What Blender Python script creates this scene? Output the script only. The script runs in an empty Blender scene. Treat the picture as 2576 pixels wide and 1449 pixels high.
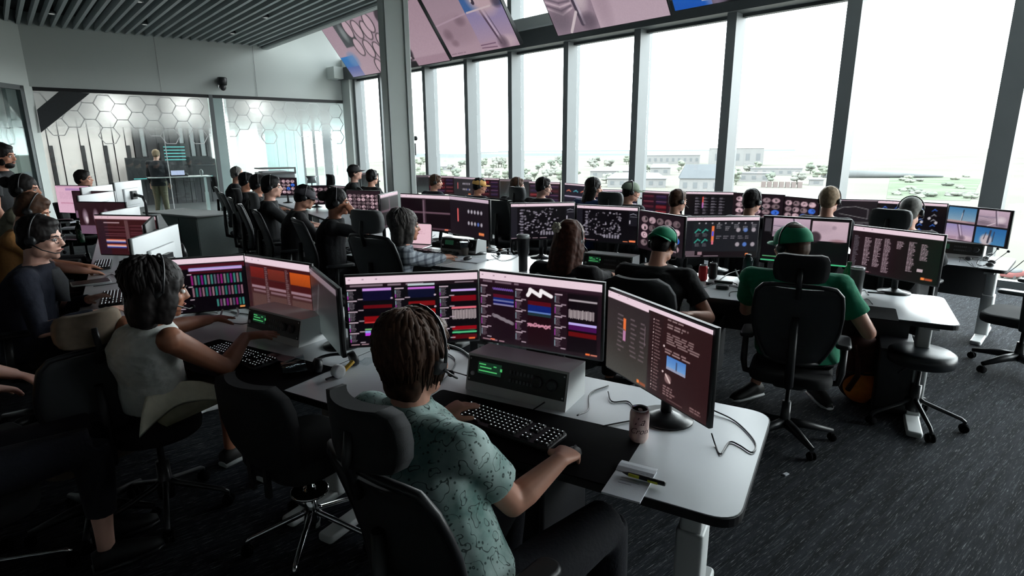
import bpy, math, random
import numpy as np
from mathutils import Vector, Matrix, Quaternion

SC = bpy.context.scene
COL = SC.collection
V = Vector

# ------------------------------------------------------------------ camera
FPX, CAM_H, PITCH, ROLL = 1450.0, 1.72, math.radians(13.6), math.radians(0.4)
_right = np.array([1, 0, 0.0])
_fwd = np.array([0, math.cos(PITCH), -math.sin(PITCH)])
_down = np.array([0, -math.sin(PITCH), -math.cos(PITCH)])
_R = _right * math.cos(ROLL) + _down * math.sin(ROLL)
_D = _down * math.cos(ROLL) - _right * math.sin(ROLL)
cam_d = bpy.data.cameras.new('camera')
cam = bpy.data.objects.new('camera', cam_d)
COL.objects.link(cam)
m = Matrix.Identity(4)
for i in range(3):
    m[i][0], m[i][1], m[i][2] = _R[i], -_D[i], -_fwd[i]
m[2][3] = CAM_H
cam.matrix_world = m
cam_d.sensor_fit = 'HORIZONTAL'
cam_d.sensor_width = 36
cam_d.lens = FPX / 2576 * 36
cam_d.clip_end = 6000
cam_d.clip_start = 0.05
SC.camera = cam

# ------------------------------------------------------------------ world, daylight, exposure
SKY = 13.5
w = bpy.data.worlds.new('overcast_sky'); SC.world = w
w.use_nodes = True
nt = w.node_tree
bg = nt.nodes['Background']
tc = nt.nodes.new('ShaderNodeTexCoord')
sp = nt.nodes.new('ShaderNodeSeparateXYZ')
rp = nt.nodes.new('ShaderNodeValToRGB')
rp.color_ramp.elements[0].position = 0.0
rp.color_ramp.elements[0].color = (0.93, 0.97, 0.98, 1)
rp.color_ramp.elements[1].position = 0.6
rp.color_ramp.elements[1].color = (0.86, 0.95, 1.0, 1)
nt.links.new(tc.outputs['Generated'], sp.inputs[0])
nt.links.new(sp.outputs['Z'], rp.inputs[0])
nt.links.new(rp.outputs[0], bg.inputs[0])
bg.inputs[1].default_value = SKY
vs = SC.view_settings
vs.view_transform = 'Standard'; vs.look = 'None'; vs.gamma = 1; vs.exposure = 0.0
vs.use_curve_mapping = False
SC.cycles.max_bounces = 6
SC.cycles.diffuse_bounces = 3
SC.cycles.glossy_bounces = 3
SC.cycles.transmission_bounces = 6
SC.cycles.transparent_max_bounces = 16
SC.cycles.caustics_reflective = False
SC.cycles.caustics_refractive = False
SC.cycles.sample_clamp_indirect = 4.0

def ray(x, y):
    a, b = (x - 1288) / FPX, (y - 724.5) / FPX
    v = _R * a + _D * b + _fwd
    return V(v)
def at(x, y, z):
    """point at height z that the photograph shows at pixel x, y"""
    d = ray(x, y); t = (z - CAM_H) / d.z
    return V((0, 0, CAM_H)) + d * t
def at_d(x, y, depth):
    return V((0, 0, CAM_H)) + ray(x, y) * depth
def on_plane(x, y, n, c):
    d = ray(x, y); n = V(n)
    return V((0, 0, CAM_H)) + d * ((c) / d.dot(n))

# ------------------------------------------------------------------ naming helpers
def tag(o, label=None, cat=None, group=None, kind=None):
    if label: o['label'] = label
    if cat: o['category'] = cat
    if group: o['group'] = group
    if kind: o['kind'] = kind
    return o
def thing(name, label, cat, loc=(0, 0, 0), rz=0, group=None):
    o = bpy.data.objects.new(name, None); COL.objects.link(o)
    o.location = loc; o.rotation_euler = (0, 0, rz)
    o.empty_display_size = 0.1
    return tag(o, label, cat, group)
def copy_tree(o, parent=None):
    c = o.copy(); COL.objects.link(c)
    if parent is not None: c.parent = parent
    for ch in list(o.children): copy_tree(ch, c)
    return c

# ------------------------------------------------------------------ mesh builder
class MB:
    def __init__(s): s.v = []; s.f = []; s.m = []; s.sm = []
    def add(s, vs, fs, mi=0, smooth=False):
        b = len(s.v); s.v += [tuple(p) for p in vs]
        for f in fs: s.f.append(tuple(i + b for i in f)); s.m.append(mi); s.sm.append(smooth)
        return s
    def box(s, c, d, rz=0, mi=0, mat=None):
        x, y, z = d[0] / 2, d[1] / 2, d[2] / 2
        P = [V((a, b, e)) for a in (-x, x) for b in (-y, y) for e in (-z, z)]
        R = mat if mat is not None else Matrix.Rotation(rz, 3, 'Z')
        c = V(c)
        P = [R @ p + c for p in P]
        return s.add(P, [(0, 1, 3, 2), (4, 6, 7, 5), (0, 4, 5, 1), (2, 3, 7, 6), (0, 2, 6, 4), (1, 5, 7, 3)], mi)
    def rbox(s, c, d, r, rz=0, mi=0, seg=3, mat=None, smooth=True, inset=None):
        """box with rounded vertical edges (plan) and a softened rim"""
        x, y, z = d[0] / 2, d[1] / 2, d[2] / 2
        r = min(r, x * .99, y * .99)
        e = inset if inset is not None else min(r * .5, z * .8)
        R = mat if mat is not None else Matrix.Rotation(rz, 3, 'Z'); c = V(c)
        def ring(k, zz):
            P = []
            for qx, qy, a0 in ((1, 1, 0), (-1, 1, 90), (-1, -1, 180), (1, -1, 270)):
                for i in range(seg + 1):
                    a = math.radians(a0 + 90 * i / seg)
                    P.append(R @ V((qx * (x - r) + (r - k) * math.cos(a), qy * (y - r) + (r - k) * math.sin(a), zz)) + c)
            return P
        rings = [ring(e, -z), ring(e * .3, -z + e * .3), ring(0, -z + e), ring(0, z - e), ring(e * .3, z - e * .3), ring(e, z)]
        return s.rings(rings, mi, smooth)
    def rings(s, rings, mi=0, smooth=True, cap=True, closed=True):
        n = len(rings[0]); b = len(s.v)
        for r in rings: s.v += [tuple(p) for p in r]
        for k in range(len(rings) - 1):
            for i in range(n if closed else n - 1):
                j = (i + 1) % n
                s.f.append((b + k * n + i, b + k * n + j, b + (k + 1) * n + j, b + (k + 1) * n + i)); s.m.append(mi); s.sm.append(smooth)
        if cap:
            s.f.append(tuple(b + i for i in reversed(range(n)))); s.m.append(mi); s.sm.append(False)
            t = b + (len(rings) - 1) * n
            s.f.append(tuple(t + i for i in range(n))); s.m.append(mi); s.sm.append(False)
        return s
    def tube(s, pts, r, n=8, mi=0, cap=True, smooth=True):
        pts = [V(p) for p in pts]
        rs = r if isinstance(r, (list, tuple)) else [r] * len(pts)
        prev = None; rings = []
        for i, p in enumerate(pts):
            t = (pts[min(i + 1, len(pts) - 1)] - pts[max(i - 1, 0)])
            t = t.normalized() if t.length > 1e-9 else V((0, 0, 1))
            if prev is None:
                a = V((0, 0, 1)) if abs(t.z) < .9 else V((1, 0, 0))
                u = t.cross(a).normalized()
            else:
                u = (prev - t * prev.dot(t))
                u = u.normalized() if u.length > 1e-6 else t.cross(V((0, 0, 1))).normalized()
            prev = u; w_ = t.cross(u)
            rings.append([p + (u * math.cos(2 * math.pi * k / n) + w_ * math.sin(2 * math.pi * k / n)) * rs[i] for k in range(n)])
        return s.rings(rings, mi, smooth, cap)
    def lathe(s, c, prof, n=24, mi=0, smooth=True, axis=None, mis=None):
        c = V(c)
        Q = V((0, 0, 1)).rotation_difference(V(axis)).to_matrix() if axis is not None else Matrix.Identity(3)
        rings = [[c + Q @ V((r * math.cos(2 * math.pi * k / n), r * math.sin(2 * math.pi * k / n), z)) for k in range(n)] for r, z in prof]
        if mis is None: return s.rings(rings, mi, smooth)
        for k in range(len(rings) - 1): s.rings(rings[k:k + 2], mis[k], smooth, cap=False)
        s.rings([rings[0], rings[0]], mis[0], False); s.rings([rings[-1], rings[-1]], mis[-1], False)
        return s
    def ell(s, c, r, frame=None, n=12, mi=0):
        c = V(c); F = frame if frame is not None else Matrix.Identity(3)
        rings = []
        for k in range(n // 2 + 1):
            a = math.pi * (k + .02) / (n // 2 + .04)
            rings.append([c + F @ V((r[0] * math.sin(a) * math.cos(2 * math.pi * i / n), r[1] * math.sin(a) * math.sin(2 * math.pi * i / n), -r[2] * math.cos(a))) for i in range(n)])
        return s.rings(rings, mi, True)
    def loft(s, secs, n=14, mi=0, smooth=True):
        """secs: (centre, side vector*rx, front vector*ry)"""
        rings = [[V(c) + V(a) * math.cos(2 * math.pi * k / n) + V(b) * math.sin(2 * math.pi * k / n) for k in range(n)] for c, a, b in secs]
        return s.rings(rings, mi, smooth)
    def poly(s, pts, z0, z1, mi_side=1, mi_top=0, mi_bot=1):
        n = len(pts); b = len(s.v)
        s.v += [(p[0], p[1], z0) for p in pts] + [(p[0], p[1], z1) for p in pts]
        for i in range(n):
            j = (i + 1) % n
            s.f.append((b + i, b + j, b + n + j, b + n + i)); s.m.append(mi_side); s.sm.append(False)
        s.f.append(tuple(b + n + i for i in range(n))); s.m.append(mi_top); s.sm.append(False)
        s.f.append(tuple(b + i for i in reversed(range(n)))); s.m.append(mi_bot); s.sm.append(False)
        return s
    def mesh(s, name, mats):
        me = bpy.data.meshes.new(name)
        me.from_pydata(s.v, [], s.f)
        for mt in (mats if isinstance(mats, (list, tuple)) else [mats]): me.materials.append(mt)
        me.polygons.foreach_set('material_index', s.m)
        me.polygons.foreach_set('use_smooth', s.sm)
        me.update()
        return me
    def obj(s, name, mats, parent=None, loc=None, kind=None):
        o = bpy.data.objects.new(name, s.mesh(name, mats)); COL.objects.link(o)
        if parent is not None: o.parent = parent
        if loc is not None: o.location = loc
        if kind: o['kind'] = kind
        return o
def link_mesh(name, me, parent=None, loc=None, rot=None):
    o = bpy.data.objects.new(name, me); COL.objects.link(o)
    if parent is not None: o.parent = parent
    if loc is not None: o.location = loc
    if rot is not None: o.rotation_euler = rot
    return o
def bez(pts, n=8):
    """smooth path through points (Catmull-Rom)"""
    P = [V(p) for p in pts]; P = [P[0] * 2 - P[1]] + P + [P[-1] * 2 - P[-2]]
    out = []
    for i in range(1, len(P) - 2):
        for k in range(n):
            t = k / n
            a, b, c, d = P[i - 1], P[i], P[i + 1], P[i + 2]
            out.append(0.5 * ((2 * b) + (c - a) * t + (2 * a - 5 * b + 4 * c - d) * t * t + (3 * b - a - 3 * c + d) * t ** 3))
    out.append(P[-2])
    return out
def rounded(pts, radii, seg=5):
    """plan polygon with rounded corners"""
    out = []; n = len(pts)
    for i in range(n):
        p, a, b = V(pts[i]).to_2d(), V(pts[i - 1]).to_2d(), V(pts[(i + 1) % n]).to_2d()
        r = radii[i]
        if r <= 0: out.append(p); continue
        u, v_ = (a - p).normalized(), (b - p).normalized()
        s0, s1 = p + u * r, p + v_ * r
        for k in range(seg + 1):
            t = k / seg
            out.append(s0 * (1 - t) ** 2 + p * 2 * t * (1 - t) + s1 * t * t)
    return out

# ------------------------------------------------------------------ materials
def lin(c):
    c = [x / 255 for x in c] if max(c) > 1.001 else list(c)
    return [x / 12.92 if x <= .04045 else ((x + .055) / 1.055) ** 2.4 for x in c]
_mats = {}
def mat(name, col, rough=.5, metal=0.0, spec=.5, emit=0, ecol=None, bump=0, bscale=200, var=0, vscale=30, coat=0):
    """procedural principled material; col is linear RGB"""
    if name in _mats: return _mats[name]
    mt = bpy.data.materials.new(name); mt.use_nodes = True
    nt = mt.node_tree; b = nt.nodes['Principled BSDF']
    b.inputs['Base Color'].default_value = (*col, 1)
    b.inputs['Roughness'].default_value = rough
    b.inputs['Metallic'].default_value = metal
    b.inputs['Specular IOR Level'].default_value = spec
    if coat: b.inputs['Coat Weight'].default_value = coat
    if emit:
        b.inputs['Emission Color'].default_value = (*(ecol or col), 1)
        b.inputs['Emission Strength'].default_value = emit
    if var or bump:
        tc = nt.nodes.new('ShaderNodeTexCoord')
        if var:
            n = nt.nodes.new('ShaderNodeTexNoise'); n.inputs['Scale'].default_value = vscale; n.inputs['Detail'].default_value = 3
            nt.links.new(tc.outputs['Object'], n.inputs['Vector'])
            r = nt.nodes.new('ShaderNodeValToRGB')
            r.color_ramp.elements[0].position = .3; r.color_ramp.elements[1].position = .7
            r.color_ramp.elements[0].color = (*[x * (1 - var) for x in col], 1)
            r.color_ramp.elements[1].color = (*[min(1, x * (1 + var)) for x in col], 1)
            nt.links.new(n.outputs['Fac'], r.inputs[0]); nt.links.new(r.outputs[0], b.inputs['Base Color'])
        if bump:
            n = nt.nodes.new('ShaderNodeTexNoise'); n.inputs['Scale'].default_value = bscale
            nt.links.new(tc.outputs['Object'], n.inputs['Vector'])
            bp = nt.nodes.new('ShaderNodeBump'); bp.inputs['Strength'].default_value = bump; bp.inputs['Distance'].default_value = .01
            nt.links.new(n.outputs['Fac'], bp.inputs['Height']); nt.links.new(bp.outputs[0], b.inputs['Normal'])
    _mats[name] = mt
    return mt
def glass_mat(name, tint, refl=1.0, ior=1.45):
    mt = bpy.data.materials.new(name); mt.use_nodes = True
    nt = mt.node_tree
    for n in list(nt.nodes): nt.nodes.remove(n)
    out = nt.nodes.new('ShaderNodeOutputMaterial')
    tr = nt.nodes.new('ShaderNodeBsdfTransparent'); tr.inputs[0].default_value = (*tint, 1)
    gl = nt.nodes.new('ShaderNodeBsdfGlossy'); gl.inputs['Roughness'].default_value = .02
    gl.inputs[0].default_value = (refl, refl, refl, 1)
    lw = nt.nodes.new('ShaderNodeLayerWeight'); lw.inputs['Blend'].default_value = .5
    pw = nt.nodes.new('ShaderNodeMath'); pw.operation = 'POWER'; pw.inputs[1].default_value = 4.5
    nt.links.new(lw.outputs['Facing'], pw.inputs[0])
    fr = nt.nodes.new('ShaderNodeMapRange'); fr.inputs[3].default_value = (ior - 1) ** 2 / (ior + 1) ** 2; fr.inputs[4].default_value = .9
    nt.links.new(pw.outputs[0], fr.inputs[0])
    mx = nt.nodes.new('ShaderNodeMixShader')
    nt.links.new(fr.outputs[0], mx.inputs[0]); nt.links.new(tr.outputs[0], mx.inputs[1]); nt.links.new(gl.outputs[0], mx.inputs[2])
    nt.links.new(mx.outputs[0], out.inputs[0])
    return mt
G_ = lambda v, t=0: (v * (1 - t), v, v * (1 + t * .6))
M = dict(
    wall=mat('painted_wall', (.64, .68, .66), .75, bump=.03, bscale=300),
    wall_dark=mat('back_wall_paint', (.30, .31, .31), .8, bump=.03),
    ceil=mat('ceiling_paint', (.62, .66, .66), .8, bump=.02),
    slat=mat('ceiling_baffle', (.46, .50, .515), .4, metal=.1, var=.05),
    plenum=mat('dark_plenum', (.035, .04, .042), .9, var=.1),
    mull=mat('mullion_aluminium', (.125, .138, .142), .5, var=.03, vscale=4),
    beam=mat('transom_dark', (.06, .068, .072), .5, var=.08, vscale=4),
    tan=mat('tan_lit_mesh', (.20, .15, .105), .8, bump=.3, bscale=1200, var=.1),  # black chair mesh; the light that turns it tan is put into the colour
    white=mat('white_powder_coat', (.68, .70, .70), .4, bump=.02),
    desk=mat('white_laminate', (.67, .70, .73), .26, var=.01, vscale=9, spec=.5),
    edge=mat('black_edge_band', (.010, .010, .012), .5, var=.1),
    black=mat('black_plastic', (.012, .013, .015), .42, bump=.05, bscale=400),
    satin=mat('satin_black', (.02, .021, .023), .3, var=.1),
    fabric=mat('black_upholstery', (.011, .012, .014), .85, bump=.25, bscale=900),
    vinyl=mat('black_vinyl', (.022, .026, .030), .33, bump=.12, bscale=500),
    meshf=mat('dark_mesh_fabric', (.040, .043, .046), .7, bump=.3, bscale=1200),
    greyp=mat('grey_plastic', (.10, .11, .115), .4, var=.05),
    chrome=mat('chrome', (.75, .76, .78), .08, metal=1, var=.03),
    silver=mat('silver_metal', (.55, .56, .57), .28, metal=1, var=.04),
    wcable=mat('white_cable', (.72, .74, .75), .45, var=.03),
    rubber=mat('rubber_black', (.005, .005, .006), .9, var=.1, spec=.06),
    pcblack=mat('computer_case', (.010, .010, .012), .4, var=.15),
    led=mat('white_indicator', (.9, .95, 1), .5, emit=1.0, var=.02),
    green_led=mat('green_display', (.05, .5, .12), .4, emit=.55, ecol=(.12, .75, .22), var=.3, vscale=120),
    keylight=mat('key_legend', (.8, .9, .95), .5, emit=1.1, var=.02),
    paper=mat('paper_white', (.62, .65, .70), .7, bump=.05, var=.03),
    cream=mat('cream_cloth', (.80, .75, .60), .85, bump=.2, bscale=90, var=.06),
    floor2=mat('back_room_floor', (.06, .062, .064), .5, var=.25, vscale=3),
)
M['glass'] = glass_mat('window_glass', (.955, .97, .963), .9)
M['glass2'] = glass_mat('partition_glass', (.86, .93, .92), 1.0, 1.6)
M['cupclear'] = glass_mat('clear_plastic', (.80, .84, .86), 1.0, 1.5)

def carpet():
    mt = bpy.data.materials.new('streaked_carpet'); mt.use_nodes = True
    nt = mt.node_tree; b = nt.nodes['Principled BSDF']; b.inputs['Roughness'].default_value = .95
    b.inputs['Specular IOR Level'].default_value = .15
    tc = nt.nodes.new('ShaderNodeTexCoord')
    def streak(scale, sx, sy, lo, hi, rot=38.5):
        mp = nt.nodes.new('ShaderNodeMapping'); mp.vector_type = 'TEXTURE'
        mp.inputs['Rotation'].default_value = (0, 0, math.radians(rot))
        mp.inputs['Scale'].default_value = (sx, sy, 1)
        nt.links.new(tc.outputs['Object'], mp.inputs[0])
        n = nt.nodes.new('ShaderNodeTexNoise'); n.inputs['Scale'].default_value = scale; n.inputs['Detail'].default_value = 4; n.inputs['Roughness'].default_value = .65
        nt.links.new(mp.outputs[0], n.inputs['Vector'])
        r = nt.nodes.new('ShaderNodeMapRange'); r.inputs[1].default_value = lo; r.inputs[2].default_value = hi
        nt.links.new(n.outputs['Fac'], r.inputs[0])
        return r.outputs[0]
    def mix(f, a, c):
        x = nt.nodes.new('ShaderNodeMix'); x.data_type = 'RGBA'
        nt.links.new(f, x.inputs[0])
        for s, val in ((x.inputs[6], a), (x.inputs[7], c)):
            if isinstance(val, tuple): s.default_value = (*val, 1)
            else: nt.links.new(val, s)
        return x.outputs[2]
    base = mix(streak(6, 3.0, .30, .38, .62), (.007, .0085, .011), (.026, .030, .037))
    dash = mix(streak(20, 4.0, .22, .56, .70), base, (.085, .095, .105))
    fine = mix(streak(62, 4.6, .30, .58, .68), dash, (.23, .24, .25))
    nt.links.new(fine, b.inputs['Base Color'])
    n = nt.nodes.new('ShaderNodeTexNoise'); n.inputs['Scale'].default_value = 260
    nt.links.new(tc.outputs['Object'], n.inputs['Vector'])
    bp = nt.nodes.new('ShaderNodeBump'); bp.inputs['Strength'].default_value = .5; bp.inputs['Distance'].default_value = .006
    nt.links.new(n.outputs['Fac'], bp.inputs['Height']); nt.links.new(bp.outputs[0], b.inputs['Normal'])
    return mt
M['carpet'] = carpet()
# ------------------------------------------------------------------ room shell
A = V((-4.85, 18.09, 0)); Wd = V((.703, -.711, 0)); NW = V((.711, .703, 0))
Gd = V((-.8, -.6, 0)); NG = V((-.6, .8, 0)); B = A + Gd * 7.42
E0 = V((-6.71, 16.71, 0)); Ed = V((.66, -.751, 0)).normalized()
LWd = V((.07, -.9975, 0))
YW = math.atan2(Wd.y, Wd.x); YG = math.atan2(Gd.y, Gd.x); YE = math.atan2(Ed.y, Ed.x); YL = math.atan2(LWd.y, LWd.x)
UP = V((0, 0, 1))
WIN_C = 9.38
def struct(name, mb, mats, parent=None):
    o = mb.obj(name, mats, parent)
    o['kind'] = 'structure'
    return o
WEND = A + Wd * 19.4
floor_pts = [A.to_2d(), WEND.to_2d(), (4.6, -4.2), (-9.5, -4.2), B.to_2d()]
struct('floor', MB().poly(floor_pts[::-1], -.12, 0, 0, 0, 0), [M['carpet']])

# ---- window wall
WS = []
for x in (1088, 1192, 1301, 1438, 1611, 1834, 2119, 2512):
    p = on_plane(x, 300, NW, WIN_C); WS.append((p.to_2d() - A.to_2d()).dot(Wd.to_2d()))
WWID = [.12, .12, .12, .12, .13, .15, .18, .22]
WDEP = [.28, .28, .28, .28, .30, .32, .36, .38]
mul = [(0.45, .12, .2), (1.8, .1, .2)] + list(zip(WS, WWID, WDEP))
s_ = WS[-1]
while s_ + 1.62 < 19.4:
    s_ += 1.62; mul.append((s_, .18, .34))
W0 = A + NW * (WIN_C - A.dot(NW))
bottom, top_, roof = 0.0, 3.70, 5.7
for i, (s, wd, dp) in enumerate(mul):
    s_next = mul[i + 1][0] if i + 1 < len(mul) else 19.4
    wr = bpy.data.objects.new('window_%d' % (i + 1), None); COL.objects.link(wr); wr['kind'] = 'structure'
    p = W0 + Wd * s
    q = p + Wd * (wd / 2) - NW * (dp / 2) + UP * (roof / 2)
    mb = MB().box(q, (wd, dp, roof), YW)
    mb.box(q + NW * (dp / 2 + .06) + Wd * 0, (wd * .5, .14, roof), YW)
    mb.obj('mullion', M['mull'], wr)
    a = s + wd; ln = s_next - a
    c = W0 + Wd * (a + ln / 2)
    MB().box(c + UP * (top_ / 2), (ln, .012, top_), YW).obj('glass_pane', M['glass'], wr)
    MB().box(c + UP * ((top_ + .6 + roof) / 2), (ln, .012, roof - top_ - .6), YW).obj('upper_pane', M['glass'], wr)
    MB().box(c + UP * .04 - NW * .04, (ln, .14, .08), YW).obj('sill', M['mull'], wr)
struct('trim_1', MB().box(W0 + Wd * 9.7 + UP * 3.86 - NW * .2, (19.4, .44, .32), YW).box(W0 + Wd * 9.7 + UP * 3.68 - NW * .06, (19.4, .12, .05), YW), [M['beam']])
struct('trim_2', MB().box(W0 + Wd * 9.7 + UP * 4.16 - NW * .12, (19.4, .28, .28), YW), [M['white']])
struct('trim_3', MB().box(W0 + Wd * 9.7 + UP * 4.035 - NW * .41, (19.4, .03, .03), YW), [M['white']])

# ---- ceilings
hi = [(W0 + NW * .3), (W0 + Wd * 19.6 + NW * .3), V((4.6, -4.2, 0)), V((3.2, 5.5, 0)), E0 + NG * .2]
e_end = E0 + Ed * 21
hi = [A + NW * .4, WEND + NW * .4, e_end + NW * .2, E0 + NG * .3]
struct('ceiling', MB().poly([p.to_2d() for p in hi], roof, roof + .15, 0, 0, 0), [M['ceil']])
struct('trim_4', MB().box(E0 + Ed * 10.5 + UP * 5.05 + NW * .05, (21, .10, 1.36), YE).box(E0 + Ed * 10.5 + UP * 4.40 + NW * .05, (21, .16, .05), YE), [M['ceil']])
low = [E0 + NG * .2, e_end, V((4.6, -4.4, 0)), V((-11.5, -4.4, 0)), B + NG * .2 + Gd * .5]
plen = struct('ceiling_lower', MB().poly([p.to_2d() for p in low], 4.72, 4.86, 0, 0, 0), [M['plenum']])
def hit_left(p):
    # distance along -? from p to the left wall line (through B along LWd), moving along Ed
    n = V((LWd.y, -LWd.x, 0))
    return (B - p).dot(n) / Ed.dot(n)
slm = None
for k in range(0, 44):
    p = E0 + Gd * (.10 + .2 * k) + UP * 4.52
    s0 = 0.02
    if k > 24: s0 = max(0.02, hit_left(p) + .02)
    L = 19 - s0
    mb = MB().box(p + Ed * (s0 + L / 2), (L, .05, .15), YE).box(p + Ed * (s0 + L / 2) - UP * .078, (L, .062, .012), YE)
    mb.obj('ceiling_baffle', M['slat'], plen)
for x, y in [(130, 35), (365, 62), (585, 85), (670, 45), (350, 5)]:
    p = at(x, y, 4.44)
    t = thing('downlight', {130: 'small ceiling downlight nearest the left wall', 365: 'small ceiling downlight above the leftmost glass pane', 585: 'ceiling downlight above the camera on the back wall', 670: 'ceiling downlight nearest the edge of the slatted ceiling', 350: 'ceiling downlight at the top edge, in front of the others'}[x], 'light', p)
    MB().lathe((0, 0, 0), [(.075, 0), (.075, .05), (.05, .06), (.05, .2)], 16).obj('housing', M['greyp'], t)
    MB().lathe((0, 0, 0), [(.05, -.002), (.05, -.001)], 16).obj('lens', mat('downlight_lens', (.6, .62, .6), .3, emit=.45, var=.02), t)

# ---- walls that close the room
def wall(name, p0, p1, z0, z1, mt, th=.15, side=1):
    d = (p1 - p0); L = d.length; yaw = math.atan2(d.y, d.x); n = V((-d.y, d.x, 0)).normalized() * side
    return struct(name, MB().box((p0 + p1) / 2 + UP * ((z0 + z1) / 2) + n * th / 2, (L, th, z1 - z0), yaw), [mt])
wall('wall_back_upper', A, B, 3.14, 4.72, M['wall'], side=-1)
wall('wall_back_gable', A + Wd * 0, E0 + Gd * .3, 4.72, roof, M['wall'], side=-1)
for j, px in enumerate((397, 640)):
    p = on_plane(px, 170, NG, 17.37 - .003); p.z = 0
    struct('trim_%d' % (5 + j), MB().box(p + UP * 3.8, (.006, .004, 1.3), YG), [M['greyp']])
RW = (V((4.6, -4.2, 0)) - WEND).normalized()
wall('wall_right', WEND + RW * 3.4, V((4.6, -4.2, 0)), 0, roof, M['wall_dark'], side=1)
wall('wall_right_upper', WEND, WEND + RW * 3.4, top_, roof, M['wall_dark'], side=1)
rw_ = bpy.data.objects.new('window_22', None); COL.objects.link(rw_); rw_['kind'] = 'structure'
YR = math.atan2(RW.y, RW.x)
for k in range(3): MB().box(WEND + RW * (.1 + 1.6 * k) + UP * top_ / 2, (.12, .28, top_), YR).obj('mullion', M['mull'], rw_)
for k in range(2): MB().box(WEND + RW * (.9 + 1.6 * k) + UP * top_ / 2, (1.48, .012, top_), YR).obj('glass_pane', M['glass'], rw_)
wall('wall_behind', V((4.6, -4.2, 0)), V((-9.5, -4.2, 0)), 0, roof, M['wall_dark'], side=1)
LW_END = V((-9.5, -4.2, 0))
lw1 = B + LWd * 5.5
wall('wall_left_upper', B, lw1, 3.14, 4.72, M['wall'], side=-1)
wall('wall_left_rear', lw1, LW_END, 0, 4.72, M['wall_dark'], side=-1)
# corner end of the window wall
struct('wall_corner', MB().box(A + Wd * .22 + UP * 1.85 - NW * .05, (.44, .3, 3.7), YW).box(A + Wd * .1 + UP * 3.87 - NW * .35, (.5, .5, .32), YW), [M['wall']])

# ---- glazed partition in the back wall
FZ = 3.14
fr = M['edge']
def gpt(px, py, off=0): return on_plane(px, py, NG, 17.37 + off)
def gs(px): return (gpt(px, 400).to_2d() - A.to_2d()).dot(Gd.to_2d())
sR, sDr, sDl, sJ, sL = gs(884), gs(577), gs(543), gs(421), gs(88)
sR = .06
part_w = bpy.data.objects.new('window_20', None); COL.objects.link(part_w); part_w['kind'] = 'structure'
mb = MB()
mb.box(A + Gd * ((sR + sL) / 2) + UP * (FZ - .04), (sL - sR, .09, .08), YG)
for s in (sR, sL): mb.box(A + Gd * s + UP * FZ / 2, (.07, .09, FZ), YG)
mb.box(A + Gd * ((sDl + sL) / 2) + UP * .03, (sL - sDl, .09, .06), YG)
mb.box(A + Gd * ((sDr + sR) / 2) + UP * .03, (sDr - sR, .09, .06), YG)
mb.obj('frame', fr, part_w)
MB().box(A + Gd * ((sDl + sDr) / 2) + UP * FZ / 2 + NG * .05, (abs(sDl - sDr), .16, FZ), YG).obj('door_jamb', mat('jamb_paint', (.30, .40, .39), .3, var=.06, vscale=2), part_w)
MB().box(A + Gd * (sDl - .05) + UP * FZ / 2 - NG * .04, (.09, .05, FZ), YG).obj('jamb_edge', M['mull'], part_w)
for a, b_ in ((sR + .04, sDr - .01), (sDl + .01, sJ - .01), (sJ + .01, sL - .04)):
    MB().box(A + Gd * ((a + b_) / 2) + UP * (FZ / 2), (abs(b_ - a), .012, FZ - .12), YG).obj('glass_pane', M['glass2'], part_w)
MB().box(A + Gd * sJ + UP * FZ / 2, (.018, .02, FZ - .1), YG).obj('glass_joint', M['white'], part_w)
MB().box(A + Gd * (sL + .17) + UP * FZ / 2, (.20, .12, FZ), YG).obj('side_casing', M['wall'], part_w)

def film_mat():
    mt = bpy.data.materials.new('frosted_gradient_film'); mt.use_nodes = True
    nt = mt.node_tree
    for n in list(nt.nodes): nt.nodes.remove(n)
    out = nt.nodes.new('ShaderNodeOutputMaterial'); tc = nt.nodes.new('ShaderNodeTexCoord')
    sp = nt.nodes.new('ShaderNodeSeparateXYZ'); nt.links.new(tc.outputs['Object'], sp.inputs[0])
    mr = nt.nodes.new('ShaderNodeMapRange'); mr.inputs[1].default_value = 1.9; mr.inputs[2].default_value = 2.8
    mr.inputs[3].default_value = 0; mr.inputs[4].default_value = .8; mr.interpolation_type = 'SMOOTHSTEP'
    nt.links.new(sp.outputs['Z'], mr.inputs[0])
    tr = nt.nodes.new('ShaderNodeBsdfTransparent'); tl = nt.nodes.new('ShaderNodeBsdfTranslucent'); tl.inputs[0].default_value = (.8, .78, .78, 1)
    df = nt.nodes.new('ShaderNodeBsdfDiffuse'); df.inputs[0].default_value = (.6, .6, .6, 1)
    m1 = nt.nodes.new('ShaderNodeMixShader'); m1.inputs[0].default_value = .35
    nt.links.new(tl.outputs[0], m1.inputs[1]); nt.links.new(df.outputs[0], m1.inputs[2])
    m2 = nt.nodes.new('ShaderNodeMixShader'); nt.links.new(mr.outputs[0], m2.inputs[0])
    nt.links.new(tr.outputs[0], m2.inputs[1]); nt.links.new(m1.outputs[0], m2.inputs[2])
    nt.links.new(m2.outputs[0], out.inputs[0])
    return mt
fm = film_mat()
hexm = mat('white_film_line', (.75, .75, .75), .6, emit=0, var=.02)
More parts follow.
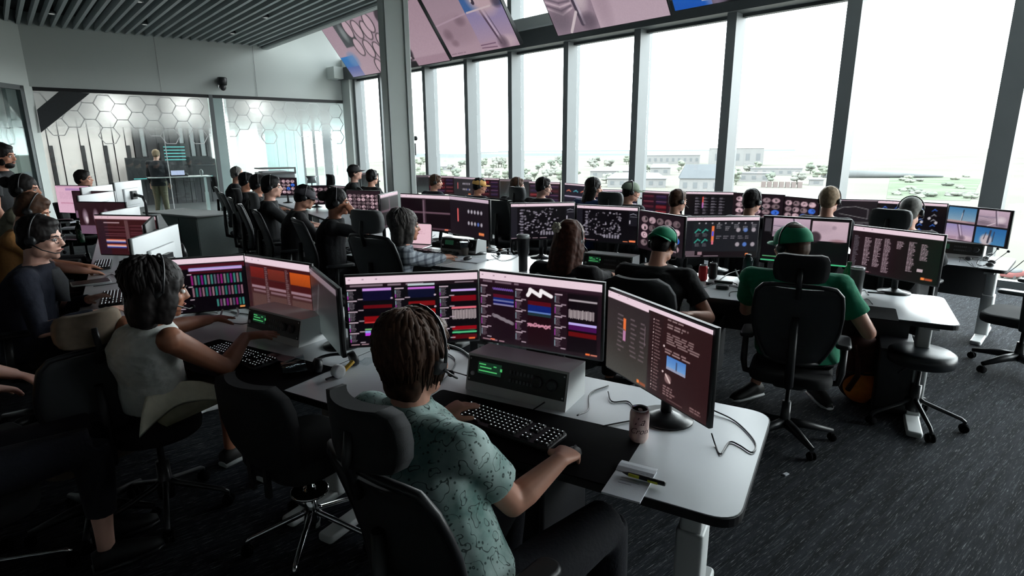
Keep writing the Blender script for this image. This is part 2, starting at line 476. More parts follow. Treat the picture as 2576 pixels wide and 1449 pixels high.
for a, b_ in ((sR + .06, sDr - .02), (sDl + .02, sL - .06)):
    c = A + Gd * ((a + b_) / 2) - NG * .02
    o = MB().box(UP * 2.4, (abs(b_ - a), .003, 1.35), YG).obj('frosted_film', fm, part_w, loc=(c.x, c.y, 0))
    # honeycomb lines of the film
    R = .215; mb = MB(); rng = random.Random(3)
    nx = int(abs(b_ - a) / (1.5 * R)) + 2
    done = set()
    for ix in range(nx):
        for iz in range(0, 3):
            if iz == 2 and rng.random() < .5: continue
            cx = min(a, b_) + ix * 1.5 * R; cz = FZ - .12 - iz * math.sqrt(3) * R - (math.sqrt(3) * R / 2 if ix % 2 else 0)
            for k in range(6):
                p0 = (cx + R * math.cos(math.radians(60 * k)), cz + R * math.sin(math.radians(60 * k)))
                p1 = (cx + R * math.cos(math.radians(60 * k + 60)), cz + R * math.sin(math.radians(60 * k + 60)))
                key = (round((p0[0] + p1[0]) / 2, 2), round((p0[1] + p1[1]) / 2, 2))
                if key in done: continue
                done.add(key)
                if max(p0[1], p1[1]) > FZ - .07 or min(p0[0], p1[0]) < min(a, b_) or max(p0[0], p1[0]) > max(a, b_): continue
                q0 = A + Gd * p0[0] + UP * p0[1] - NG * .026; q1 = A + Gd * p1[0] + UP * p1[1] - NG * .026
                d = q1 - q0; L = d.length; d.normalize(); sd = d.cross(NG).normalized() * .009
                mb.add([q0 + sd, q0 - sd, q1 - sd, q1 + sd, q0 + sd + NG * .003, q0 - sd + NG * .003, q1 - sd + NG * .003, q1 + sd + NG * .003],
                       [(0, 1, 2, 3), (7, 6, 5, 4), (0, 4, 5, 1), (2, 6, 7, 3), (1, 5, 6, 2), (3, 7, 4, 0)])
    mb.obj('honeycomb_film', hexm, part_w, kind='stuff')

# ---- the room behind the partition
D = 5.2
C1 = A + NG * D + Gd * -.5; C2 = B + NG * D + Gd * .8
struct('floor_back_room', MB().poly([p.to_2d() for p in (A - Gd * .6 + NG * .02, A - Gd * .6 + NG * (D + 2.5), B + Gd * 1.5 + NG * (D + 2.5), B + Gd * 1.5 + NG * .02)][::-1], -.1, 0.001, 0, 0, 0), [M['floor2']])
struct('ceiling_back_room', MB().poly([p.to_2d() for p in (A - Gd * .6 + NG * .16, A - Gd * .6 + NG * (D + .6), B + Gd * 1.5 + NG * (D + .6), B + Gd * 1.5 + NG * .16)][::-1], 3.5, 3.6, 0, 0, 0), [mat('back_room_ceiling', (.30, .29, .29), .8, var=.05, vscale=1)])
bw_light = mat('beige_wall_panel', (.78, .72, .70), .55, var=.03, vscale=2)
bw_dark = mat('dark_wall_panel', (.035, .033, .036), .35, var=.2, vscale=1.5)
bw_teal = mat('teal_glass_panel', (.26, .36, .35), .2, var=.12, vscale=1.2)
bw = bpy.data.objects.new('wall_back_room', None); COL.objects.link(bw); bw['kind'] = 'structure'
def bpx(px, off=D): return (gpt(px, 400, off).to_2d() - (A + NG * off).to_2d()).dot(Gd.to_2d())
xs = [40, 128, 158, 208, 232, 265, 292, 322, 342]
for i in range(len(xs) - 1):
    a, b_ = bpx(xs[i]), bpx(xs[i + 1]); ln = abs(b_ - a)
    MB().box(A + NG * (D + .03 * (i % 2)) + Gd * ((a + b_) / 2) + UP * 1.75, (ln - .03, .06, 3.5), YG).obj('wall_panel', bw_light, bw)
    if i in (0, 2, 4, 6): MB().box(A + NG * (D - .05) + Gd * (b_ - .05) + UP * .95, (.10, .05, 1.9), YG).obj('dark_slot', bw_dark, bw)
xs = [342, 356, 372, 398, 430, 452, 468, 478, 494, 503, 520, 560]
for i in range(len(xs) - 1):
    a, b_ = bpx(xs[i]), bpx(xs[i + 1]); ln = abs(b_ - a)
    MB().box(A + NG * (D - .2 + .02 * (i % 2)) + Gd * ((a + b_) / 2) + UP * 1.75, (ln - .01, .06, 3.5), YG).obj('wall_panel', bw_dark, bw)
    if i in (1, 5, 7, 9): MB().box(A + NG * (D - .24) + Gd * ((a + b_) / 2) + UP * 2.2, (ln * .6, .02, 1.3), YG).obj('light_strip', mat('grey_strip', (.22, .24, .25), .4, var=.1), bw)
a, b_ = bpx(586), bpx(655)
MB().box(A + NG * D + Gd * ((a + b_) / 2) + UP * 1.75, (abs(b_ - a), .08, 3.5), YG).obj('wall_panel', M['wall'], bw)
xs = [655, 668, 690, 700, 712, 722, 735, 745, 762, 768, 790, 797, 815, 838, 850, 862, 900]
for i in range(len(xs) - 1):
    a, b_ = bpx(xs[i]), bpx(xs[i + 1]); ln = abs(b_ - a)
    z0, z1 = 0, 3.5
    if i in (9, 11, 13): z1 = .75; z1b = 2.3
    mtl = bw_dark if i in (0, 8, 10, 12) else bw_teal
    MB().box(A + NG * D + Gd * ((a + b_) / 2) + UP * ((z0 + z1) / 2), (ln - .004, .06 + .02 * (i % 2), z1 - z0), YG).obj('wall_panel', mtl, bw)
    if i in (9, 11, 13): MB().box(A + NG * D + Gd * ((a + b_) / 2) + UP * (2.4 + .55), (ln, .05, 1.1), YG).obj('wall_panel', bw_teal, bw)
a, b_ = bpx(30), bpx(570)
MB().box(A + NG * (D + .16) + Gd * ((a + b_) / 2) + UP * 1.75, (abs(b_ - a), .1, 3.6), YG).obj('backing_panel', bw_dark, bw)
wall('wall_back_room_left', B + NG * .1 + Gd * .5, B + NG * D + Gd * 1.2, 0, 3.5, bw_light, side=1)
# dark diagonal brace behind the left pane
bq = [gpt(x, y, -.07) for x, y in ((150, 229), (226, 235), (103, 334), (93, 276))]
mb = MB(); mb.add([p for p in bq] + [p - NG * .05 for p in bq], [(3, 2, 1, 0), (4, 5, 6, 7), (0, 1, 5, 4), (1, 2, 6, 5), (2, 3, 7, 6), (3, 0, 4, 7)])
tag(mb.obj('diagonal_brace', mat('brace_paint', (.035, .038, .042), .5, var=.1)), 'thick dark diagonal brace across the upper corner of the leftmost glass pane', 'brace')
# lamps of the back room, close behind the film
for i, (px, py, e) in enumerate([(285, 272, 55), (460, 268, 45), (640, 272, 40)]):
    p = gpt(px, py, .30)
    t = thing('ceiling_spotlight', ['bright spotlight behind the film at the left of the glass wall', 'bright spotlight behind the film above the standing desk', 'bright spotlight behind the film right of the door jamb'][i], 'lamp', p)
    MB().ell((0, 0, 0), (.13, .13, .13), n=12).obj('bulb', mat('spot_bulb_%d' % i, (1, .93, .90), .3, emit=e, ecol=(1, .93, .91), var=.01), t)
    MB().tube([(0, 0, .1), (0, 0, 3.5 - p.z)], .02, 8).obj('rod', M['black'], t)

for i, px in enumerate((200, 420, 700)):  # unseen glowing panels, added to brighten the back room
    p = gpt(px, 300, D * .55)
    t = thing('fill_panel', ['glowing fill panel added over the back room, leftmost', 'glowing fill panel added over the back room, above the standing desk', 'glowing fill panel added over the back room, by the teal panels'][i], 'light', (p.x, p.y, 3.47), YG)
    MB().box((0, 0, .01), (1.3, 1.3, .04)).obj('frame', M['white'], t)
    MB().box((0, 0, -.012), (1.2, 1.2, .006)).obj('diffuser', mat('fill_panel_glow', (.9, .86, .84), .5, emit=22, ecol=(1, .94, .92), var=.01), t)

# ---- left glazed wall
lwn = bpy.data.objects.new('window_21', None); COL.objects.link(lwn); lwn['kind'] = 'structure'
LN = V((-LWd.y, LWd.x, 0)) * -1
mb = MB().box(B + LWd * 2.9 + UP * (FZ - .05), (5.3, .1, .10), YL)
for s in (.32, 2.0, 3.8): mb.box(B + LWd * s + UP * FZ / 2, (.10, .10, FZ), YL)
mb.obj('frame', M['mull'], lwn)
for s0, s1 in ((.38, 1.95), (2.05, 3.75), (3.85, 5.5)):
    MB().box(B + LWd * ((s0 + s1) / 2) + UP * FZ / 2, (s1 - s0, .012, FZ - .1), YL).obj('glass_pane', M['glass2'], lwn)
MB().box(B + LWd * .14 + UP * FZ / 2, (.26, .12, FZ), YL).obj('side_casing', M['wall'], lwn)
struct('wall_left_corridor', MB().box(B + LWd * 2.9 + LN * 2.2 + UP * 1.6, (5.8, .1, 3.4), YL).box(B + LWd * 2.9 + LN * 1.2 + UP * 3.3, (5.8, 2.2, .1), YL).box(B + LWd * 2.9 + LN * 1.2 - UP * .05, (5.8, 2.2, .1), YL).box(B + LWd * 5.75 + LN * 1.2 + UP * 1.6, (.1, 2.3, 3.4), YL).box(B + LWd * .05 + LN * 1.25 + UP * 1.6, (.1, 2.1, 3.4), YL), [bw_teal])
for s in (.9, 1.7):
    struct('trim_%d' % (7 if s < 1 else 8), MB().box(B + LWd * s + LN * 2.12 + UP * 1.5, (.42, .04, 2.5), YL), [mat('corridor_panel', (.45, .52, .52), .4, var=.05)])

# ---- column
c0 = V((-1.667, 8.2, 0)); a_c = math.radians(24)
ux, uy = V((math.cos(a_c), math.sin(a_c), 0)), V((-math.sin(a_c), math.cos(a_c), 0))
mb = MB(); s = .345
pts = [c0, c0 + ux * s, c0 + ux * s + uy * s, c0 + uy * s]
mb.poly([p.to_2d() for p in rounded(pts, [.012] * 4, 3)], 0, 5.7, 0, 0, 0)
mb.box(c0 + ux * .05 - uy * .008 + UP * 2.85, (.07, .016, 5.7), a_c)
mb.box(c0 + ux * .30 - uy * .012 + UP * 2.85, (.06, .024, 5.7), a_c)
struct('wall_column', mb, [mat('column_cladding', (.60, .65, .63), .4, var=.02, vscale=2)])
t = thing('wall_sensor', 'small dark round sensor with a flat box below, on the right of the column', 'sensor', c0 + ux * (s + .02) + uy * .1)
MB().ell((0.02, 0, 1.87), (.035, .035, .035)).obj('sensor_head', M['black'], t)
MB().box((0.01, 0, 1.72), (.03, .06, .17)).obj('sensor_box', M['black'], t)

# ---- camera on the back wall
p = gpt(560, 212, -.12)
t = thing('wall_camera', 'black dome security camera on the white back wall', 'camera', p)
MB().box((-.03, .07, .10), (.16, .14, .12), YG).obj('wall_bracket', M['black'], t)
MB().lathe((0, 0, .02), [(.05, -.05), (.10, -.04), (.115, .04), (.115, .13), (.10, .15)], 20).obj('housing', M['black'], t)
MB().ell((.01, -.02, -.08), (.075, .075, .085)).obj('camera_ball', M['satin'], t)
MB().box((-.10, 0, .0), (.05, .05, .18), YG).obj('side_plate', M['silver'], t)
# ------------------------------------------------------------------ screen pictures (painted as vertex colours of the panel)
class Pic:
    def __init__(s, w, h, bg=(0, 0, 0), seed=0):
        s.w, s.h = w, h; s.a = np.zeros((h, w, 3)); s.a[:] = np.array(bg) / 255.0
        s.rng = np.random.default_rng(seed)
        yy, xx = np.mgrid[0:h, 0:w]; s.x = (xx + .5) / w; s.y = (yy + .5) / h
    def put(s, mask, col, al=1.0):
        c = np.array(col) / 255.0; k = np.clip(mask, 0, 1)[..., None] * al
        s.a = s.a * (1 - k) + c * k
    def rect(s, x0, y0, x1, y1, col, al=1.0):
        ax = np.clip(np.minimum((s.x - x0) * s.w + .5, (x1 - s.x) * s.w + .5), 0, 1)
        ay = np.clip(np.minimum((s.y - y0) * s.h + .5, (y1 - s.y) * s.h + .5), 0, 1)
        s.put(ax * ay, col, al)
    def blob(s, x, y, rx, ry, col, al=1.0, p=1.0, soft=.35):
        d = ((s.x - x) / rx) ** 2 + ((s.y - y) / ry) ** 2
        s.put(np.clip((1 + soft - d) / (2 * soft), 0, 1), col, al)
    def line(s, pts, th, col, al=1.0, asp=1.78):
        for (x0, y0), (x1, y1) in zip(pts, pts[1:]):
            dx, dy = (x1 - x0) * asp, y1 - y0; L2 = dx * dx + dy * dy + 1e-9
            t = np.clip(((s.x - x0) * asp * dx + (s.y - y0) * dy) / L2, 0, 1)
            d = np.hypot((s.x - x0) * asp - t * dx, (s.y - y0) - t * dy)
            s.put(np.clip((th - d) * s.h + .5, 0, 1), col, al)
    def grad(s, x0, y0, x1, y1, ca, cb, vertical=True):
        t = np.clip(((s.y - y0) / (y1 - y0)) if vertical else ((s.x - x0) / (x1 - x0)), 0, 1)[..., None]
        m = ((s.x >= x0) & (s.x <= x1) & (s.y >= y0) & (s.y <= y1))[..., None]
        s.a = np.where(m, (np.array(ca) * (1 - t) + np.array(cb) * t) / 255.0, s.a)
    def text(s, x0, y0, x1, n, lh, col, al=.8, fill=.8, gap=.55):
        r = s.rng
        for i in range(n):
            x = x0; e = x0 + (x1 - x0) * r.uniform(fill * .7, min(1, fill * 1.2))
            while x < e:
                L = r.uniform(.3, 1.0) * (x1 - x0) * .35
                s.rect(x, y0 + i * lh, min(e, x + L), y0 + i * lh + lh * gap, col, al); x += L + (x1 - x0) * .05
    def noise(s, amt):
        s.a += s.rng.normal(0, amt, (s.h, s.w, 1))
HEAD = (238, 212, 224)
def header(p, h=.075, col=HEAD, x0=0, x1=1):
    p.rect(x0, 0, x1, h, col); 
    for i in range(3): p.rect(x0 + .02 + i * .1, h * .35, x0 + .035 + i * .1, h * .5, (120, 90, 110), .6)
def rocket_scene(p, x0, y0, x1, y1, kind=0):
    W_, H_ = x1 - x0, y1 - y0; r = p.rng
    X = lambda t: x0 + W_ * t
    Y = lambda t: y0 + H_ * t
    if kind == 0:     # vehicle on its mount, blue-grey sky
        p.grad(x0, y0, x1, y1, (60, 120, 165), (150, 170, 185)); p.rect(X(0), Y(.86), X(1), Y(1), (150, 120, 130))
        p.line([(X(.55), Y(.15)), (X(.5), Y(.88))], .035 * H_, (40, 45, 60)); p.line([(X(.52), Y(.35)), (X(.49), Y(.85))], .02 * H_, (215, 215, 225))
        p.blob(X(.35), Y(.9), W_ * .4, H_ * .06, (190, 165, 160), .7)
    elif kind == 1:   # steam plume over the coast
        p.grad(x0, y0, x1, y1, (196, 170, 188), (150, 130, 145)); p.rect(X(0), Y(.38), X(.75), Y(.46), (120, 110, 130), .5)
        for i in range(6): p.line([(X(.02), Y(.42 + i * .045)), (X(.3), Y(.5 + i * .05)), (X(.55), Y(.54 + i * .03))], .012 * H_, (225, 205, 215) if i % 2 else (110, 95, 110), .8)
        p.blob(X(.75), Y(.55), W_ * .16, H_ * .2, (222, 205, 212), .9, soft=.9); p.blob(X(.2), Y(.8), W_ * .24, H_ * .14, (105, 92, 104), .6, soft=.8)
        p.line([(X(.55), Y(0)), (X(.66), Y(.9))], .03 * H_, (70, 58, 75)); p.line([(X(.6), Y(0)), (X(.7), Y(.9))], .018 * H_, (205, 190, 205))
        p.line([(X(.35), Y(.98)), (X(.6), Y(.75))], .02 * H_, (230, 215, 220)); p.blob(X(.8), Y(.88), W_ * .16, H_ * .1, (95, 80, 95), .7, soft=.8)
    elif kind == 2:   # pink haze with tower
        p.grad(x0, y0, x1, y1, (150, 140, 185), (195, 165, 180))
        p.line([(X(.40), Y(.0)), (X(.56), Y(.85))], .035 * H_, (90, 70, 90)); p.line([(X(.46), Y(.0)), (X(.61), Y(.85))], .02 * H_, (215, 195, 210)); p.line([(X(.52), Y(.0)), (X(.66), Y(.85))], .012 * H_, (80, 62, 80))
        p.blob(X(.75), Y(.82), W_ * .22, H_ * .13, (215, 190, 200), .8, soft=.9); p.blob(X(.62), Y(.86), W_ * .12, H_ * .16, (80, 62, 78), .7, soft=.9)
        for i in range(5): p.line([(X(.0), Y(.8 + i * .035)), (X(.42), Y(.78 + i * .05))], .012 * H_, (95, 60, 85) if i % 2 else (190, 160, 175), .8)
    elif kind == 3:   # close view of engines against blue
        p.grad(x0, y0, x1, y1, (40, 100, 160), (70, 130, 175)); p.blob(X(.38), Y(.75), W_ * .2, H_ * .35, (210, 190, 190), .9, soft=.5)
        p.line([(X(.5), Y(.15)), (X(.45), Y(.9))], .06 * H_, (60, 60, 75)); p.line([(X(.62), Y(.2)), (X(.6), Y(.8))], .03 * H_, (50, 55, 75))
        p.line([(X(.35), Y(.3)), (X(.3), Y(.7))], .03 * H_, (70, 70, 85))
    elif kind == 4:   # soft pink cloud
        p.grad(x0, y0, x1, y1, (205, 178, 190), (190, 165, 178)); p.blob(X(.3), Y(.35), W_ * .3, H_ * .25, (165, 142, 155), .45, soft=.9)
        p.blob(X(.2), Y(.85), W_ * .35, H_ * .3, (70, 55, 65), .9, soft=.3) if W_ < .5 and H_ < .6 and r.random() < .5 else None
        p.blob(X(.62), Y(.3), W_ * .06, H_ * .09, (140, 120, 132), .6, soft=.9); p.blob(X(.75), Y(.97), W_ * .2, H_ * .09, (130, 90, 95), .6, soft=.9)
def photo_grid(p, x0, y0, x1, y1, nx, ny, seed=0, blue=None):
    r = np.random.default_rng(seed)
    for j in range(ny):
        for i in range(nx):
            a, b = x0 + (x1 - x0) * i / nx, y0 + (y1 - y0) * j / ny
            w_, h_ = (x1 - x0) / nx, (y1 - y0) / ny
            c = r.uniform(.45, 1) * np.array((215, 180, 190))
            if blue and (i, j) in blue: c = np.array((60, 110, 215))
            p.blob(a + w_ / 2, b + h_ / 2, w_ * .44, h_ * .42, c, 1, soft=.2)
            p.blob(a + w_ * r.uniform(.3, .7), b + h_ * r.uniform(.35, .65), w_ * .16, h_ * .2, c * r.uniform(.2, .6), .9, soft=.5)
            p.blob(a + w_ * r.uniform(.3, .7), b + h_ * r.uniform(.35, .65), w_ * .1, h_ * .12, np.minimum(255, c * 1.25), .8, soft=.5)
def strip_chart(p, x0, y0, x1, y1, bands):
    for (a, b, col, al) in bands: p.rect(x0, y0 + (y1 - y0) * a, x1, y0 + (y1 - y0) * b, col, al)
def paint(kind, w, h, seed=0):
    r = np.random.default_rng(seed + 17)
    p = Pic(w, h, (6, 3, 8), seed)
    LAB = (190, 170, 182)
    if kind == 'charts':
        header(p, .105); p.rect(0, .105, 1, .155, (26, 12, 20)); p.text(.03, .118, .75, 1, .05, LAB, .6)
        p.rect(.82, .125, .97, .14, LAB, .7)
        cols = [(.12, .335, .17), (.46, .665, .13), (.79, .985, .17)]
        sets = [[(.0, .05, (205, 150, 230), 1), (.05, .22, (10, 6, 40), 1), (.30, .36, (120, 10, 20), .8), (.50, .62, (130, 8, 14), 1), (.60, .625, (210, 60, 60), .8), (.72, .75, (120, 180, 120), 1), (.76, .80, (150, 170, 240), 1), (.80, .85, (190, 60, 220), 1)],
                [(.0, .035, (190, 205, 210), 1), (.06, .095, (200, 110, 210), 1), (.10, .24, (8, 10, 40), 1), (.30, .38, (120, 10, 16), 1), (.44, .60, (150, 6, 6), 1), (.70, .8, (110, 10, 20), 1)],
                [(.08, .12, (205, 170, 240), 1), (.20, .30, (120, 4, 18), 1), (.40, .44, (225, 110, 125), 1), (.52, .54, (20, 10, 14), 1), (.76, .83, (140, 6, 20), 1), (.86, .89, (80, 190, 130), 1), (.92, 1, (80, 4, 14), 1)]]
        for (x0, x1, y0), bs in zip(cols, sets): strip_chart(p, x0, y0, x1, .97, bs)
        for i in range(26): p.rect(.795 + .0073 * i, .53 + .01 * r.random(), .7995 + .0073 * i, .68 - .012 * r.random(), (212, 196, 198))
        for i in range(20): p.rect(.80 + .009 * i, .83, .803 + .009 * i, .85 + .05 * r.random(), (70, 180, 120), .7)
        for x0 in (.005, .36, .70):
            for j in range(5):
                y = .18 + j * .155
                p.rect(x0, y, x0 + .07, y + .018, LAB); p.text(x0 + .012, y + .028, x0 + .055, 6, .019, (150, 140, 150), .8, .9)
                p.rect(x0 + .002, y + .03, x0 + .008, y + .09, (170, 200, 210)); p.rect(x0 + .002, y + .09, x0 + .008, y + .14, (200, 70, 200))
                p.rect(x0 + .075, y + .135, x0 + .115, y + .152, LAB, .85)
        for j in range(4): p.blob(.335, .32 + .17 * j, .009, .014, LAB); p.blob(.665, .30 + .17 * j, .009, .014, LAB)
        p.rect(.92, .955, .97, .98, (240, 110, 60)); p.text(.01, .965, .28, 1, .03, (200, 160, 170))
    elif kind == 'charts2':
        p.a[:] = np.array((30, 14, 24)) / 255; header(p, .105); p.rect(0, .105, 1, .15, (44, 24, 36)); p.text(.03, .115, .5, 1, .05, LAB, .5)
        p.rect(.02 + .10, .18, .30, .95, (26, 10, 20)); p.rect(.42, .16, .61, .95, (30, 8, 16)); p.rect(.74, .17, .97, .95, (14, 5, 12))
        p.line([(.12 + i * .009, .22 + .012 * (i % 2)) for i in range(20)], .012, (110, 80, 160), .8, 1.78)
        strip_chart(p, .12, .30, .30, .9, [(0, .08, (100, 16, 40), .8), (.08, .13, (20, 40, 110), 1), (.13, .17, (105, 110, 160), 1), (.17, .22, (16, 20, 90), 1), (.22, .26, (130, 125, 165), 1)])
        p.line([(.12 + i * .012, .60 + .006 * i + .012 * r.random()) for i in range(15)], .025, (130, 120, 128), .8)
        p.line([(.42, .26), (.435, .22), (.44, .18), (.52, .25), (.53, .18), (.61, .24)], .026, (250, 244, 246))
        strip_chart(p, .42, .33, .61, .9, [(0, .1, (90, 12, 24), .9), (.1, .25, (16, 34, 110), 1), (.25, .29, (95, 125, 190), 1), (.29, .36, (30, 50, 56), 1)])
        for k in range(3): p.line([(.42 + i * .0115, .64 + .012 * k + .03 * r.random()) for i in range(17)], .01, (205, 140, 160), .8)
        p.rect(.75, .24, .965, .265, (175, 165, 170))
        for i in range(26): p.rect(.75 + .0076 * i, .37 + .012 * r.random(), .7545 + .0076 * i, .50 - .015 * r.random(), (214, 200, 202))
        strip_chart(p, .75, .55, .965, .8, [(0, .14, (190, 175, 240), 1), (.14, .4, (70, 16, 80), 1), (.5, .75, (100, 10, 14), 1)])
        for x0 in (.01, .315, .64):
            for j in range(5):
                y = .19 + j * .15; p.rect(x0, y, x0 + .06, y + .018, LAB); p.text(x0 + .008, y + .026, x0 + .05, 6, .018, (140, 124, 134), .75, .9)
                p.rect(x0, y + .03, x0 + .006, y + .12, (190, 70, 190) if j % 2 else (150, 180, 190)); p.rect(x0 + .05, y + .13, x0 + .09, y + .147, LAB, .8)
        p.rect(.885, .94, .92, .965, (250, 120, 60)); p.rect(.925, .945, .975, .965, (200, 120, 100)); p.text(.02, .965, .3, 1, .03, (200, 160, 170)); p.rect(.09, .955, .13, .975, (240, 120, 90))
    elif kind == 'chat':
        p.grad(0, 0, 1, 1, (44, 34, 36), (38, 26, 26), False); p.grad(0, .1, .46, 1, (46, 38, 40), (62, 58, 52)); header(p, .05); p.rect(.0, .0, .45, .085, HEAD)  # washed brownish base: window reflection painted into the picture
        p.rect(.19, .27, .22, .42, (235, 115, 60)); p.rect(.19, .42, .22, .55, (190, 130, 170))
        for x0 in (.12, .26, .36):
            for j in range(9):
                p.rect(x0 + .02 * r.random(), .24 + .055 * j, x0 + .05 + .04 * r.random(), .26 + .055 * j, (105, 90, 95), .8)
        p.rect(.42, .26, .425, .5, (130, 110, 120)); p.rect(.36, .93, .385, .97, (245, 130, 60)); p.rect(.39, .94, .45, .975, (150, 80, 50))
        p.rect(.47, .05, 1, 1, (40, 22, 24)); p.rect(.59, .05, 1, 1, (44, 22, 24)); header(p, .05)
        for j in range(22):
            p.blob(.505, .13 + .038 * j, .006, .009, (205, 180, 180) if j % 4 == 0 else (140, 115, 115)); p.text(.52, .124 + .038 * j, .585, 1, .022, (165, 135, 135), .75)
        p.text(.63, .07, .8, 1, .02, (215, 190, 190)); p.text(.63, .12, .85, 2, .03, (175, 150, 150)); p.text(.63, .22, .92, 5, .026, (165, 138, 138), .8, .95)
        p.text(.62, .40, .9, 2, .03, (180, 150, 150)); p.grad(.64, .47, .81, .62, (75, 125, 195), (120, 165, 215)); p.rect(.725, .50, .735, .6, (60, 70, 100)); p.rect(.64, .59, .81, .62, (170, 150, 160), .6)
        p.blob(.61, .38, .008, .013, (220, 200, 200)); p.blob(.61, .67, .008, .013, (220, 200, 200)); p.blob(.66, .73, .03, .05, (150, 120, 120), .8); p.line([(.64, .69), (.68, .76)], .012, (220, 195, 190)); p.text(.62, .82, .76, 4, .03, (160, 130, 130)); p.rect(.66, .95, .8, .965, (90, 65, 65)); p.text(.86, .9, .97, 2, .03, (150, 120, 120))
    elif kind == 'bars':
        header(p, .1); p.a[int(.1 * h):, :int(.36 * w)] = np.array((28, 8, 12)) / 255; p.rect(.36, .12, 1, .2, (70, 12, 26)); p.rect(.48, .18, .97, .24, (150, 150, 205)); p.rect(.48, .2, .97, .235, (200, 160, 220)); p.rect(.48, .25, .97, .29, (60, 8, 20))
        PAL = [(150, 30, 120), (150, 110, 125), (130, 128, 130), (60, 130, 122), (40, 118, 106), (90, 90, 110), (130, 30, 130), (120, 60, 110), (60, 140, 130)]
        for row, (y0, y1) in enumerate([(.32, .5), (.55, .72), (.79, .93)]):
            for i in range(16):
                if row == 2 and i < 7: continue
                p.rect(.49 + .03 * i, y0, .508 + .03 * i, y1, PAL[(i * (row + 2) + row) % 9], .9)
            p.rect(.46, y0 - .03, .5, y0 - .012, LAB)
        for j in range(4):
            y = .15 + .2 * j; p.rect(.32, y, .345, y + .16, (170, 150, 175)); p.rect(.345, y, .37, y + .16, (90, 80, 90)); p.rect(.36, y + .17, .41, y + .19, LAB); p.rect(.29, y + .08, .32, y + .1, LAB)
        p.rect(.91, .95, .96, .98, (245, 160, 90)); p.text(.05, .97, .4, 1, .03, LAB)
    elif kind == 'orange':
        p.grad(0, 0, 1, 1, (60, 14, 18), (72, 52, 50)); header(p, .12); p.rect(0, .12, .06, 1, (52, 26, 30))
        for x0, x1, top in ((.08, .3, (120, 30, 24)), (.36, .62, (118, 44, 34)), (.70, .99, (196, 82, 26))):
            p.grad(x0, .18, x1, .38 if x0 < .7 else .42, top, tuple(int(v * .8) for v in top)); p.rect(x0, .40, x1, .58, (66, 18, 20)); p.rect(x0, .52, x1, .57, (150, 120, 130)); p.rect(x0 + .02, .6, x1, .64, (126, 96, 104)); p.rect(x0, .68, x1, .95, (92, 66, 62), .8)
        p.rect(.72, .8, .99, .84, (160, 120, 120)); p.blob(.85, .9, .09, .06, (130, 40, 120), .9)
        for x0 in (.31, .63): p.text(x0, .16, x0 + .05, 20, .035, (150, 130, 136), .7)
    elif kind == 'dim':
        p.grad(0, 0, 1, 1, (30, 28, 30), (50, 58, 58)); p.rect(0, 0, 1, .1, (125, 112, 120)); p.line([(.35, .2), (.2, .7)], .05, (84, 84, 86), .5); p.blob(.5, .85, .4, .2, (86, 96, 94), .5, soft=.9)  # grey sweep, streak and soft patch paint reflections on a dark screen
    elif kind == 'clusters':
        header(p, .085); p.rect(.0, .085, .1, 1, (28, 26, 34)); p.rect(.86, .1, 1, .5, (22, 20, 28))
        for i in range(95): 
            x, y = r.uniform(.12, .74), r.uniform(.14, .84); p.blob(x, y, r.uniform(.008, .022), r.uniform(.012, .03), np.array((165, 158, 172)) * r.uniform(.5, 1.05), .85, soft=.6)
        for j in range(9): p.blob(.17, .18 + .08 * j, .028, .026, (140, 134, 148), .8, soft=.7)
        for i in range(6): p.rect(.46 + .045 * i, .78, .49 + .045 * i, .88, (150, 145, 158), .85)
        p.line([(.88, .2), (.93, .17), (.98, .2)], .008, (150, 150, 160)); p.rect(.88, .25, .99, .26, (140, 140, 150)); p.rect(.87, .35, .89, .45, (170, 165, 175))
        p.text(.0, .95, .6, 1, .03, (210, 180, 190)); p.rect(.1, .93, .16, .96, (200, 60, 60)); p.rect(.88, .9, .98, .95, (250, 130, 80) if seed % 2 else (40, 30, 40)); p.rect(.78, .935, .86, .955, (230, 130, 90) if seed % 2 else (40, 30, 40))
    elif kind == 'photos':
        p.a[:] = np.array((26, 14, 22)) / 255; photo_grid(p, .06, .1, .94, .92, 5, 4, seed, {(4, 1), (3, 2)} if seed % 2 else {(4, 2)})
    elif kind == 'photos_light':
        p.a[:] = np.array((36, 22, 30)) / 255; photo_grid(p, .04, .15, .97, .9, 7, 5, seed); p.rect(.62, .75, .82, .98, (30, 18, 26))
    elif kind == 'telemetry':
        header(p, .085); p.rect(0, .085, .1, 1, (22, 18, 26)); p.rect(.1, .12, 1, .86, (26, 26, 32))
        p.rect(.355, .22, .39, .62, (235, 120, 70)); p.rect(.36, .35, .385, .47, (90, 90, 220)); p.rect(.36, .58, .388, .68, (215, 110, 130))
        for x0, y0 in ((.17, .3), (.27, .3), (.17, .55), (.27, .55)): p.line([(x0 - .04, y0 + .08), (x0, y0), (x0 + .03, y0 + .03)], .018, (50, 140, 125)); p.text(x0 - .035, y0 + .1, x0 + .04, 3, .03, (120, 120, 128))
        for x0 in (.72, .82, .93):
            for y0 in (.32, .68): p.blob(x0, y0, .03, .055, (90, 130, 210) if x0 == .82 else (180, 170, 178), .9, soft=.5)
        for i in range(5): p.text(.42 + .12 * i, .18 + .05 * (i % 2), .5 + .12 * i, 3, .04, (150, 146, 152)); p.text(.42 + .1 * i, .46, .5 + .1 * i, 2, .05, (125, 120, 128))
        for i in range(9): p.blob(.18 + .09 * i, .15, .012, .02, (180, 174, 182), .8)
        p.rect(0, .86, 1, 1, (20, 8, 14)); p.rect(0, .84, .14, .95, (95, 80, 88)); p.rect(.18, .86, .24, .94, (150, 120, 128)); p.rect(.84, .9, .88, .96, (250, 140, 80)); p.text(.02, .96, .8, 1, .03, LAB)
    elif kind == 'video':
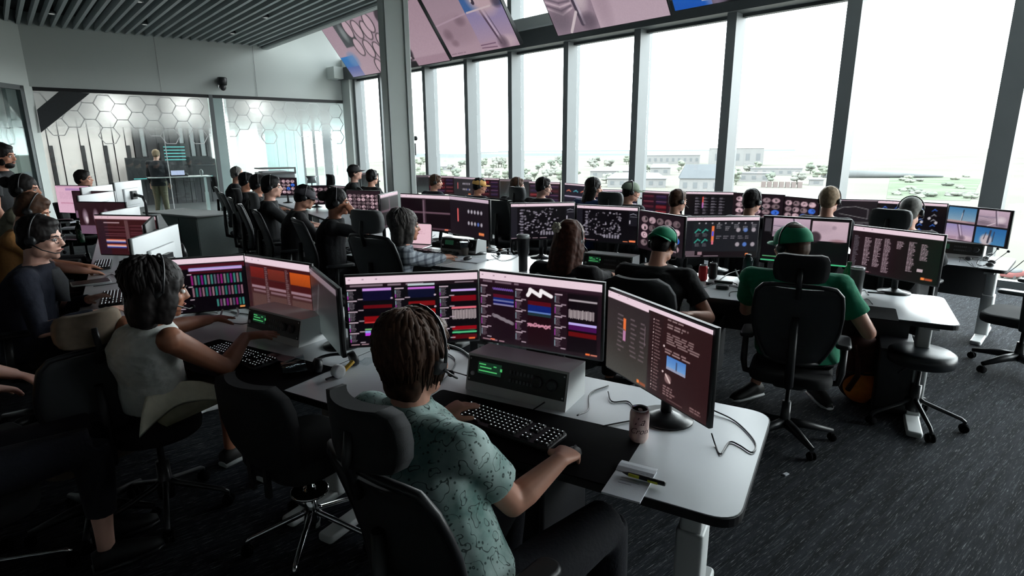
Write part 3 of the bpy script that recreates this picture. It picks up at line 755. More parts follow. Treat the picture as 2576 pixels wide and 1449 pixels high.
        p.a[:] = np.array((8, 4, 8)) / 255; p.rect(.02, .04, .1, .35, (60, 56, 62)); rocket_scene(p, .12, .03, .55, .46, 1); rocket_scene(p, .58, .05, .98, .50, 4); p.rect(.02, .93, .3, .95, (120, 220, 150), .8)
        p.blob(.62, .42, .07, .13, (50, 36, 44), .9)
    elif kind == 'table':
        p.a[:] = np.array((30, 16, 22)) / 255; p.grad(.5, .1, 1, 1, (28, 14, 18), (12, 22, 16), False); header(p, .10)
        for i, (x0, y0, n) in enumerate(((.16, .22, 22), (.28, .22, 22), (.39, .2, 26), (.53, .22, 6), (.66, .2, 22), (.79, .22, 12))): p.text(x0, y0, x0 + .09, n, .028, (196, 172, 182), .9, .75)
        p.text(.03, .2, .1, 20, .034, (150, 150, 160), .6); p.rect(.78, .72, .84, .78, (190, 170, 176)); p.rect(.83, .88, .87, .93, (250, 140, 70)); p.rect(.875, .885, .95, .93, (170, 80, 50)); p.text(0, .95, .4, 1, .03, (220, 170, 180))
    elif kind == 'quad':
        p.a[:] = np.array((16, 10, 14)) / 255
        for (x0, y0, k) in ((.03, .03, 0), (.52, .03, 1), (.03, .52, 2), (.52, .52, 3)): rocket_scene(p, x0, y0, x0 + .45, y0 + .44, k)
    elif kind == 'icons':
        header(p, .08); p.rect(.05, .12, .5, .9, (18, 18, 24))
        for i in range(5):
            for j in range(5):
                x, y = .12 + .18 * i, .2 + .15 * j; p.line([(x - .03, y + .03), (x, y - .02), (x + .03, y + .02)], .012, (150, 150, 160) if (i * j) % 3 else (60, 110, 210), .9)
        for i in range(4): p.blob(.58 + .1 * i, .45 + .12 * (i % 2), .022, .04, (210, 205, 212), .9)
        p.rect(.3, .5, .33, .75, (240, 120, 70)); p.text(.08, .93, .6, 1, .03, LAB)
    elif kind == 'graph':
        p.a[:] = np.array((26, 20, 26)) / 255; p.rect(0, 0, 1, .035, (190, 170, 182)); p.line([(.25, .4), (.4, .25), (.6, .22), (.8, .3), (.8, .6), (.35, .45)], .008, (150, 150, 150)); p.line([(.15, .7), (.95, .72)], .006, (120, 120, 120)); p.text(.55, .75, .9, 5, .04, (110, 105, 112))
    elif kind == 'schem':
        header(p, .085)
        for i in range(4):
            for j in range(6): p.text(.2 + .16 * i, .2 + .11 * j, .28 + .16 * i, 2, .04, (165, 158, 170), .8); p.line([(.2 + .16 * i, .24 + .11 * j), (.3 + .16 * i, .24 + .11 * j)], .005, (130, 126, 136))
        p.rect(.34, .18, .365, .5, (235, 90, 80)); p.rect(.34, .4, .365, .6, (200, 120, 200))
    elif kind == 'red':
        p.a[:] = np.array((30, 10, 16)) / 255; header(p, .07)
        for i in range(3):
            x0 = .05 + .32 * i
            for j in range(4): p.rect(x0, .15 + .2 * j, x0 + .26, .29 + .2 * j, [(96, 14, 22), (54, 12, 24), (30, 20, 50)][r.integers(3)]); p.rect(x0, .2 + .2 * j, x0 + .26, .215 + .2 * j, (200, 120, 125), .6)
    elif kind == 'navy':
        p.a[:] = np.array((20, 18, 34)) / 255; header(p, .07); p.rect(0, .55, 1, .6, (190, 180, 200))
        for i in range(3): p.line([(.1 + .3 * i, .35), (.2 + .3 * i, .3), (.28 + .3 * i, .36)], .02, (90, 190, 200) if i == 1 else (225, 120, 90))
    elif kind == 'quadlines':
        p.a[:] = np.array((18, 8, 14)) / 255; header(p, .1); p.rect(.45, .1, .52, .9, (58, 40, 50)); p.rect(0, .47, 1, .52, (104, 78, 90)); p.rect(0, .92, 1, .96, (90, 64, 76)); p.rect(.88, .93, .95, .97, (240, 130, 100)); p.rect(.46, .15, .49, .85, (130, 106, 120), .7)
    elif kind == 'dots':
        p.a[:] = np.array((24, 16, 24)) / 255; p.rect(0, 0, 1, .09, (205, 182, 198)); p.rect(.2, .3, .24, .65, (200, 90, 90))
        for i in range(5):
            for j in range(2): p.blob(.5 + .08 * i, .35 + .3 * j, .026, .05, (90, 120, 200) if (i, j) == (3, 1) else (190, 184, 194), .9, soft=.6)
        p.rect(.75, .85, .88, .92, (230, 130, 80))
    elif kind == 'pinkdoc':
        p.a[:] = np.array((222, 178, 200)) / 255; p.rect(.05, .03, .95, .06, (190, 140, 170)); p.rect(.3, .1, .8, .18, (170, 130, 180)); p.text(.1, .25, .8, 4, .06, (205, 160, 185)); p.rect(.1, .62, .5, .65, (190, 120, 150))
    elif kind == 'laptop':
        p.a[:] = np.array((236, 196, 208)) / 255; p.rect(.05, .62, .45, .8, (60, 20, 30)); p.text(.1, .1, .8, 5, .09, (215, 170, 185))
    elif kind == 'rockets_dark':
        p.a[:] = np.array((40, 18, 26)) / 255
        for i in range(4): p.blob(.15 + .22 * i, .45, .05, .2, (170, 150, 165), .85, soft=.9); p.blob(.17 + .22 * i, .55, .03, .1, (225, 210, 215), .8, soft=.8)
        p.rect(0, .72, .6, 1, (130, 100, 125), .8)
    elif kind == 'strips':
        p.a[:] = np.array((52, 18, 24)) / 255; header(p, .09, (226, 190, 200)); p.rect(.02, .12, .2, 1, (40, 22, 34)); p.rect(.14, .17, .40, .19, (220, 190, 196))
        for y in (.28, .36, .45, .5): p.rect(.14, y, .48, y + .012, (120, 70, 80)); p.rect(.56, y - .04, .98, y - .02, (96, 50, 58))
        for y in (.6, .73): p.rect(.14, y, .46, y + .035, (215, 120, 100)); p.rect(.14, y + .035, .46, y + .06, (230, 225, 235)); p.rect(.14, y + .06, .46, y + .09, (60, 70, 150))
        p.rect(.48, .12, .54, .9, (92, 62, 66))
    elif kind == 'wall_a':
        p.grad(0, 0, 1, 1, (178, 152, 166), (196, 170, 182)); p.rect(.14, .0, .3, .45, (70, 74, 78)); p.blob(.2, .2, .025, .14, (150, 160, 160), .8, soft=.8)
        p.grad(0, .6, .15, .8, (40, 130, 205), (60, 120, 190)); p.blob(.13, .68, .05, .14, (110, 150, 200), .8, soft=.8); p.grad(0, .8, .15, 1, (90, 110, 180), (150, 150, 190))
        for (x, y) in ((.27, .15), (.27, .48), (.36, .2), (.36, .55), (.44, .25), (.44, .62), (.50, .15), (.52, .5), (.57, .85), (.50, .9), (.36, .9)): p.blob(x, y, .042, .17, (30, 26, 30), 1, soft=.15); p.blob(x, y, .034, .155, (206, 178, 190), 1, soft=.15)
        for y in (.12, .42, .74):
            p.blob(.66, y, .07, .17, (60, 50, 58), 1, soft=.2)
            for k in range(26): 
                x_, y_ = .66 + r.normal(0, .026), y + r.normal(0, .06); p.blob(x_, y_, .010, .022, (225, 205, 215) if k % 2 else (40, 30, 38), .85, soft=.5)
        p.blob(.6, .55, .03, .18, (170, 150, 158), .9); p.rect(.72, .86, 1, 1, (180, 150, 165)); p.rect(.60, .9, .72, 1, (30, 24, 28))
        p.grad(.74, 0, 1, .85, (178, 150, 164), (196, 168, 182))
    elif kind == 'wall_b':
        p.grad(0, 0, .5, 1, (168, 144, 158), (192, 164, 178)); p.blob(.25, .62, .3, .2, (160, 134, 148), .6, soft=.9); p.blob(.12, .66, .06, .08, (120, 95, 108), .6, soft=.9); p.blob(.38, .5, .07, .07, (120, 96, 110), .6, soft=.9); p.blob(.16, .8, .05, .05, (130, 104, 116), .6, soft=.9); p.line([(0, .5), (.5, .42)], .012, (190, 164, 180))
        rocket_scene(p, .5, .42, 1, 1, 2); p.grad(.5, 0, 1, .42, (60, 100, 160), (70, 110, 170)); p.blob(.8, .2, .2, .3, (205, 178, 186), 1, soft=.5); p.line([(.62, 0), (.66, .3)], .04, (60, 50, 65)); p.line([(.7, .05), (.64, .28)], .02, (225, 210, 215)); p.blob(.95, .36, .06, .08, (70, 60, 80), .8, soft=.8)
        p.line([(.52, .42), (.85, .40)], .012, (220, 200, 206)); p.text(.02, .95, .3, 1, .03, (150, 125, 140))
    elif kind == 'wall_c':
        rocket_scene(p, 0, .0, .42, 1, 1); p.grad(.42, 0, 1, 1, (196, 172, 186), (206, 182, 196)); p.blob(.5, .7, .06, .3, (170, 146, 160), .5, soft=.9)
    elif kind == 'wall_d':
        p.grad(0, 0, .4, 1, (30, 140, 230), (10, 90, 200), True); p.blob(.2, .4, .12, .3, (40, 150, 235), .8, soft=.9); p.blob(.45, .6, .12, .5, (190, 170, 200), .9, soft=.8); p.rect(.6, 0, 1, 1, (60, 50, 150)); p.line([(.65, .7), (.8, 0)], .05, (190, 180, 220)); p.text(.3, .92, .9, 1, .05, (225, 215, 225))
    if kind.startswith('wall_'): p.a *= np.array((.88, .87, .87))
    p.noise(.008)
    return np.clip(p.a, 0, 1)
def screen_material():
    mt = bpy.data.materials.new('lit_screen'); mt.use_nodes = True
    nt = mt.node_tree; b = nt.nodes['Principled BSDF']
    b.inputs['Base Color'].default_value = (.012, .012, .013, 1); b.inputs['Roughness'].default_value = .3; b.inputs['Specular IOR Level'].default_value = .35
    a = nt.nodes.new('ShaderNodeAttribute'); a.attribute_name = 'Col'
    nt.links.new(a.outputs['Color'], b.inputs['Emission Color']); b.inputs['Emission Strength'].default_value = .92
    return mt
M['screen'] = screen_material()
SCREEN_PX = {}
def screen_obj(name, kind, w, h, res, parent, origin, ux_, uz_, seed=0, nrm=None):
    """flat panel of res x ... vertices, each coloured as the picture"""
    nx = res; ny = max(8, int(res * h / w))
    a = paint(kind, nx, ny, seed)
    lin_ = np.where(a <= .04045, a / 12.92, ((a + .055) / 1.055) ** 2.4)
    gx = (np.arange(nx) / (nx - 1) - .5) * w; gy = (.5 - np.arange(ny) / (ny - 1)) * h
    X, Y = np.meshgrid(gx, gy)
    ux_, uz_, o = np.array(ux_), np.array(uz_), np.array(origin)
    P = o + X[..., None] * ux_ + Y[..., None] * uz_
    me = bpy.data.meshes.new(name)
    idx = np.arange(nx * ny).reshape(ny, nx)
    q = np.stack([idx[1:, :-1], idx[1:, 1:], idx[:-1, 1:], idx[:-1, :-1]], -1).reshape(-1, 4)
    me.vertices.add(nx * ny); me.vertices.foreach_set('co', P.reshape(-1).astype(np.float32))
    me.loops.add(q.size); me.loops.foreach_set('vertex_index', q.reshape(-1).astype(np.int32))
    me.polygons.add(len(q)); me.polygons.foreach_set('loop_start', np.arange(0, q.size, 4, dtype=np.int32))
    at_ = me.color_attributes.new('Col', 'FLOAT_COLOR', 'POINT')
    at_.data.foreach_set('color', np.concatenate([lin_, np.ones(lin_.shape[:2] + (1,))], -1).reshape(-1).astype(np.float32))
    me.materials.append(M['screen']); me.update(calc_edges=True); me.validate()
    o = bpy.data.objects.new(name, me); COL.objects.link(o)
    if parent is not None: o.parent = parent
    return o

# ------------------------------------------------------------------ monitors
whiteback = mat('white_monitor_back', (.74, .77, .78), .45, var=.02, vscale=3)
def monitor(label, x, y, yaw, ztop, kind, res=96, w=.59, h=.335, desk=.74, back='black', stand='pole', seed=0, group=None, bar=None):
    """yaw in degrees: 0 faces the viewer at -Y"""
    a = math.radians(yaw)
    t = thing('monitor', label, 'monitor', (x, y, desk), a, group)
    zc = ztop - desk - h / 2
    bm_ = whiteback if back == 'white' else M['black']
    mb = MB().rbox((0, .012, zc), (w, .02, h), .004, mi=0, seg=1, inset=.002)
    if back == 'white': mb.box((0, -.001, zc), (w, .006, h), mi=1)
    mb.obj('housing', [bm_, M['black']], t)
    MB().rbox((0, .034, zc - .02), (w * .55, .028, h * .6), .02, seg=2).obj('rear_cover', bm_, t)
    screen_obj('screen', kind, w - .016, h - .018, res, t, (0, -.0045, zc + .001), (1, 0, 0), (0, 0, 1), seed)
    if stand == 'pole':
        mb = MB().tube([(0, .075, .012), (0, .075, zc)], .02, 10)
        mb.box((0, .055, zc), (.1, .03, .1)); mb.obj('stand_neck', M['satin'], t)
        MB().lathe((0, .075, 0), [(.10, 0), (.10, .008), (.05, .016), (.024, .03)], 24).obj('stand_base', M['satin'], t)
    elif stand == 'arm':
        mb = MB().box((0, .06, zc), (.11, .04, .11)); mb.box((0, .085, zc), (.05, .03, .05))
        mb.obj('mount_plate', M['satin'], t)
        mb = MB().tube([(0, .09, zc), (.06, .20, zc - .02)], .02, 8); mb.tube([(.06, .20, zc - .02), (.05, .22, zc - .1), (.02, .2, .02)], .018, 8)
        mb.lathe((.02, .2, 0), [(.045, 0), (.045, .02), (.02, .03)], 16); mb.obj('swing_arm', M['satin'], t)
    if bar: MB().box((0, .012, zc - h / 2 - .004), (w * .98, .018, .012)).obj('light_bar', mat('green_light_bar', (.1, .6, .3), .4, emit=.5, ecol=(.1, .8, .35), var=.02), t)
    return t
G1, G2, G3, G4 = 'screens of the front desk row', 'screens of the middle desk row', 'screens of the window desk row', 'screens of the side desks'
monitor('front desk screen with stacked coloured strip charts, behind the tousled brown hair', -.44, 2.49, 9, 1.19, 'charts', 230, seed=1, group=G1)
monitor('front desk screen with a white zigzag trace at its upper middle', .11, 2.37, -29, 1.20, 'charts2', 230, stand='arm', seed=2, group=G1)
monitor('angled front desk screen with a message list and small blue picture', .50, 1.94, -66, 1.185, 'chat', 220, seed=3, group=G1)
monitor('screen with rows of teal and magenta bars before the woman in the white top', -1.87, 3.29, 20, 1.12, 'bars', 170, seed=4, group=G1)
monitor('screen with orange and brown blocks at the white-top woman\'s desk', -1.34, 3.22, -32, 1.12, 'orange', 150, stand='arm', seed=5, group=G1)
monitor('dark reflective screen turned edge-on at the end of the white-top woman\'s desk', -.94, 2.79, -60, 1.11, 'dim', 120, seed=6, group=G1)
monitor('screen of grey node clusters left of the woman with a flower in her hair', .28, 5.17, 7, 1.25, 'clusters', 140, seed=10, group=G2)
monitor('screen of node clusters and an orange tag, right of the long-haired woman', .85, 5.16, -31, 1.22, 'clusters', 140, seed=11, group=G2, stand='arm')
monitor('angled photo-grid screen before the man in the backwards green cap', 1.22, 4.71, -66, 1.20, 'photos', 110, seed=12, group=G2)
monitor('screen with an orange vertical bar and blue globes, left of the green-shirted man', 1.67, 4.55, 0, 1.19, 'telemetry', 150, seed=13, group=G2)
monitor('screen with two pale video pictures above the green-capped head', 2.18, 4.26, -32, 1.21, 'video', 150, stand='arm', seed=14, group=G2, bar=True)
monitor('screen with columns of pale text right of the green-shirted man', 2.56, 3.81, -62, 1.18, 'table', 150, seed=15, group=G2)
monitor('narrowly seen dark screen between the column and the cross-lined screen', -1.287, 6.12, 82, 1.28, 'quadlines', 60, w=.55, h=.36, seed=20, group=G2)
monitor('screen divided by a cross of pale lines, above the woman in the plaid shirt', -.89, 5.97, -31, 1.27, 'quadlines', 100, w=.66, h=.375, seed=21, group=G2, stand='arm')
monitor('dark screen with two rows of dots, its right edge a bright bezel', -.40, 5.43, -52, 1.28, 'dots', 100, w=.66, h=.375, seed=22, group=G2)
monitor('wide screen full of pale pictures beside the woman resting her chin', -2.03, 7.97, -26, 1.18, 'photos_light', 100, seed=23, group=G4)
monitor('photo-grid screen beyond the man in the dark cap', -3.43, 10.17, 7, 1.12, 'photos', 70, seed=24, group=G4)
monitor('dark oblique screen right of the capped man\'s photo grid', -2.92, 10.0, -35, 1.12, 'dim', 40, seed=25, group=G4)
monitor('photo-grid screen with one blue tile before the dark-haired men', -4.29, 11.04, -20, 1.22, 'photos', 70, seed=27, group=G4)
# the side desks on the far left, some seen from their white backs
monitor('screen with red and blue strips at the side desk, behind the man in glasses', -3.12, 4.66, -11, 1.22, 'strips', 110, seed=30, group=G4)
monitor('dark sliver of screen joined to the striped side-desk screen', -2.72, 4.30, -64, 1.22, 'dim', 40, seed=31, group=G4, stand='arm')
monitor('white-backed monitor with a black mount beyond the white-top woman\'s bar screen', -2.40, 3.85, -80, 1.20, 'dim', 30, w=.74, h=.42, seed=32, group=G4, back='white', stand='arm')
monitor('side-desk screen with pale vehicle shapes on dark red', -4.11, 5.81, -12, 1.23, 'rockets_dark', 80, seed=33, group=G4)
monitor('white-backed monitor wedged behind the dark red side-desk screen', -3.62, 5.35, -86, 1.20, 'dim', 30, seed=34, group=G4, back='white', stand='arm')
monitor('white-framed side-desk screen with four lit vehicle shapes', -5.02, 7.0, -10, 1.26, 'rockets_dark', 70, seed=35, group=G4, back='white')
monitor('pink document screen on the farthest part of the side desks', -6.05, 8.05, -18, 1.27, 'pinkdoc', 60, w=.66, h=.39, seed=36, group=G4)
monitor('broad white monitor back nearest the row of stowed arms', -4.50, 6.30, -84, 1.28, 'dim', 30, w=.64, h=.37, seed=37, group=G4, back='white', stand='arm')
monitor('broad white monitor back behind the folded arms, left of its neighbour', -5.08, 7.15, -84, 1.31, 'dim', 30, w=.64, h=.37, seed=38, group=G4, back='white', stand='arm')
monitor('white monitor back at the far end beside the standing man', -5.16, 7.86, -84, 1.33, 'dim', 30, w=.66, h=.37, seed=39, group=G4, back='white', stand='arm')
# the window row
def far_mon(label, xl, xr, ytop, yaw, kind, zc=None, n=6.68, res=64, seed=0, w=.59, h=.335, dz=.70, back='black'):
    p = on_plane((xl + xr) / 2, ytop, NW, n)
    return monitor(label, p.x, p.y, yaw, min(p.z, 1.24), kind, res, w, h, desk=dz, seed=seed, group=G3, back=back)
far_mon('quartered screen of four launch pictures at the right end of the window desks', 2387, 2540, 522, -76, 'quad', seed=40, res=110, n=6.72)
far_mon('screen of white and blue icons behind the grey-haired man', 2205, 2383, 507, -48, 'icons', seed=41, res=90, n=6.75)
far_mon('dark screen with a thin grey polyline beside the fair-haired man', 2075, 2203, 501, -20, 'graph', seed=42, res=80, n=6.75)
far_mon('photo-mosaic screen right of the man with a headset mast', 1967, 2045, 496, -68, 'photos', seed=43, res=60)
far_mon('photo screen with round tiles behind the man with a headset mast', 1850, 1966, 487, -44, 'photos', seed=46, res=70, n=6.72)
far_mon('schematic screen with a red bar in the window row', 1728, 1849, 482, -18, 'schem', seed=44, res=70, n=6.7)
far_mon('window-row screen of dark red panels behind the man in the pale green cap', 1603, 1727, 481, -45, 'red', seed=45, res=60)
far_mon('navy window-row screen right of the woman in blue', 1500, 1600, 477, -20, 'navy', seed=47, res=60)
far_mon('window-row screen with cyan and orange marks left of the woman in blue', 1410, 1490, 462, -60, 'navy', seed=48, res=50)
far_mon('window-row screen with red lines beside the man in black glasses', 1330, 1408, 457, -38, 'red', seed=49, res=50)
far_mon('plain grey-backed window-row screen beside the dark-haired man', 1265, 1328, 446, -30, 'dim', seed=50, res=36)
far_mon('red-lined window-row screen right of the yellow cap', 1185, 1258, 442, -36, 'red', seed=51, res=50)
far_mon('small dark window-row screen left of the yellow cap', 1140, 1190, 438, -50, 'dots', seed=52, res=40)
far_mon('window-row screen with red lines behind the brown-haired person', 1076, 1142, 435, -30, 'red', seed=53, res=44)
far_mon('oblique dark window-row screen closest to the column', 1048, 1074, 436, 12, 'dim', seed=54, res=30)
far_mon('tall dark screen half hidden by the column, before the capped man', 908, 948, 424, -40, 'dim', seed=55, res=30, n=6.6)

# ------------------------------------------------------------------ video wall
VW_N = 8.6; tilt = V((0, 0, .8)) - NW * .6
def vwall(label, xl, yl, xr, yr, kind, seed, L=1.45, res=220):
    p, q = on_plane(xl, yl, NW, VW_N), on_plane(xr, yr, NW, VW_N)
    q = p + Wd * (q - p).dot(Wd); u = Wd; w_ = (q - p).length
    c = (p + q) / 2 + tilt * L / 2; nrm = u.cross(tilt)
    if nrm.dot(V((0, 0, 1.7)) - c) < 0: nrm = -nrm
    t = thing('video_wall_panel', label, 'screen', c, 0, 'panels of the hanging video wall')
    R_ = Matrix((u, -nrm, tilt)).transposed()
    MB().box(-nrm * .04, (w_ - .012, .08, L), mat=R_).obj('housing', M['black'], t)
    screen_obj('screen', kind, w_ - .05, L - .04, res, t, tuple(nrm * .004), tuple(u), tuple(tilt), seed)
    top = c + tilt * L * .3 - nrm * .08
    for k in (-.3, .3):
        mb = MB().tube([u * w_ * k - nrm * .08 + tilt * L * .2, u * w_ * k - nrm * .25 + UP * (roof - c.z)], .025, 8); mb.obj('hanger', M['mull'], t)
    return t
vwall('hanging video panel nearest the corner, crossed by the column, with oval vessel pictures', 889, 196, 1135, 146, 'wall_a', 61)
vwall('hanging video panel of pink haze and a launch tower, next to the column', 1137, 146, 1312, 108, 'wall_b', 62)
vwall('hanging video panel with a steam plume and a plain pink half', 1403, 93, 1692, 32, 'wall_c', 63)
vwall('bright blue hanging video panel at the upper edge', 1696, 31, 1960, -24, 'wall_d', 64)
p, q = on_plane(1120, -40, NW, 9.0), on_plane(1400, 0, NW, 9.0)
t = thing('air_duct', 'white air duct above the gap between the video panels', 'duct', (p + q) / 2)
MB().box((0, 0, .12), (6.0, .55, .34), YW).box((0, 0, -.06), (6.02, .6, .03), YW).obj('duct_body', M['ceil'], t)
# ------------------------------------------------------------------ desks
def desk(label, fr_, yaw, length, z=.74, depth=.76, r_right=.0, r_left=.0, legs=(.12, None), skew=0.0, tower=True, group=None, name='desk'):
    """fr_: front right corner; yaw: degrees of the seated viewer's facing, 0 = +Y; runs to the sitter's left"""
    a = math.radians(yaw)
    t = thing(name, label, 'desk', (fr_[0], fr_[1], 0), a, group)
    P = [(0, 0), (0, depth), (-length + skew, depth), (-length, 0)]
    pts = rounded(P, [r_right, r_right, r_left, r_left], 7)
    pin = [(p.x * (1 - .004) - .002, p.y) for p in pts]
    MB().poly(pts, z - .030, z - .003, 1, 1, 1).obj('edge_band', [M['desk'], M['edge']], t)
    mb = MB(); n = len(pts); cx, cy = -length / 2, depth / 2
    ins = [V((p.x + (.004 if p.x < cx else -.004), p.y + (.004 if p.y < cy else -.004))) for p in pts]
    mb.poly(ins, z - .003, z, 0, 0, 0).obj('top', [M['desk']], t)
    for lx in (legs[0], length - .12 if legs[1] is None else legs[1]):
        if lx < 0: continue
        mb = MB(); mb.rbox((-lx, depth * .52, z * .70), (.075, .11, z * .52), .012, seg=2); mb.rbox((-lx, depth * .52, z * .30), (.095, .13, z * .56), .014, seg=2)
        mb.obj('leg', M['white'], t)
        mb = MB(); mb.rbox((-lx, depth * .5, .022), (.085, depth * .86, .036), .02, seg=3); mb.obj('foot', M['white'], t)
        MB().box((-lx, depth * .5, z - .045), (.07, depth * .8, .03)).obj('bracket', M['white'], t)
    MB().box((-length / 2, depth * .56, z - .055), (length - .3, .06, .045)).obj('crossbar', M['satin'], t)
    MB().box((-length / 2, depth * .86, z - .22), (length - .34, .02, .34)).obj('modesty_panel', M['edge'], t)
    return t
U30 = V((-math.cos(math.radians(30)), math.sin(math.radians(30)), 0))
DG = 'white standing desks'
FR1 = V((.602, 1.346, 0))
desk('white-topped desk closest to the viewer, with the drink can and notepad', FR1, -30, 1.83, r_right=.085, legs=(.19, None))
desk('white-topped desk of the woman in the sleeveless white top', FR1 + U30 * 1.835, -30, 1.76, skew=.385)
FR2 = V((2.50, 3.06, 0))
desk('white-topped desk of the man in the green shirt, its end by the black stool', FR2, -30, 1.795, r_right=.07)
desk('white-topped desk of the long-haired woman, with the black tumbler', FR2 + U30 * 1.8, -30, 1.795)
desk('white-topped desk of the woman in the plaid shirt, with the clear iced cup', FR2 + U30 * 3.6, -31, 1.15)
T1 = V((-.55, .835, 0)); N1 = V((.835, .55, 0))
YT = -math.degrees(math.atan2(N1.x, N1.y))
V1 = V((-2.53, 3.19, 0))
for i, lb in enumerate(['side desk of the man in glasses, its white end corner showing', 'side desk under the striped screen, with two keyboards', 'side desk below the dark red vehicle screens', 'farthest side desk, at the pink document screen']):
    desk(lb, V1 + T1 * 1.7 * i, YT, 1.695, tower=False, legs=(.12, 1.58))
V2 = V((-1.28, 6.22, 0))
for i, lb in enumerate(['desk with loose cables under the wide screen of pale pictures', 'desk between the capped man and his photo grid', 'desk in front of the four dark-haired men', 'last desk of the men facing sideways, next to the glass wall']):
    desk(lb, V2 + T1 * 1.75 * i, YT, 1.745, legs=(.12, 1.6))
FR3 = V((4.13, 4.70, 0))
YWIN = -45.2
for i, lb in enumerate(['window desk with tangled headsets at its open end', 'window desk of the man with the headset mast', 'window desk in front of the woman in blue', 'window desk beside the man in black glasses', 'window desk of the yellow-capped person', 'window desk beside the column']):
    desk(lb, FR3 + V((-.7046, .7096, 0)) * 1.72 * i, YWIN, 1.715, z=.70, r_right=.05 if i == 0 else 0)
# grey side unit near the standing man, and the standing desk behind the glass
t = thing('printer_cabinet', 'grey-green low cabinet with a pale top beyond the white monitor backs', 'cabinet', (-5.35, 9.6, 0), math.radians(-30))
MB().rbox((0, 0, .72), (1.5, .7, .03), .02).obj('top', M['white'], t)
mb = MB().box((0, 0, .355), (1.44, .64, .70)); mb.obj('body', mat('grey_green_panel', (.25, .30, .29), .5, var=.03), t)
for k in (-.48, 0, .48): MB().box((k, -.325, .36), (.46, .012, .64)).obj('door', mat('grey_green_door', (.27, .32, .31), .5, var=.03), t)
p = gpt(455, 470, .95)
t = thing('standing_desk', 'tall standing desk with white T legs behind the glass, beside the standing man', 'desk', (p.x, p.y, 0.0), YG)
MB().rbox((0, 0, 1.03), (1.5, .7, .03), .03).obj('top', M['white'], t)
for k in (-.62, .55):
    mb = MB().box((k, 0, .78), (.06, .08, .5)); mb.box((k, 0, .3), (.085, .10, .58)); mb.rbox((k, 0, .02), (.09, .66, .04), .02); mb.obj('leg', M['white'], t)
t = thing('audio_mixer', 'small lit screen and mixer on the standing desk behind the glass', 'mixer', (p.x, p.y, 1.045), YG)
MB().rbox((.05, 0, .04), (.5, .3, .08), .02).obj('mixer_body', M['black'], t)
MB().box((.05, .18, .10), (.32, .02, .12)).obj('lit_panel', mat('pale_panel', (.6, .6, .8), .4, emit=.7, ecol=(.55, .55, .8), var=.02), t)
MB().ell((-.55, 0, .09), (.05, .05, .09)).obj('knob_lamp', M['greyp'], t)
for i, (px, py, lb) in enumerate([(440, 400, 'black rack with teal lit lines on the dark wall behind the glass'), (360, 425, 'dark monitor on the wall behind the standing man'), (505, 420, 'wide dark screen on the dark wall right of the standing man')]):
    q = gpt(px, py, D - .5)
    t = thing(['equipment_rack', 'wall_screen', 'wall_screen'][i], lb, 'rack' if i == 0 else 'screen', q, YG)
    MB().box((0, 0, 0), (.9 if i else .8, .3, .7 if i else 1.0)).obj('housing', M['black'], t)
    for k in range(5 if i == 0 else 1):
        MB().box((0, .16, .38 - k * .1 if i == 0 else -.3), (.6, .02, .025)).obj('lit_line', mat('teal_light', (.1, .4, .4), .4, emit=.35, ecol=(.15, .55, .55), var=.02), t)
    MB().box((0, -.27, 0), (.1, .55, .1)).obj('wall_mount', M['black'], t)

# ------------------------------------------------------------------ chairs
def base_star(t, mt, R=.31, n=5, rot=0, h=.40, chrome=False, thin=False, column_r=.025):
    for k in range(n):
        a = rot + 2 * math.pi * k / n; d = V((math.cos(a), math.sin(a), 0))
        if thin: mb = MB().tube([d * .015 + UP * .17, d * .05 + UP * .15, d * R * .92 + UP * .085, d * R + UP * .07, d * R + UP * .055], [.016, .014, .012, .011, .010], 8)
        else: mb = MB().tube([d * .02 + UP * .115, d * .12 + UP * .11, d * R + UP * .075], [.036, .030, .017], 8)
        arm = mb.obj('base_leg', mt, t)
        cs = MB()
        sd = V((-d.y, d.x, 0))
        for e in (-1, 1): cs.lathe(d * R + sd * .014 * e + UP * .028, [(.001, -.009), (.024, -.009), (.028, 0), (.024, .009), (.001, .009)], 14, axis=sd)
        cs.box(d * R + UP * .045, (.02, .03, .025), a); cs.obj('caster', M['rubber'], arm)
    MB().lathe((0, 0, 0), [(.038, .085), (.04, .12), (column_r + .006, .16), (column_r + .004, h * .62), (column_r * .6, h * .62), (column_r * .6, h)], 16).obj('gas_column', mt if chrome else M['satin'], t)
def shell(w_prof, path, th, nseg=10, bulge=.05, mi=0):
    """curved back: path of (y, z), half width per path point"""
    mb = MB(); rings = []
    n = len(path)
    for k, (y, z) in enumerate(path):
        hw = w_prof[k]; front = []; back = []
        for i in range(nseg + 1):
            u = -1 + 2 * i / nseg; x = hw * u
            yy = y + bulge * (u * u - .4)
            front.append(V((x, yy + th / 2, z))); back.append(V((x, yy - th / 2, z)))
        rings.append(front + back[::-1])
    return mb.rings(rings, mi, True)
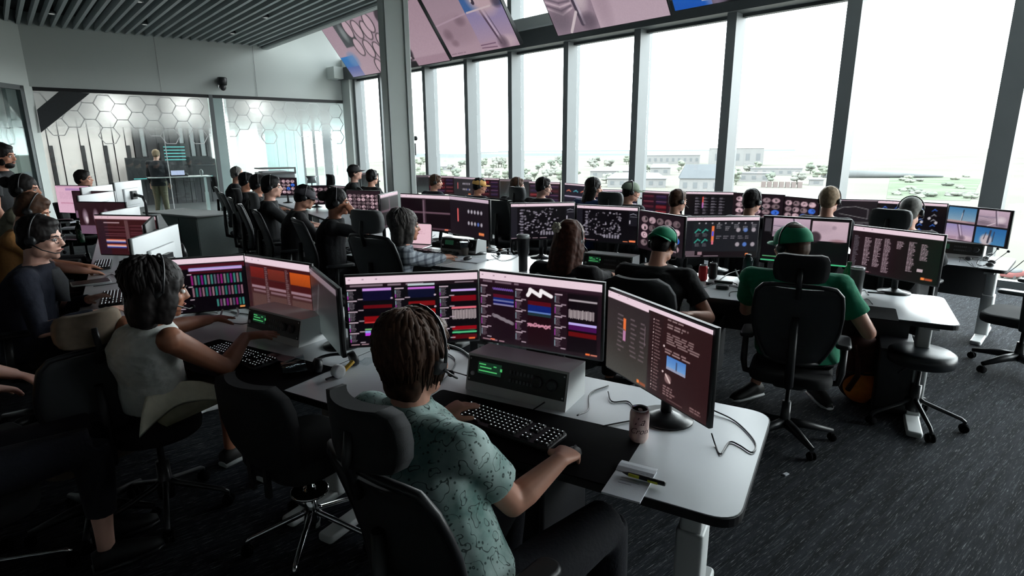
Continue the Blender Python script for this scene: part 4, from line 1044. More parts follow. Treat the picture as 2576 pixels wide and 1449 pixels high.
def make_chair(name, label, loc, yaw, kind='mesh', seat_z=.47, headrest=True, arms=True, fab='fabric', backm='meshf', group=None, rot=.3, tilt_=.0, sc=1.0, chrome_base=False):
    t = thing(name, label, 'chair', (loc[0], loc[1], 0), math.radians(yaw), group)
    t.scale = (sc, sc, sc)
    seat_z = seat_z / sc
    base_star(t, M['chrome' if chrome_base else 'black'], rot=rot, h=seat_z - .08, thin=chrome_base, chrome=chrome_base)
    MB().rbox((0, -.02, seat_z - .075), (.2, .28, .05), .04).obj('mechanism', M['black'], t)
    mb = MB(); mb.rbox((0, .02, seat_z - .025), (.50, .48, .075), .12, seg=5, inset=.025); mb.obj('seat', M[fab], t)
    if kind == 'mesh':
        hs = [.15, .19, .225, .245, .25, .245, .235, .20]
        path = [(-.215, .12), (-.20, .18), (-.195, .26), (-.205, .34), (-.225, .42), (-.25, .50), (-.275, .57), (-.29, .61)]
        path = [(y - tilt_ * z * .4, seat_z + z) for y, z in path]
        bk = shell(hs, path, .018, bulge=.045).obj('backrest', M[backm], t)
        # frame round the mesh
        L = [V((hs[k], path[k][0] + .045 * .6, path[k][1])) for k in range(len(path))]; Rr = [V((-p.x, p.y, p.z)) for p in L]
        top = [V((hs[-1] * math.cos(q), path[-1][0] + .045 * (math.cos(q) ** 2 - .4), path[-1][1] + .02 * math.sin(q))) for q in np.linspace(.2, math.pi - .2, 7)]
        MB().tube(L + top + Rr[::-1] + [V((x, path[0][0] - .01, path[0][1] - .01)) for x in (-.07, 0.0, .07)] + [L[0]], .014, 8, cap=True).obj('back_frame', M['black'], bk)
        mb = MB()
        for k in range(6): mb.tube([(-.19 + .0, path[2][0] - .012 + .04, seat_z + .15 + k * .022), (0, path[2][0] - .045, seat_z + .15 + k * .022), (.19, path[2][0] + .028, seat_z + .15 + k * .022)], .005, 6)
        mb.obj('lumbar_ribs', M['meshf'], bk, kind='stuff')
        MB().tube([(0, -.12, seat_z - .07), (0, -.27, seat_z - .03), (0, -.275, seat_z + .15), (0, path[4][0] - .04, path[4][1])], [.03, .03, .026, .02], 10).obj('back_support', M['black'], t)
        ty, tz = path[-1]
    elif kind == 'round':      # upholstered bucket back
        hs = [.17, .22, .245, .25, .24, .20, .13]
        path = [(-.19, .10), (-.205, .18), (-.215, .27), (-.225, .36), (-.235, .44), (-.245, .50), (-.25, .535)]
        path = [(y, seat_z + z) for y, z in path]
        shell(hs, path, .05, bulge=.06).obj('backrest', M[fab], t)
        MB().tube([(0, -.12, seat_z - .06), (0, -.25, seat_z - .02), (0, -.26, seat_z + .2)], [.03, .028, .024], 10).obj('back_support', M['black'], t)
        ty, tz = path[-1]
    if headrest:
        mb = MB(); mb.tube([(0, ty - .02, tz - .06), (0, ty - .045, tz + .05), (0, ty - .03, tz + .13)], .016, 8); mb.obj('headrest_bracket', M['black'], t)
        hz = tz + .125
        hp = [.10, .135, .15, .155, .15, .135, .10]
        pth = [(ty - .012 + .0, hz - .085), (ty - .004, hz - .075), (ty + .004, hz - .045), (ty + .004, hz), (ty, hz + .045), (ty - .008, hz + .075), (ty - .016, hz + .085)]
        shell(hp, pth, .05, bulge=.035).obj('headrest', M[fab], t)
    if arms:
        for s in (-1, 1):
            mb = MB().tube([(s * .20, -.03, seat_z - .06), (s * .28, -.03, seat_z - .05), (s * .295, -.03, seat_z + .02), (s * .295, -.02, seat_z + .20)], [.022, .022, .022, .02], 8)
            a = mb.obj('armrest', M['black'], t)
            MB().rbox((s * .285, .02, seat_z + .215), (.09, .26, .03), .04, seg=4).obj('arm_pad', M['greyp'] if kind == 'mesh' and arms == 'grey' else M['black'], a)
    return t
def yaw_of(d): return -math.degrees(math.atan2(d[0], d[1]))
# ------------------------------------------------------------------ people
def col_var(name, c, rough=.7, **k): return mat(name, lin(c), rough, **k)
SKIN = {k: mat('skin_' + k, lin(c), .5, var=.06, vscale=14) for k, c in dict(fair=(206, 152, 130), mid=(190, 132, 106), tan=(150, 98, 74), pale=(216, 168, 150)).items()}
def hair_mat(name, c, shine=.42):
    if name in _mats: return _mats[name]
    mt = mat(name, lin(c), .6, var=.35, vscale=40, spec=.22)
    return mt
HAIR = {k: hair_mat('hair_' + k, c) for k, c in dict(brown=(70, 48, 36), dark=(26, 22, 22), black=(14, 13, 15), grey=(120, 118, 114), fair=(150, 128, 104), ginger=(76, 44, 34), saltpepper=(84, 80, 78)).items()}
eye_white = mat('eye_white', (.7, .68, .66), .3, var=.02); iris_m = mat('iris', (.03, .025, .02), .2, var=.1); lip_m = mat('lips', lin((160, 92, 84)), .5, var=.05)

def remesh_obj(name, mb, mt, vox, parent, smooth=4, fac=.5, disp=None):
    o = mb.obj(name, mt, parent)
    r = o.modifiers.new('remesh', 'REMESH'); r.mode = 'VOXEL'; r.voxel_size = vox; r.use_smooth_shade = True
    s = o.modifiers.new('smooth', 'SMOOTH'); s.factor = fac; s.iterations = smooth
    if disp:
        tx = bpy.data.textures.new(name + '_relief', 'CLOUDS'); tx.noise_scale = disp[1]; tx.noise_depth = 3
        d = o.modifiers.new('relief', 'DISPLACE'); d.texture = tx; d.strength = disp[0]; d.texture_coords = 'LOCAL'; d.mid_level = .5
    return o
def frame(f, up=V((0, 0, 1))):
    f = V(f).normalized(); r = f.cross(up).normalized(); u = r.cross(f).normalized()
    return r, f, u
def ik(s, w_, a, b, pole):
    d = w_ - s; L = min(d.length, (a + b) * .995); dn = d.normalized(); w_ = s + dn * L
    x = (a * a - b * b + L * L) / (2 * L); h = math.sqrt(max(0, a * a - x * x))
    p = V(pole) - dn * V(pole).dot(dn); p = p.normalized()
    return s + dn * x + p * h, w_
def hand(mb, wr, f, n, side, curl=.5, sc=1.0, spread=.16, wr_r=.026):
    """wr wrist, f pointing to the fingers, n towards the palm's inside, side = direction of the thumb"""
    f = V(f).normalized(); n = V(n); n = (n - f * n.dot(f)).normalized(); s = V(side); s = (s - f * s.dot(f) - n * s.dot(n)).normalized()
    k = wr + f * .085 * sc
    mb.loft([(wr - f * .015, s * .024 * sc, n * .02 * sc), (wr + f * .02 * sc, s * .032 * sc, n * .019 * sc), (wr + f * .055 * sc, s * .041 * sc, n * .016 * sc), (k, s * .041 * sc, n * .013 * sc), (k + f * .008, s * .036 * sc, n * .009 * sc)], 12)
    for i, L in enumerate((.072, .080, .074, .058)):
        off = (.031 - .0205 * i) * sc
        b = k + s * off - f * (.004 + .006 * abs(i - 1)) * sc
        ang = curl * (.35 + .08 * i); d = (f + s * spread * (.5 - .33 * i)).normalized(); pts = [b - f * .02, b]; p = b
        for ph, fr_ in enumerate((.44, .31, .25)):
            a_ = ang * (1, 1.9, 2.5)[ph]
            dd = (d * math.cos(a_) + n * math.sin(a_)).normalized(); p = p + dd * L * fr_ * sc; pts.append(p)
        mb.tube(pts, [.0095 * sc, .0098 * sc, .0088 * sc, .0080 * sc, .0066 * sc], 8)
    b = wr + f * .025 * sc + s * .024 * sc
    d1 = (f * .62 + s * .62 + n * .35).normalized(); d2 = (f * .88 + s * .12 + n * .42).normalized()
    mb.tube([b - s * .012, b + d1 * .038 * sc, b + d1 * .045 * sc + d2 * .03 * sc, b + d1 * .045 * sc + d2 * .052 * sc], [.015 * sc, .0125 * sc, .0105 * sc, .0078 * sc], 8)

def headgear_frame(hc, hf, hu):
    hr = hf.cross(hu).normalized()
    return Matrix((hr, hf, hu)).transposed()
def head_mesh(mb, hc, r, f, u, sc=1.0, beard=False):
    F = Matrix((r, f, u)).transposed()
    P = lambda x, y, z: hc + r * x * sc + f * y * sc + u * z * sc
    mb.ell(P(0, -.012, .030), (.077 * sc, .096 * sc, .090 * sc), F, 18)
    mb.ell(P(0, .020, -.035), (.063 * sc, .072 * sc, .085 * sc), F, 16)
    mb.ell(P(0, .048, -.078), (.040 * sc, .040 * sc, .034 * sc), F, 12)
    mb.ell(P(0, .070, -.098), (.024 * sc, .020 * sc, .018 * sc), F, 10)
    mb.ell(P(0, .072, .022), (.052 * sc, .018 * sc, .014 * sc), F, 10)
    for s in (-1, 1):
        mb.ell(P(.040 * s, .058, -.028), (.022 * sc, .022 * sc, .022 * sc), F, 10)
        mb.ell(P(.078 * s, -.012, -.012), (.010 * sc, .020 * sc, .032 * sc), F, 10)
        mb.ell(P(.050 * s, .01, -.075), (.018 * sc, .04 * sc, .03 * sc), F, 10)
    mb.loft([(P(0, .080, .020), r * .009 * sc, f * .012 * sc), (P(0, .094, -.005), r * .011 * sc, f * .014 * sc), (P(0, .104, -.026), r * .016 * sc, f * .016 * sc), (P(0, .094, -.040), r * .014 * sc, f * .010 * sc)], 10)
    mb.ell(P(0, .084, -.062), (.024 * sc, .014 * sc, .014 * sc), F, 10)
def hair_clumps(mb, hc, r, f, u, n, L, sc, seed, lift=.010, front=.05, back_low=-.09, width=.0085, curl=0.0):
    """tapered locks that flow from the crown over the skull"""
    rg = random.Random(seed); crown = V((0, -.045, .115))
    for i in range(n):
        a = rg.uniform(0, 2 * math.pi); dirx, diry = math.sin(a), math.cos(a)
        start = rg.uniform(.0, .55); pts = []
        steps = 7
        if diry > .3: tmax = .75 + .12 * rg.random()
        else: tmax = 1.30 + .22 * rg.random()
        for k in range(steps):
            t = start + (tmax - start) * k / (steps - 1)
            th = t * math.pi / 2 * 1.0
            wob = curl * math.sin(k * 1.7 + i)
            x = .081 * math.sin(th) * (dirx + wob * diry); y = -.022 + .104 * math.sin(th) * (diry - wob * dirx) - .025 * math.cos(th); z = .03 + .094 * math.cos(th) - (.05 * max(0, t - .95) if diry <= .3 else 0)
            k_ = 1 + (lift + rg.uniform(-.004, .008)) / .09 + (.05 if k == steps - 1 else 0)
            pts.append(hc + (r * x + f * y + u * (z - .03)) * k_ * sc + u * .03 * sc)
        w_ = width * rg.uniform(.7, 1.3) * sc
        mb.tube(pts, [w_ * .5, w_, w_ * 1.1, w_ * 1.05, w_ * .9, w_ * .6, w_ * .15], 6)

def person(label, head, yaw, look=(0, 0), lean=.12, side=0.0, hands=None, shirt=((20, 20, 24), 'short'), pants=(14, 15, 20), skin='fair', hair=('short', 'dark'),
           headset=True, mic=True, cap=None, glasses=False, face=True, vox=.011, stand=False, size=1.0, pelvis=None, beard=None, shirt_mat=None, build=1.0, elbows=None, knees=None, hand_f=None, legs=True, feet_z=0.0, shoe=None, pants_len='long', curl=.55, collar=False, ankles=None, foot_dirs=None):
    hc = V(head); yawr = math.radians(yaw)
    fw = V((-math.sin(yawr), math.cos(yawr), 0)); rt = V((fw.y, -fw.x, 0))
    ly = math.radians(yaw + look[0]); lp = math.radians(look[1])
    hf = V((-math.sin(ly) * math.cos(lp), math.cos(ly) * math.cos(lp), math.sin(lp)))
    hr, hf, hu = frame(hf)
    S = size
    if pelvis is None:
        pv = hc - fw * lean - rt * side; pv.z = hc.z - (.69 if not stand else .70) * S
    else: pv = V(pelvis)
    root = thing('person', label, 'person', (pv.x, pv.y, 0))
    O = V((pv.x, pv.y, 0))
    L = lambda p: V(p) - O
    hc, pv = L(hc), L(pv)
    nk = hc - hu * .118 * S - hf * .028 * S
    spine = (nk - pv)
    nb = nk - spine.normalized() * .045 * S
    bw = build
    def sp(t, back=0): return pv + (nb - pv) * t - fw * back
    wS = [(.155, .115), (.165, .125), (.150, .115), (.160, .118), (.180, .122), (.150, .088), (.075, .065)]
    ts = [-.12, .05, .32, .55, .78, .95, 1.02]
    bk = [0, .0, .01, .03, .03, .015, 0]
    def torso(mb, add=0.0, upto=7, start=0, low=None):
        secs = []
        for k in range(start, upto):
            rx, ry = wS[k]
            secs.append((sp(ts[k], bk[k] * S), rt * (rx * bw * S + add), fw * (ry * bw * S + add)))
        if low is not None: secs = [(sp(low, 0), rt * (.165 * bw * S + add), fw * (.125 * bw * S + add))] + [q for q in secs if (q[0] - sp(low, 0)).dot(spine) > 0.03]
        mb.loft(secs, 18)
    body = MB(); torso(body)
    body.loft([(nb - spine.normalized() * .02, rt * .066 * S, fw * .062 * S), (nb + (nk - nb) * .6, hr * .056 * S, hf * .058 * S), (nk + hu * .06 * S, hr * .054 * S, hf * .058 * S)], 14)
    head_mesh(body, hc, hr, hf, hu, S)
    sleeves = MB(); wr_l = []
    shw = .185 * bw * S
    for i, s in enumerate((-1, 1)):
        sh = sp(.90, .015) + rt * shw * s
        tgt = None
        if hands is not None and hands[i] is not None: tgt = L(hands[i])
        elif hands is None: tgt = pv + fw * .50 * S + rt * s * .15; tgt.z = max(.80, pv.z + .16)
        if tgt is None: tgt = pv + fw * .26 * S + rt * s * .13; tgt.z = pv.z + .10
        if elbows and elbows[i] is not None:
            el = L(elbows[i]); wr = tgt
        else:
            pole = V((0, 0, -1)) + rt * s * .7 - fw * .35
            if stand and hands is None: el, wr = sh + V((0, 0, -.29 * S)) + rt * s * .05, sh + V((0, 0, -.53 * S)) + fw * .08 + rt * s * .04
            else: el, wr = ik(sh, tgt, .30 * S, .265 * S, pole)
        body.ell(sh, (.056 * S, .056 * S, .056 * S), None, 12)
        body.tube([sh, sh.lerp(el, .35), sh.lerp(el, .8), el], [.052 * S, .05 * S, .042 * S, .039 * S], 12)
        body.ell(el, (.040 * S,) * 3, None, 10)
        body.tube([el, el.lerp(wr, .25), el.lerp(wr, .7), wr], [.039 * S, .043 * S, .033 * S, .026 * S], 12)
        fd = (wr - el).normalized()
        hfwd = fd
        nrm = V((0, 0, -1))
        if hand_f and hand_f[i]:
            hfwd = V(hand_f[i][0]); nrm = V(hand_f[i][1])
        hand(body, wr, hfwd, nrm, rt * -s if abs(hfwd.dot(rt)) < .9 else fw, curl, S)
        stl = shirt[1]
        if stl != 'none':
            e1 = {'short': .62, 'elbow': .95, 'cap': .22, 'long': 1.0}[stl]
            add = .016 * S
            sleeves.ell(sh, (.076 * S, .076 * S, .072 * S), None, 12) if stl != 'none' else None
            sleeves.tube([sp(.86, .02), sh], [.085 * S, .07 * S], 12)
            if stl == 'long':
                sleeves.tube([sh - (el - sh) * .1, sh.lerp(el, .4), el, el.lerp(wr, .5), el.lerp(wr, .93)], [.062 * S, .06 * S, .054 * S, .048 * S, .036 * S], 14)
            else:
                sleeves.tube([sh - (el - sh) * .15, sh.lerp(el, .1), sh.lerp(el, e1 * .6), sh.lerp(el, e1)], [.05 * S, .068 * S, .068 * S, .070 * S if stl != 'cap' else .055 * S], 16)
    # legs
    trs = MB(); feet = []
    if legs:
        for i, s in enumerate((-1, 1)):
            hp = pv + rt * s * .09 * S - UP * .02
            if stand:
                kn = hp + V((0, 0, -.42 * S)) + fw * .02; an = V((hp.x + rt.x * s * .03, hp.y + rt.y * s * .03, .09))
            else:
                kn = L(knees[i]) if knees and knees[i] is not None else hp + fw * .43 * S + rt * s * .06 + UP * (.02)
                an = L(ankles[i]) if ankles and ankles[i] is not None else V((kn.x, kn.y, .09 + feet_z)) - fw * .02 + (rt * s * .02)
            body.tube([hp, hp.lerp(kn, .5), kn], [.082 * S, .07 * S, .054 * S], 12)
            body.tube([kn, kn.lerp(an, .3), kn.lerp(an, .8), an], [.054 * S, .056 * S, .036 * S, .033 * S], 12)
            fdv = V(foot_dirs[i]).normalized() if foot_dirs else fw
            ft = fdv * .17 * S
            body.loft([(an - fdv * .03 - UP * .04, rt * .032, UP * .035), (an + ft * .4 - UP * .05, rt * .042, UP * .03), (an + ft - UP * .068, rt * .036, UP * .018)], 10)
            if pants_len != 'none':
                e = {'long': .93, 'short': .0, 'crop': .66}[pants_len]
                trs.tube([hp - (kn - hp) * .1, hp.lerp(kn, .5), kn], [.100 * S * bw, .088 * S * bw, .073 * S * bw], 14)
                if e > 0: trs.tube([kn - (kn - hp) * .02, kn.lerp(an, .3), kn.lerp(an, e)], [.073 * S, .068 * S, .056 * S], 14)
            feet.append((an, ft, fdv))
    b = remesh_obj('body', body, SKIN[skin], vox, root, 3)
    sv = max(vox, .008)
    if shirt[1] is not None:
        smb = MB(); torso(smb, .018 * S, low=-.10 if not stand else -.16)
        if collar:
            smb.loft([(nb - spine.normalized() * .03, rt * .085 * S, fw * .080 * S), (nb + spine.normalized() * .025 * S, rt * .072 * S, fw * .068 * S), (nb + spine.normalized() * .04 * S, rt * .073 * S, fw * .069 * S)], 16)
        smb.v += []; base = len(smb.v)
        smb.v += sleeves.v; smb.f += [tuple(i + base for i in f) for f in sleeves.f]; smb.m += sleeves.m; smb.sm += sleeves.sm
        smt = shirt_mat or mat('cloth_%d_%d_%d' % shirt[0], lin(shirt[0]), .85, bump=.2, bscale=60, var=.08)
        remesh_obj('shirt', smb, smt, sv, root, 4, disp=(.012, .09) if vox < .009 else None)
    if pants_len != 'none' and legs:
        torso2 = [(sp(-.16), rt * .15 * bw * S, fw * .115 * bw * S), (sp(-.02), rt * .178 * bw * S, fw * .138 * bw * S), (sp(.12), rt * .172 * bw * S, fw * .130 * bw * S)]
        trs.loft(torso2, 16)
        remesh_obj('trousers', trs, mat('trouser_%d_%d_%d' % pants, lin(pants), .85, bump=.2, bscale=80, var=.08), max(sv, .011), root, 3)
    sm_ = shoe or (16, 16, 18)
    if legs:
        for an, ft, fdv in feet:
            frt = V((fdv.y, -fdv.x, 0))
            mb = MB().loft([(an - fdv * .055 - UP * .045, frt * .036, UP * .043), (an + ft * .1 - UP * .03, frt * .042, UP * .055), (an + ft * .5 - UP * .045, frt * .046, UP * .042), (an + ft * .95 - UP * .06, frt * .042, UP * .028), (an + ft * 1.2 - UP * .066, frt * .022, UP * .018)], 12)
            so = mb.obj('shoe', mat('shoe_%d_%d_%d' % sm_, lin(sm_), .6, var=.1), root)
            MB().loft([(an - fdv * .06 - UP * .08, frt * .040, UP * .017), (an + ft * .5 - UP * .078, frt * .052, UP * .017), (an + ft * 1.0 - UP * .078, frt * .047, UP * .015), (an + ft * 1.22 - UP * .078, frt * .022, UP * .008)], 10).obj('sole', M['white'] if shoe else M['black'], so)
    # hair
    hk, hcn = hair; hm_ = HAIR[hcn]; F = Matrix((hr, hf, hu)).transposed()
    P = lambda x, y, z: hc + hr * x * S + hf * y * S + hu * z * S
    hmb = MB(); hv = max(.006, vox * .8)
    if hk in ('short', 'wavy', 'long', 'bun', 'bob', 'crop', 'curly', 'ponytail'):
        g = {'crop': .006, 'short': .012, 'wavy': .009, 'curly': .018, 'long': .014, 'bun': .012, 'bob': .016, 'ponytail': .010}[hk]
        hmb.ell(P(0, -.020, .040), ((.078 + g) * S, (.092 + g) * S, (.084 + g) * S), F, 18)
        hmb.ell(P(0, -.055, -.01), ((.066 + g * .7) * S, (.052 + g) * S, (.075) * S), F, 14)
        if hk in ('short', 'wavy', 'curly'): hmb.ell(P(0, .035, .088), ((.055 + g * .6) * S, .05 * S, (.026 + g * .5) * S), F, 12)
        if hk in ('crop', 'short', 'wavy'):
            for s in (-1, 1): hmb.ell(P(.076 * s, -.005, .005), (.012 * S, .028 * S, .034 * S), F, 8)
        if hk == 'long':
            hmb.loft([(P(0, -.05, .07), hr * .085 * S, hf * .06 * S), (P(0, -.075, -.06), hr * .098 * S, hf * .05 * S), (P(.0, -.10, -.2), hr * .10 * S, hf * .042 * S), (P(0, -.11, -.36), hr * .085 * S, hf * .032 * S), (P(0, -.105, -.44), hr * .05 * S, hf * .02 * S)], 14)
            for s in (-1, 1): hmb.loft([(P(.07 * s, -.01, .06), hr * .022 * S, hf * .05 * S), (P(.088 * s, -.02, -.06), hr * .024 * S, hf * .05 * S), (P(.09 * s, -.04, -.22), hr * .022 * S, hf * .04 * S), (P(.08 * s, -.05, -.32), hr * .01 * S, hf * .02 * S)], 10)
        if hk == 'bob':
            hmb.loft([(P(0, -.045, .06), hr * .092 * S, hf * .07 * S), (P(0, -.055, -.05), hr * .104 * S, hf * .068 * S), (P(0, -.052, -.11), hr * .104 * S, hf * .065 * S), (P(0, -.05, -.155), hr * .088 * S, hf * .05 * S)], 16)
            for s in (-1, 1): hmb.loft([(P(.075 * s, .01, .06), hr * .02 * S, hf * .045 * S), (P(.092 * s, .01, -.05), hr * .022 * S, hf * .045 * S), (P(.090 * s, .0, -.13), hr * .02 * S, hf * .035 * S)], 10)
        if hk == 'wavy': hmb.loft([(P(0, -.055, .02), hr * .082 * S, hf * .050 * S), (P(0, -.060, -.06), hr * .074 * S, hf * .046 * S), (P(0, -.056, -.115), hr * .058 * S, hf * .036 * S)], 14)
        if hk == 'curly': hmb.loft([(P(0, -.04, .0), hr * .10 * S, hf * .07 * S), (P(0, -.06, -.08), hr * .105 * S, hf * .07 * S), (P(0, -.07, -.15), hr * .09 * S, hf * .06 * S)], 14)
        if hk == 'bun': hmb.ell(P(0, -.135, .05), (.05 * S, .05 * S, .05 * S), F, 12)
        if hk == 'ponytail': hmb.loft([(P(0, -.10, .06), hr * .03 * S, hu * .03 * S), (P(0, -.15, .0), hr * .035 * S, hf * .03 * S), (P(0, -.14, -.2), hr * .04 * S, hf * .025 * S), (P(0, -.12, -.36), hr * .02 * S, hf * .012 * S)], 10)
        ho = remesh_obj('hair', hmb, hm_, hv, root, 3, disp=(.010 if hk != 'curly' else .03, .03) if hk != 'crop' else None)
        nclump = {'wavy': 420, 'curly': 60, 'bob': 160}.get(hk, 0) if vox < .0085 else (40 if hk == 'curly' else 0)
        if nclump:
            cm = MB(); hair_clumps(cm, hc, hr, hf, hu, nclump, .1, S, int(abs(hc.x * 1000)) + 3, lift=.010 if hk != 'curly' else .035, curl=.05 if hk != 'bob' else .03)
            cm.obj('hair_locks', hm_, ho, kind='stuff')
    elif hk == 'bald':
        hmb.ell(P(0, -.055, -.005), (.072 * S, .05 * S, .06 * S), F, 14)
        for s in (-1, 1): hmb.ell(P(.072 * s, -.02, .0), (.012 * S, .04 * S, .04 * S), F, 8)
        remesh_obj('hair', hmb, hm_, hv, root, 3)
    if beard:
        bm2 = MB(); bm2.ell(P(0, .045, -.082), (.052 * S, .050 * S, .042 * S), F, 14); bm2.ell(P(0, .083, -.052), (.03 * S, .016 * S, .008 * S), F, 8)
        for s in (-1, 1): bm2.ell(P(.058 * s, .012, -.06), (.014 * S, .035 * S, .042 * S), F, 8)
        remesh_obj('beard', bm2, HAIR[beard], hv, root, 3)
    if face:
        for s in (-1, 1):
            e = MB().ell(P(.031 * s, .077, .0), (.0125 * S, .0125 * S, .010 * S), F, 10).obj('eye', eye_white, root)
            MB().ell(P(.031 * s, .0865, .0), (.0055 * S, .004 * S, .0055 * S), F, 8).obj('iris', iris_m, e)
            MB().tube([P(.014 * s, .092, .018), P(.032 * s, .090, .024), P(.052 * s, .074, .018)], [.003 * S, .0042 * S, .002 * S], 6).obj('eyebrow', hm_, root)
        MB().tube([P(-.024, .090, -.060), P(-.010, .0985, -.057), P(0, .0975, -.058), P(.010, .0985, -.057), P(.024, .090, -.060)], [.002 * S, .0045 * S, .004 * S, .0045 * S, .002 * S], 8).obj('mouth', lip_m, root)
    if headset:
        hs_ = MB()
        g = .104 if hk not in ('curly', 'wavy', 'bob') else .118
        pts = [P(math.cos(q) * (g - .006), -.012, .018 + math.sin(q) * (g + .012)) for q in np.linspace(-.12, math.pi + .12, 15)]
        hs_.tube(pts, .0048 * S, 8)
        ho = hs_.obj('headset', M['satin'], root)
        for s in (-1, 1):
            MB().lathe(P(.078 * s, -.012, -.008), [(.010, -.004), (.028, -.004), (.031, .008), (.027, .020), (.012, .024)], 16, axis=hr * s).obj('ear_cup', M['black'], ho)
        if mic:
            MB().tube([P(.100, -.005, -.02), P(.098, .05, -.05), P(.070, .100, -.068), P(.03, .122, -.068)], [.004, .0032, .0032, .0032], 6).obj('microphone_boom', M['black'], ho)
            MB().ell(P(.026, .124, -.067), (.011, .011, .011), F, 10).obj('microphone', M['rubber'], ho)
    if cap:
        cc, by = cap; cm_ = mat('cap_%d_%d_%d' % cc, lin(cc), .8, bump=.15, bscale=300, var=.06)
        mb = MB(); rings = []
        for k in range(8):
            a_ = k / 7 * math.pi / 2 * .97
            rings.append([P(math.cos(q) * .094 * math.cos(a_), -.014 + math.sin(q) * .112 * math.cos(a_), .042 + .082 * math.sin(a_)) for q in np.linspace(0, 2 * math.pi, 24, endpoint=False)])
        rings = [[P(math.cos(q) * .096, -.014 + math.sin(q) * .114, .016 - .012 * math.sin(q)) for q in np.linspace(0, 2 * math.pi, 24, endpoint=False)]] + rings
        co = mb.rings(rings, 0, True).obj('cap', cm_, root)
        MB().ell(P(0, -.014, .125), (.008, .008, .006), F, 8).obj('cap_button', cm_, co)
        sgn = 1 if by == 'front' else -1
        bm3 = MB(); top = []; bot = []
        for q in np.linspace(-1.1, 1.1, 11):
            i0 = P(math.sin(q) * .088, -.014 + sgn * math.cos(q) * .106, .024); i1 = P(math.sin(q) * .092, -.014 + sgn * (math.cos(q) * .106 + .078 * math.cos(q * 1.25)), .018 - .016 * abs(math.sin(q)))
            top.append((i0, i1))
        n = len(top); vs_ = []
        for a_, c_ in top: vs_ += [a_ + hu * .003, c_ + hu * .002, a_ - hu * .003, c_ - hu * .002]
        fs = []
        for k in range(n - 1):
            q, w2 = 4 * k, 4 * k + 4
            fs += [(q, q + 1, w2 + 1, w2), (q + 2, w2 + 2, w2 + 3, q + 3), (q + 1, q + 3, w2 + 3, w2 + 1), (q, w2, w2 + 2, q + 2)]
        bm3.add(vs_, fs, 0, True); bm3.obj('cap_brim', cm_, co)
    if glasses:
        gmb = MB()
        for s in (-1, 1):
            gmb.tube([P(.031 * s + .024 * math.cos(q), .097 + .0 * s - .006 * abs(math.cos(q)), -.002 + .018 * math.sin(q)) for q in np.linspace(0, 2 * math.pi, 15)], .0016, 6)
            gmb.tube([P(.055 * s, .092, .004), P(.076 * s, .06, .006), P(.080 * s, -.01, .002)], .0018, 6)
        gmb.tube([P(-.008, .1, .002), P(.008, .1, .002)], .0016, 6)
        gmb.obj('glasses', M['satin'], root)
    root['_pv'] = (pv.z)
    return root, dict(O=O, pv=pv + O, fw=fw, rt=rt, hc=hc + O, P=P, hr=hr, hf=hf, hu=hu)
def seat_for(info, kind='mesh', label='', yaw=None, back=0, **k):
    pv = info['pv']; sz = max(.36, pv.z - .105)
    y = yaw if yaw is not None else math.degrees(math.atan2(-info['fw'].x, info['fw'].y))
    loc = pv - info['fw'] * back
    return make_chair('office_chair', label, loc, y, kind, seat_z=sz, **k)

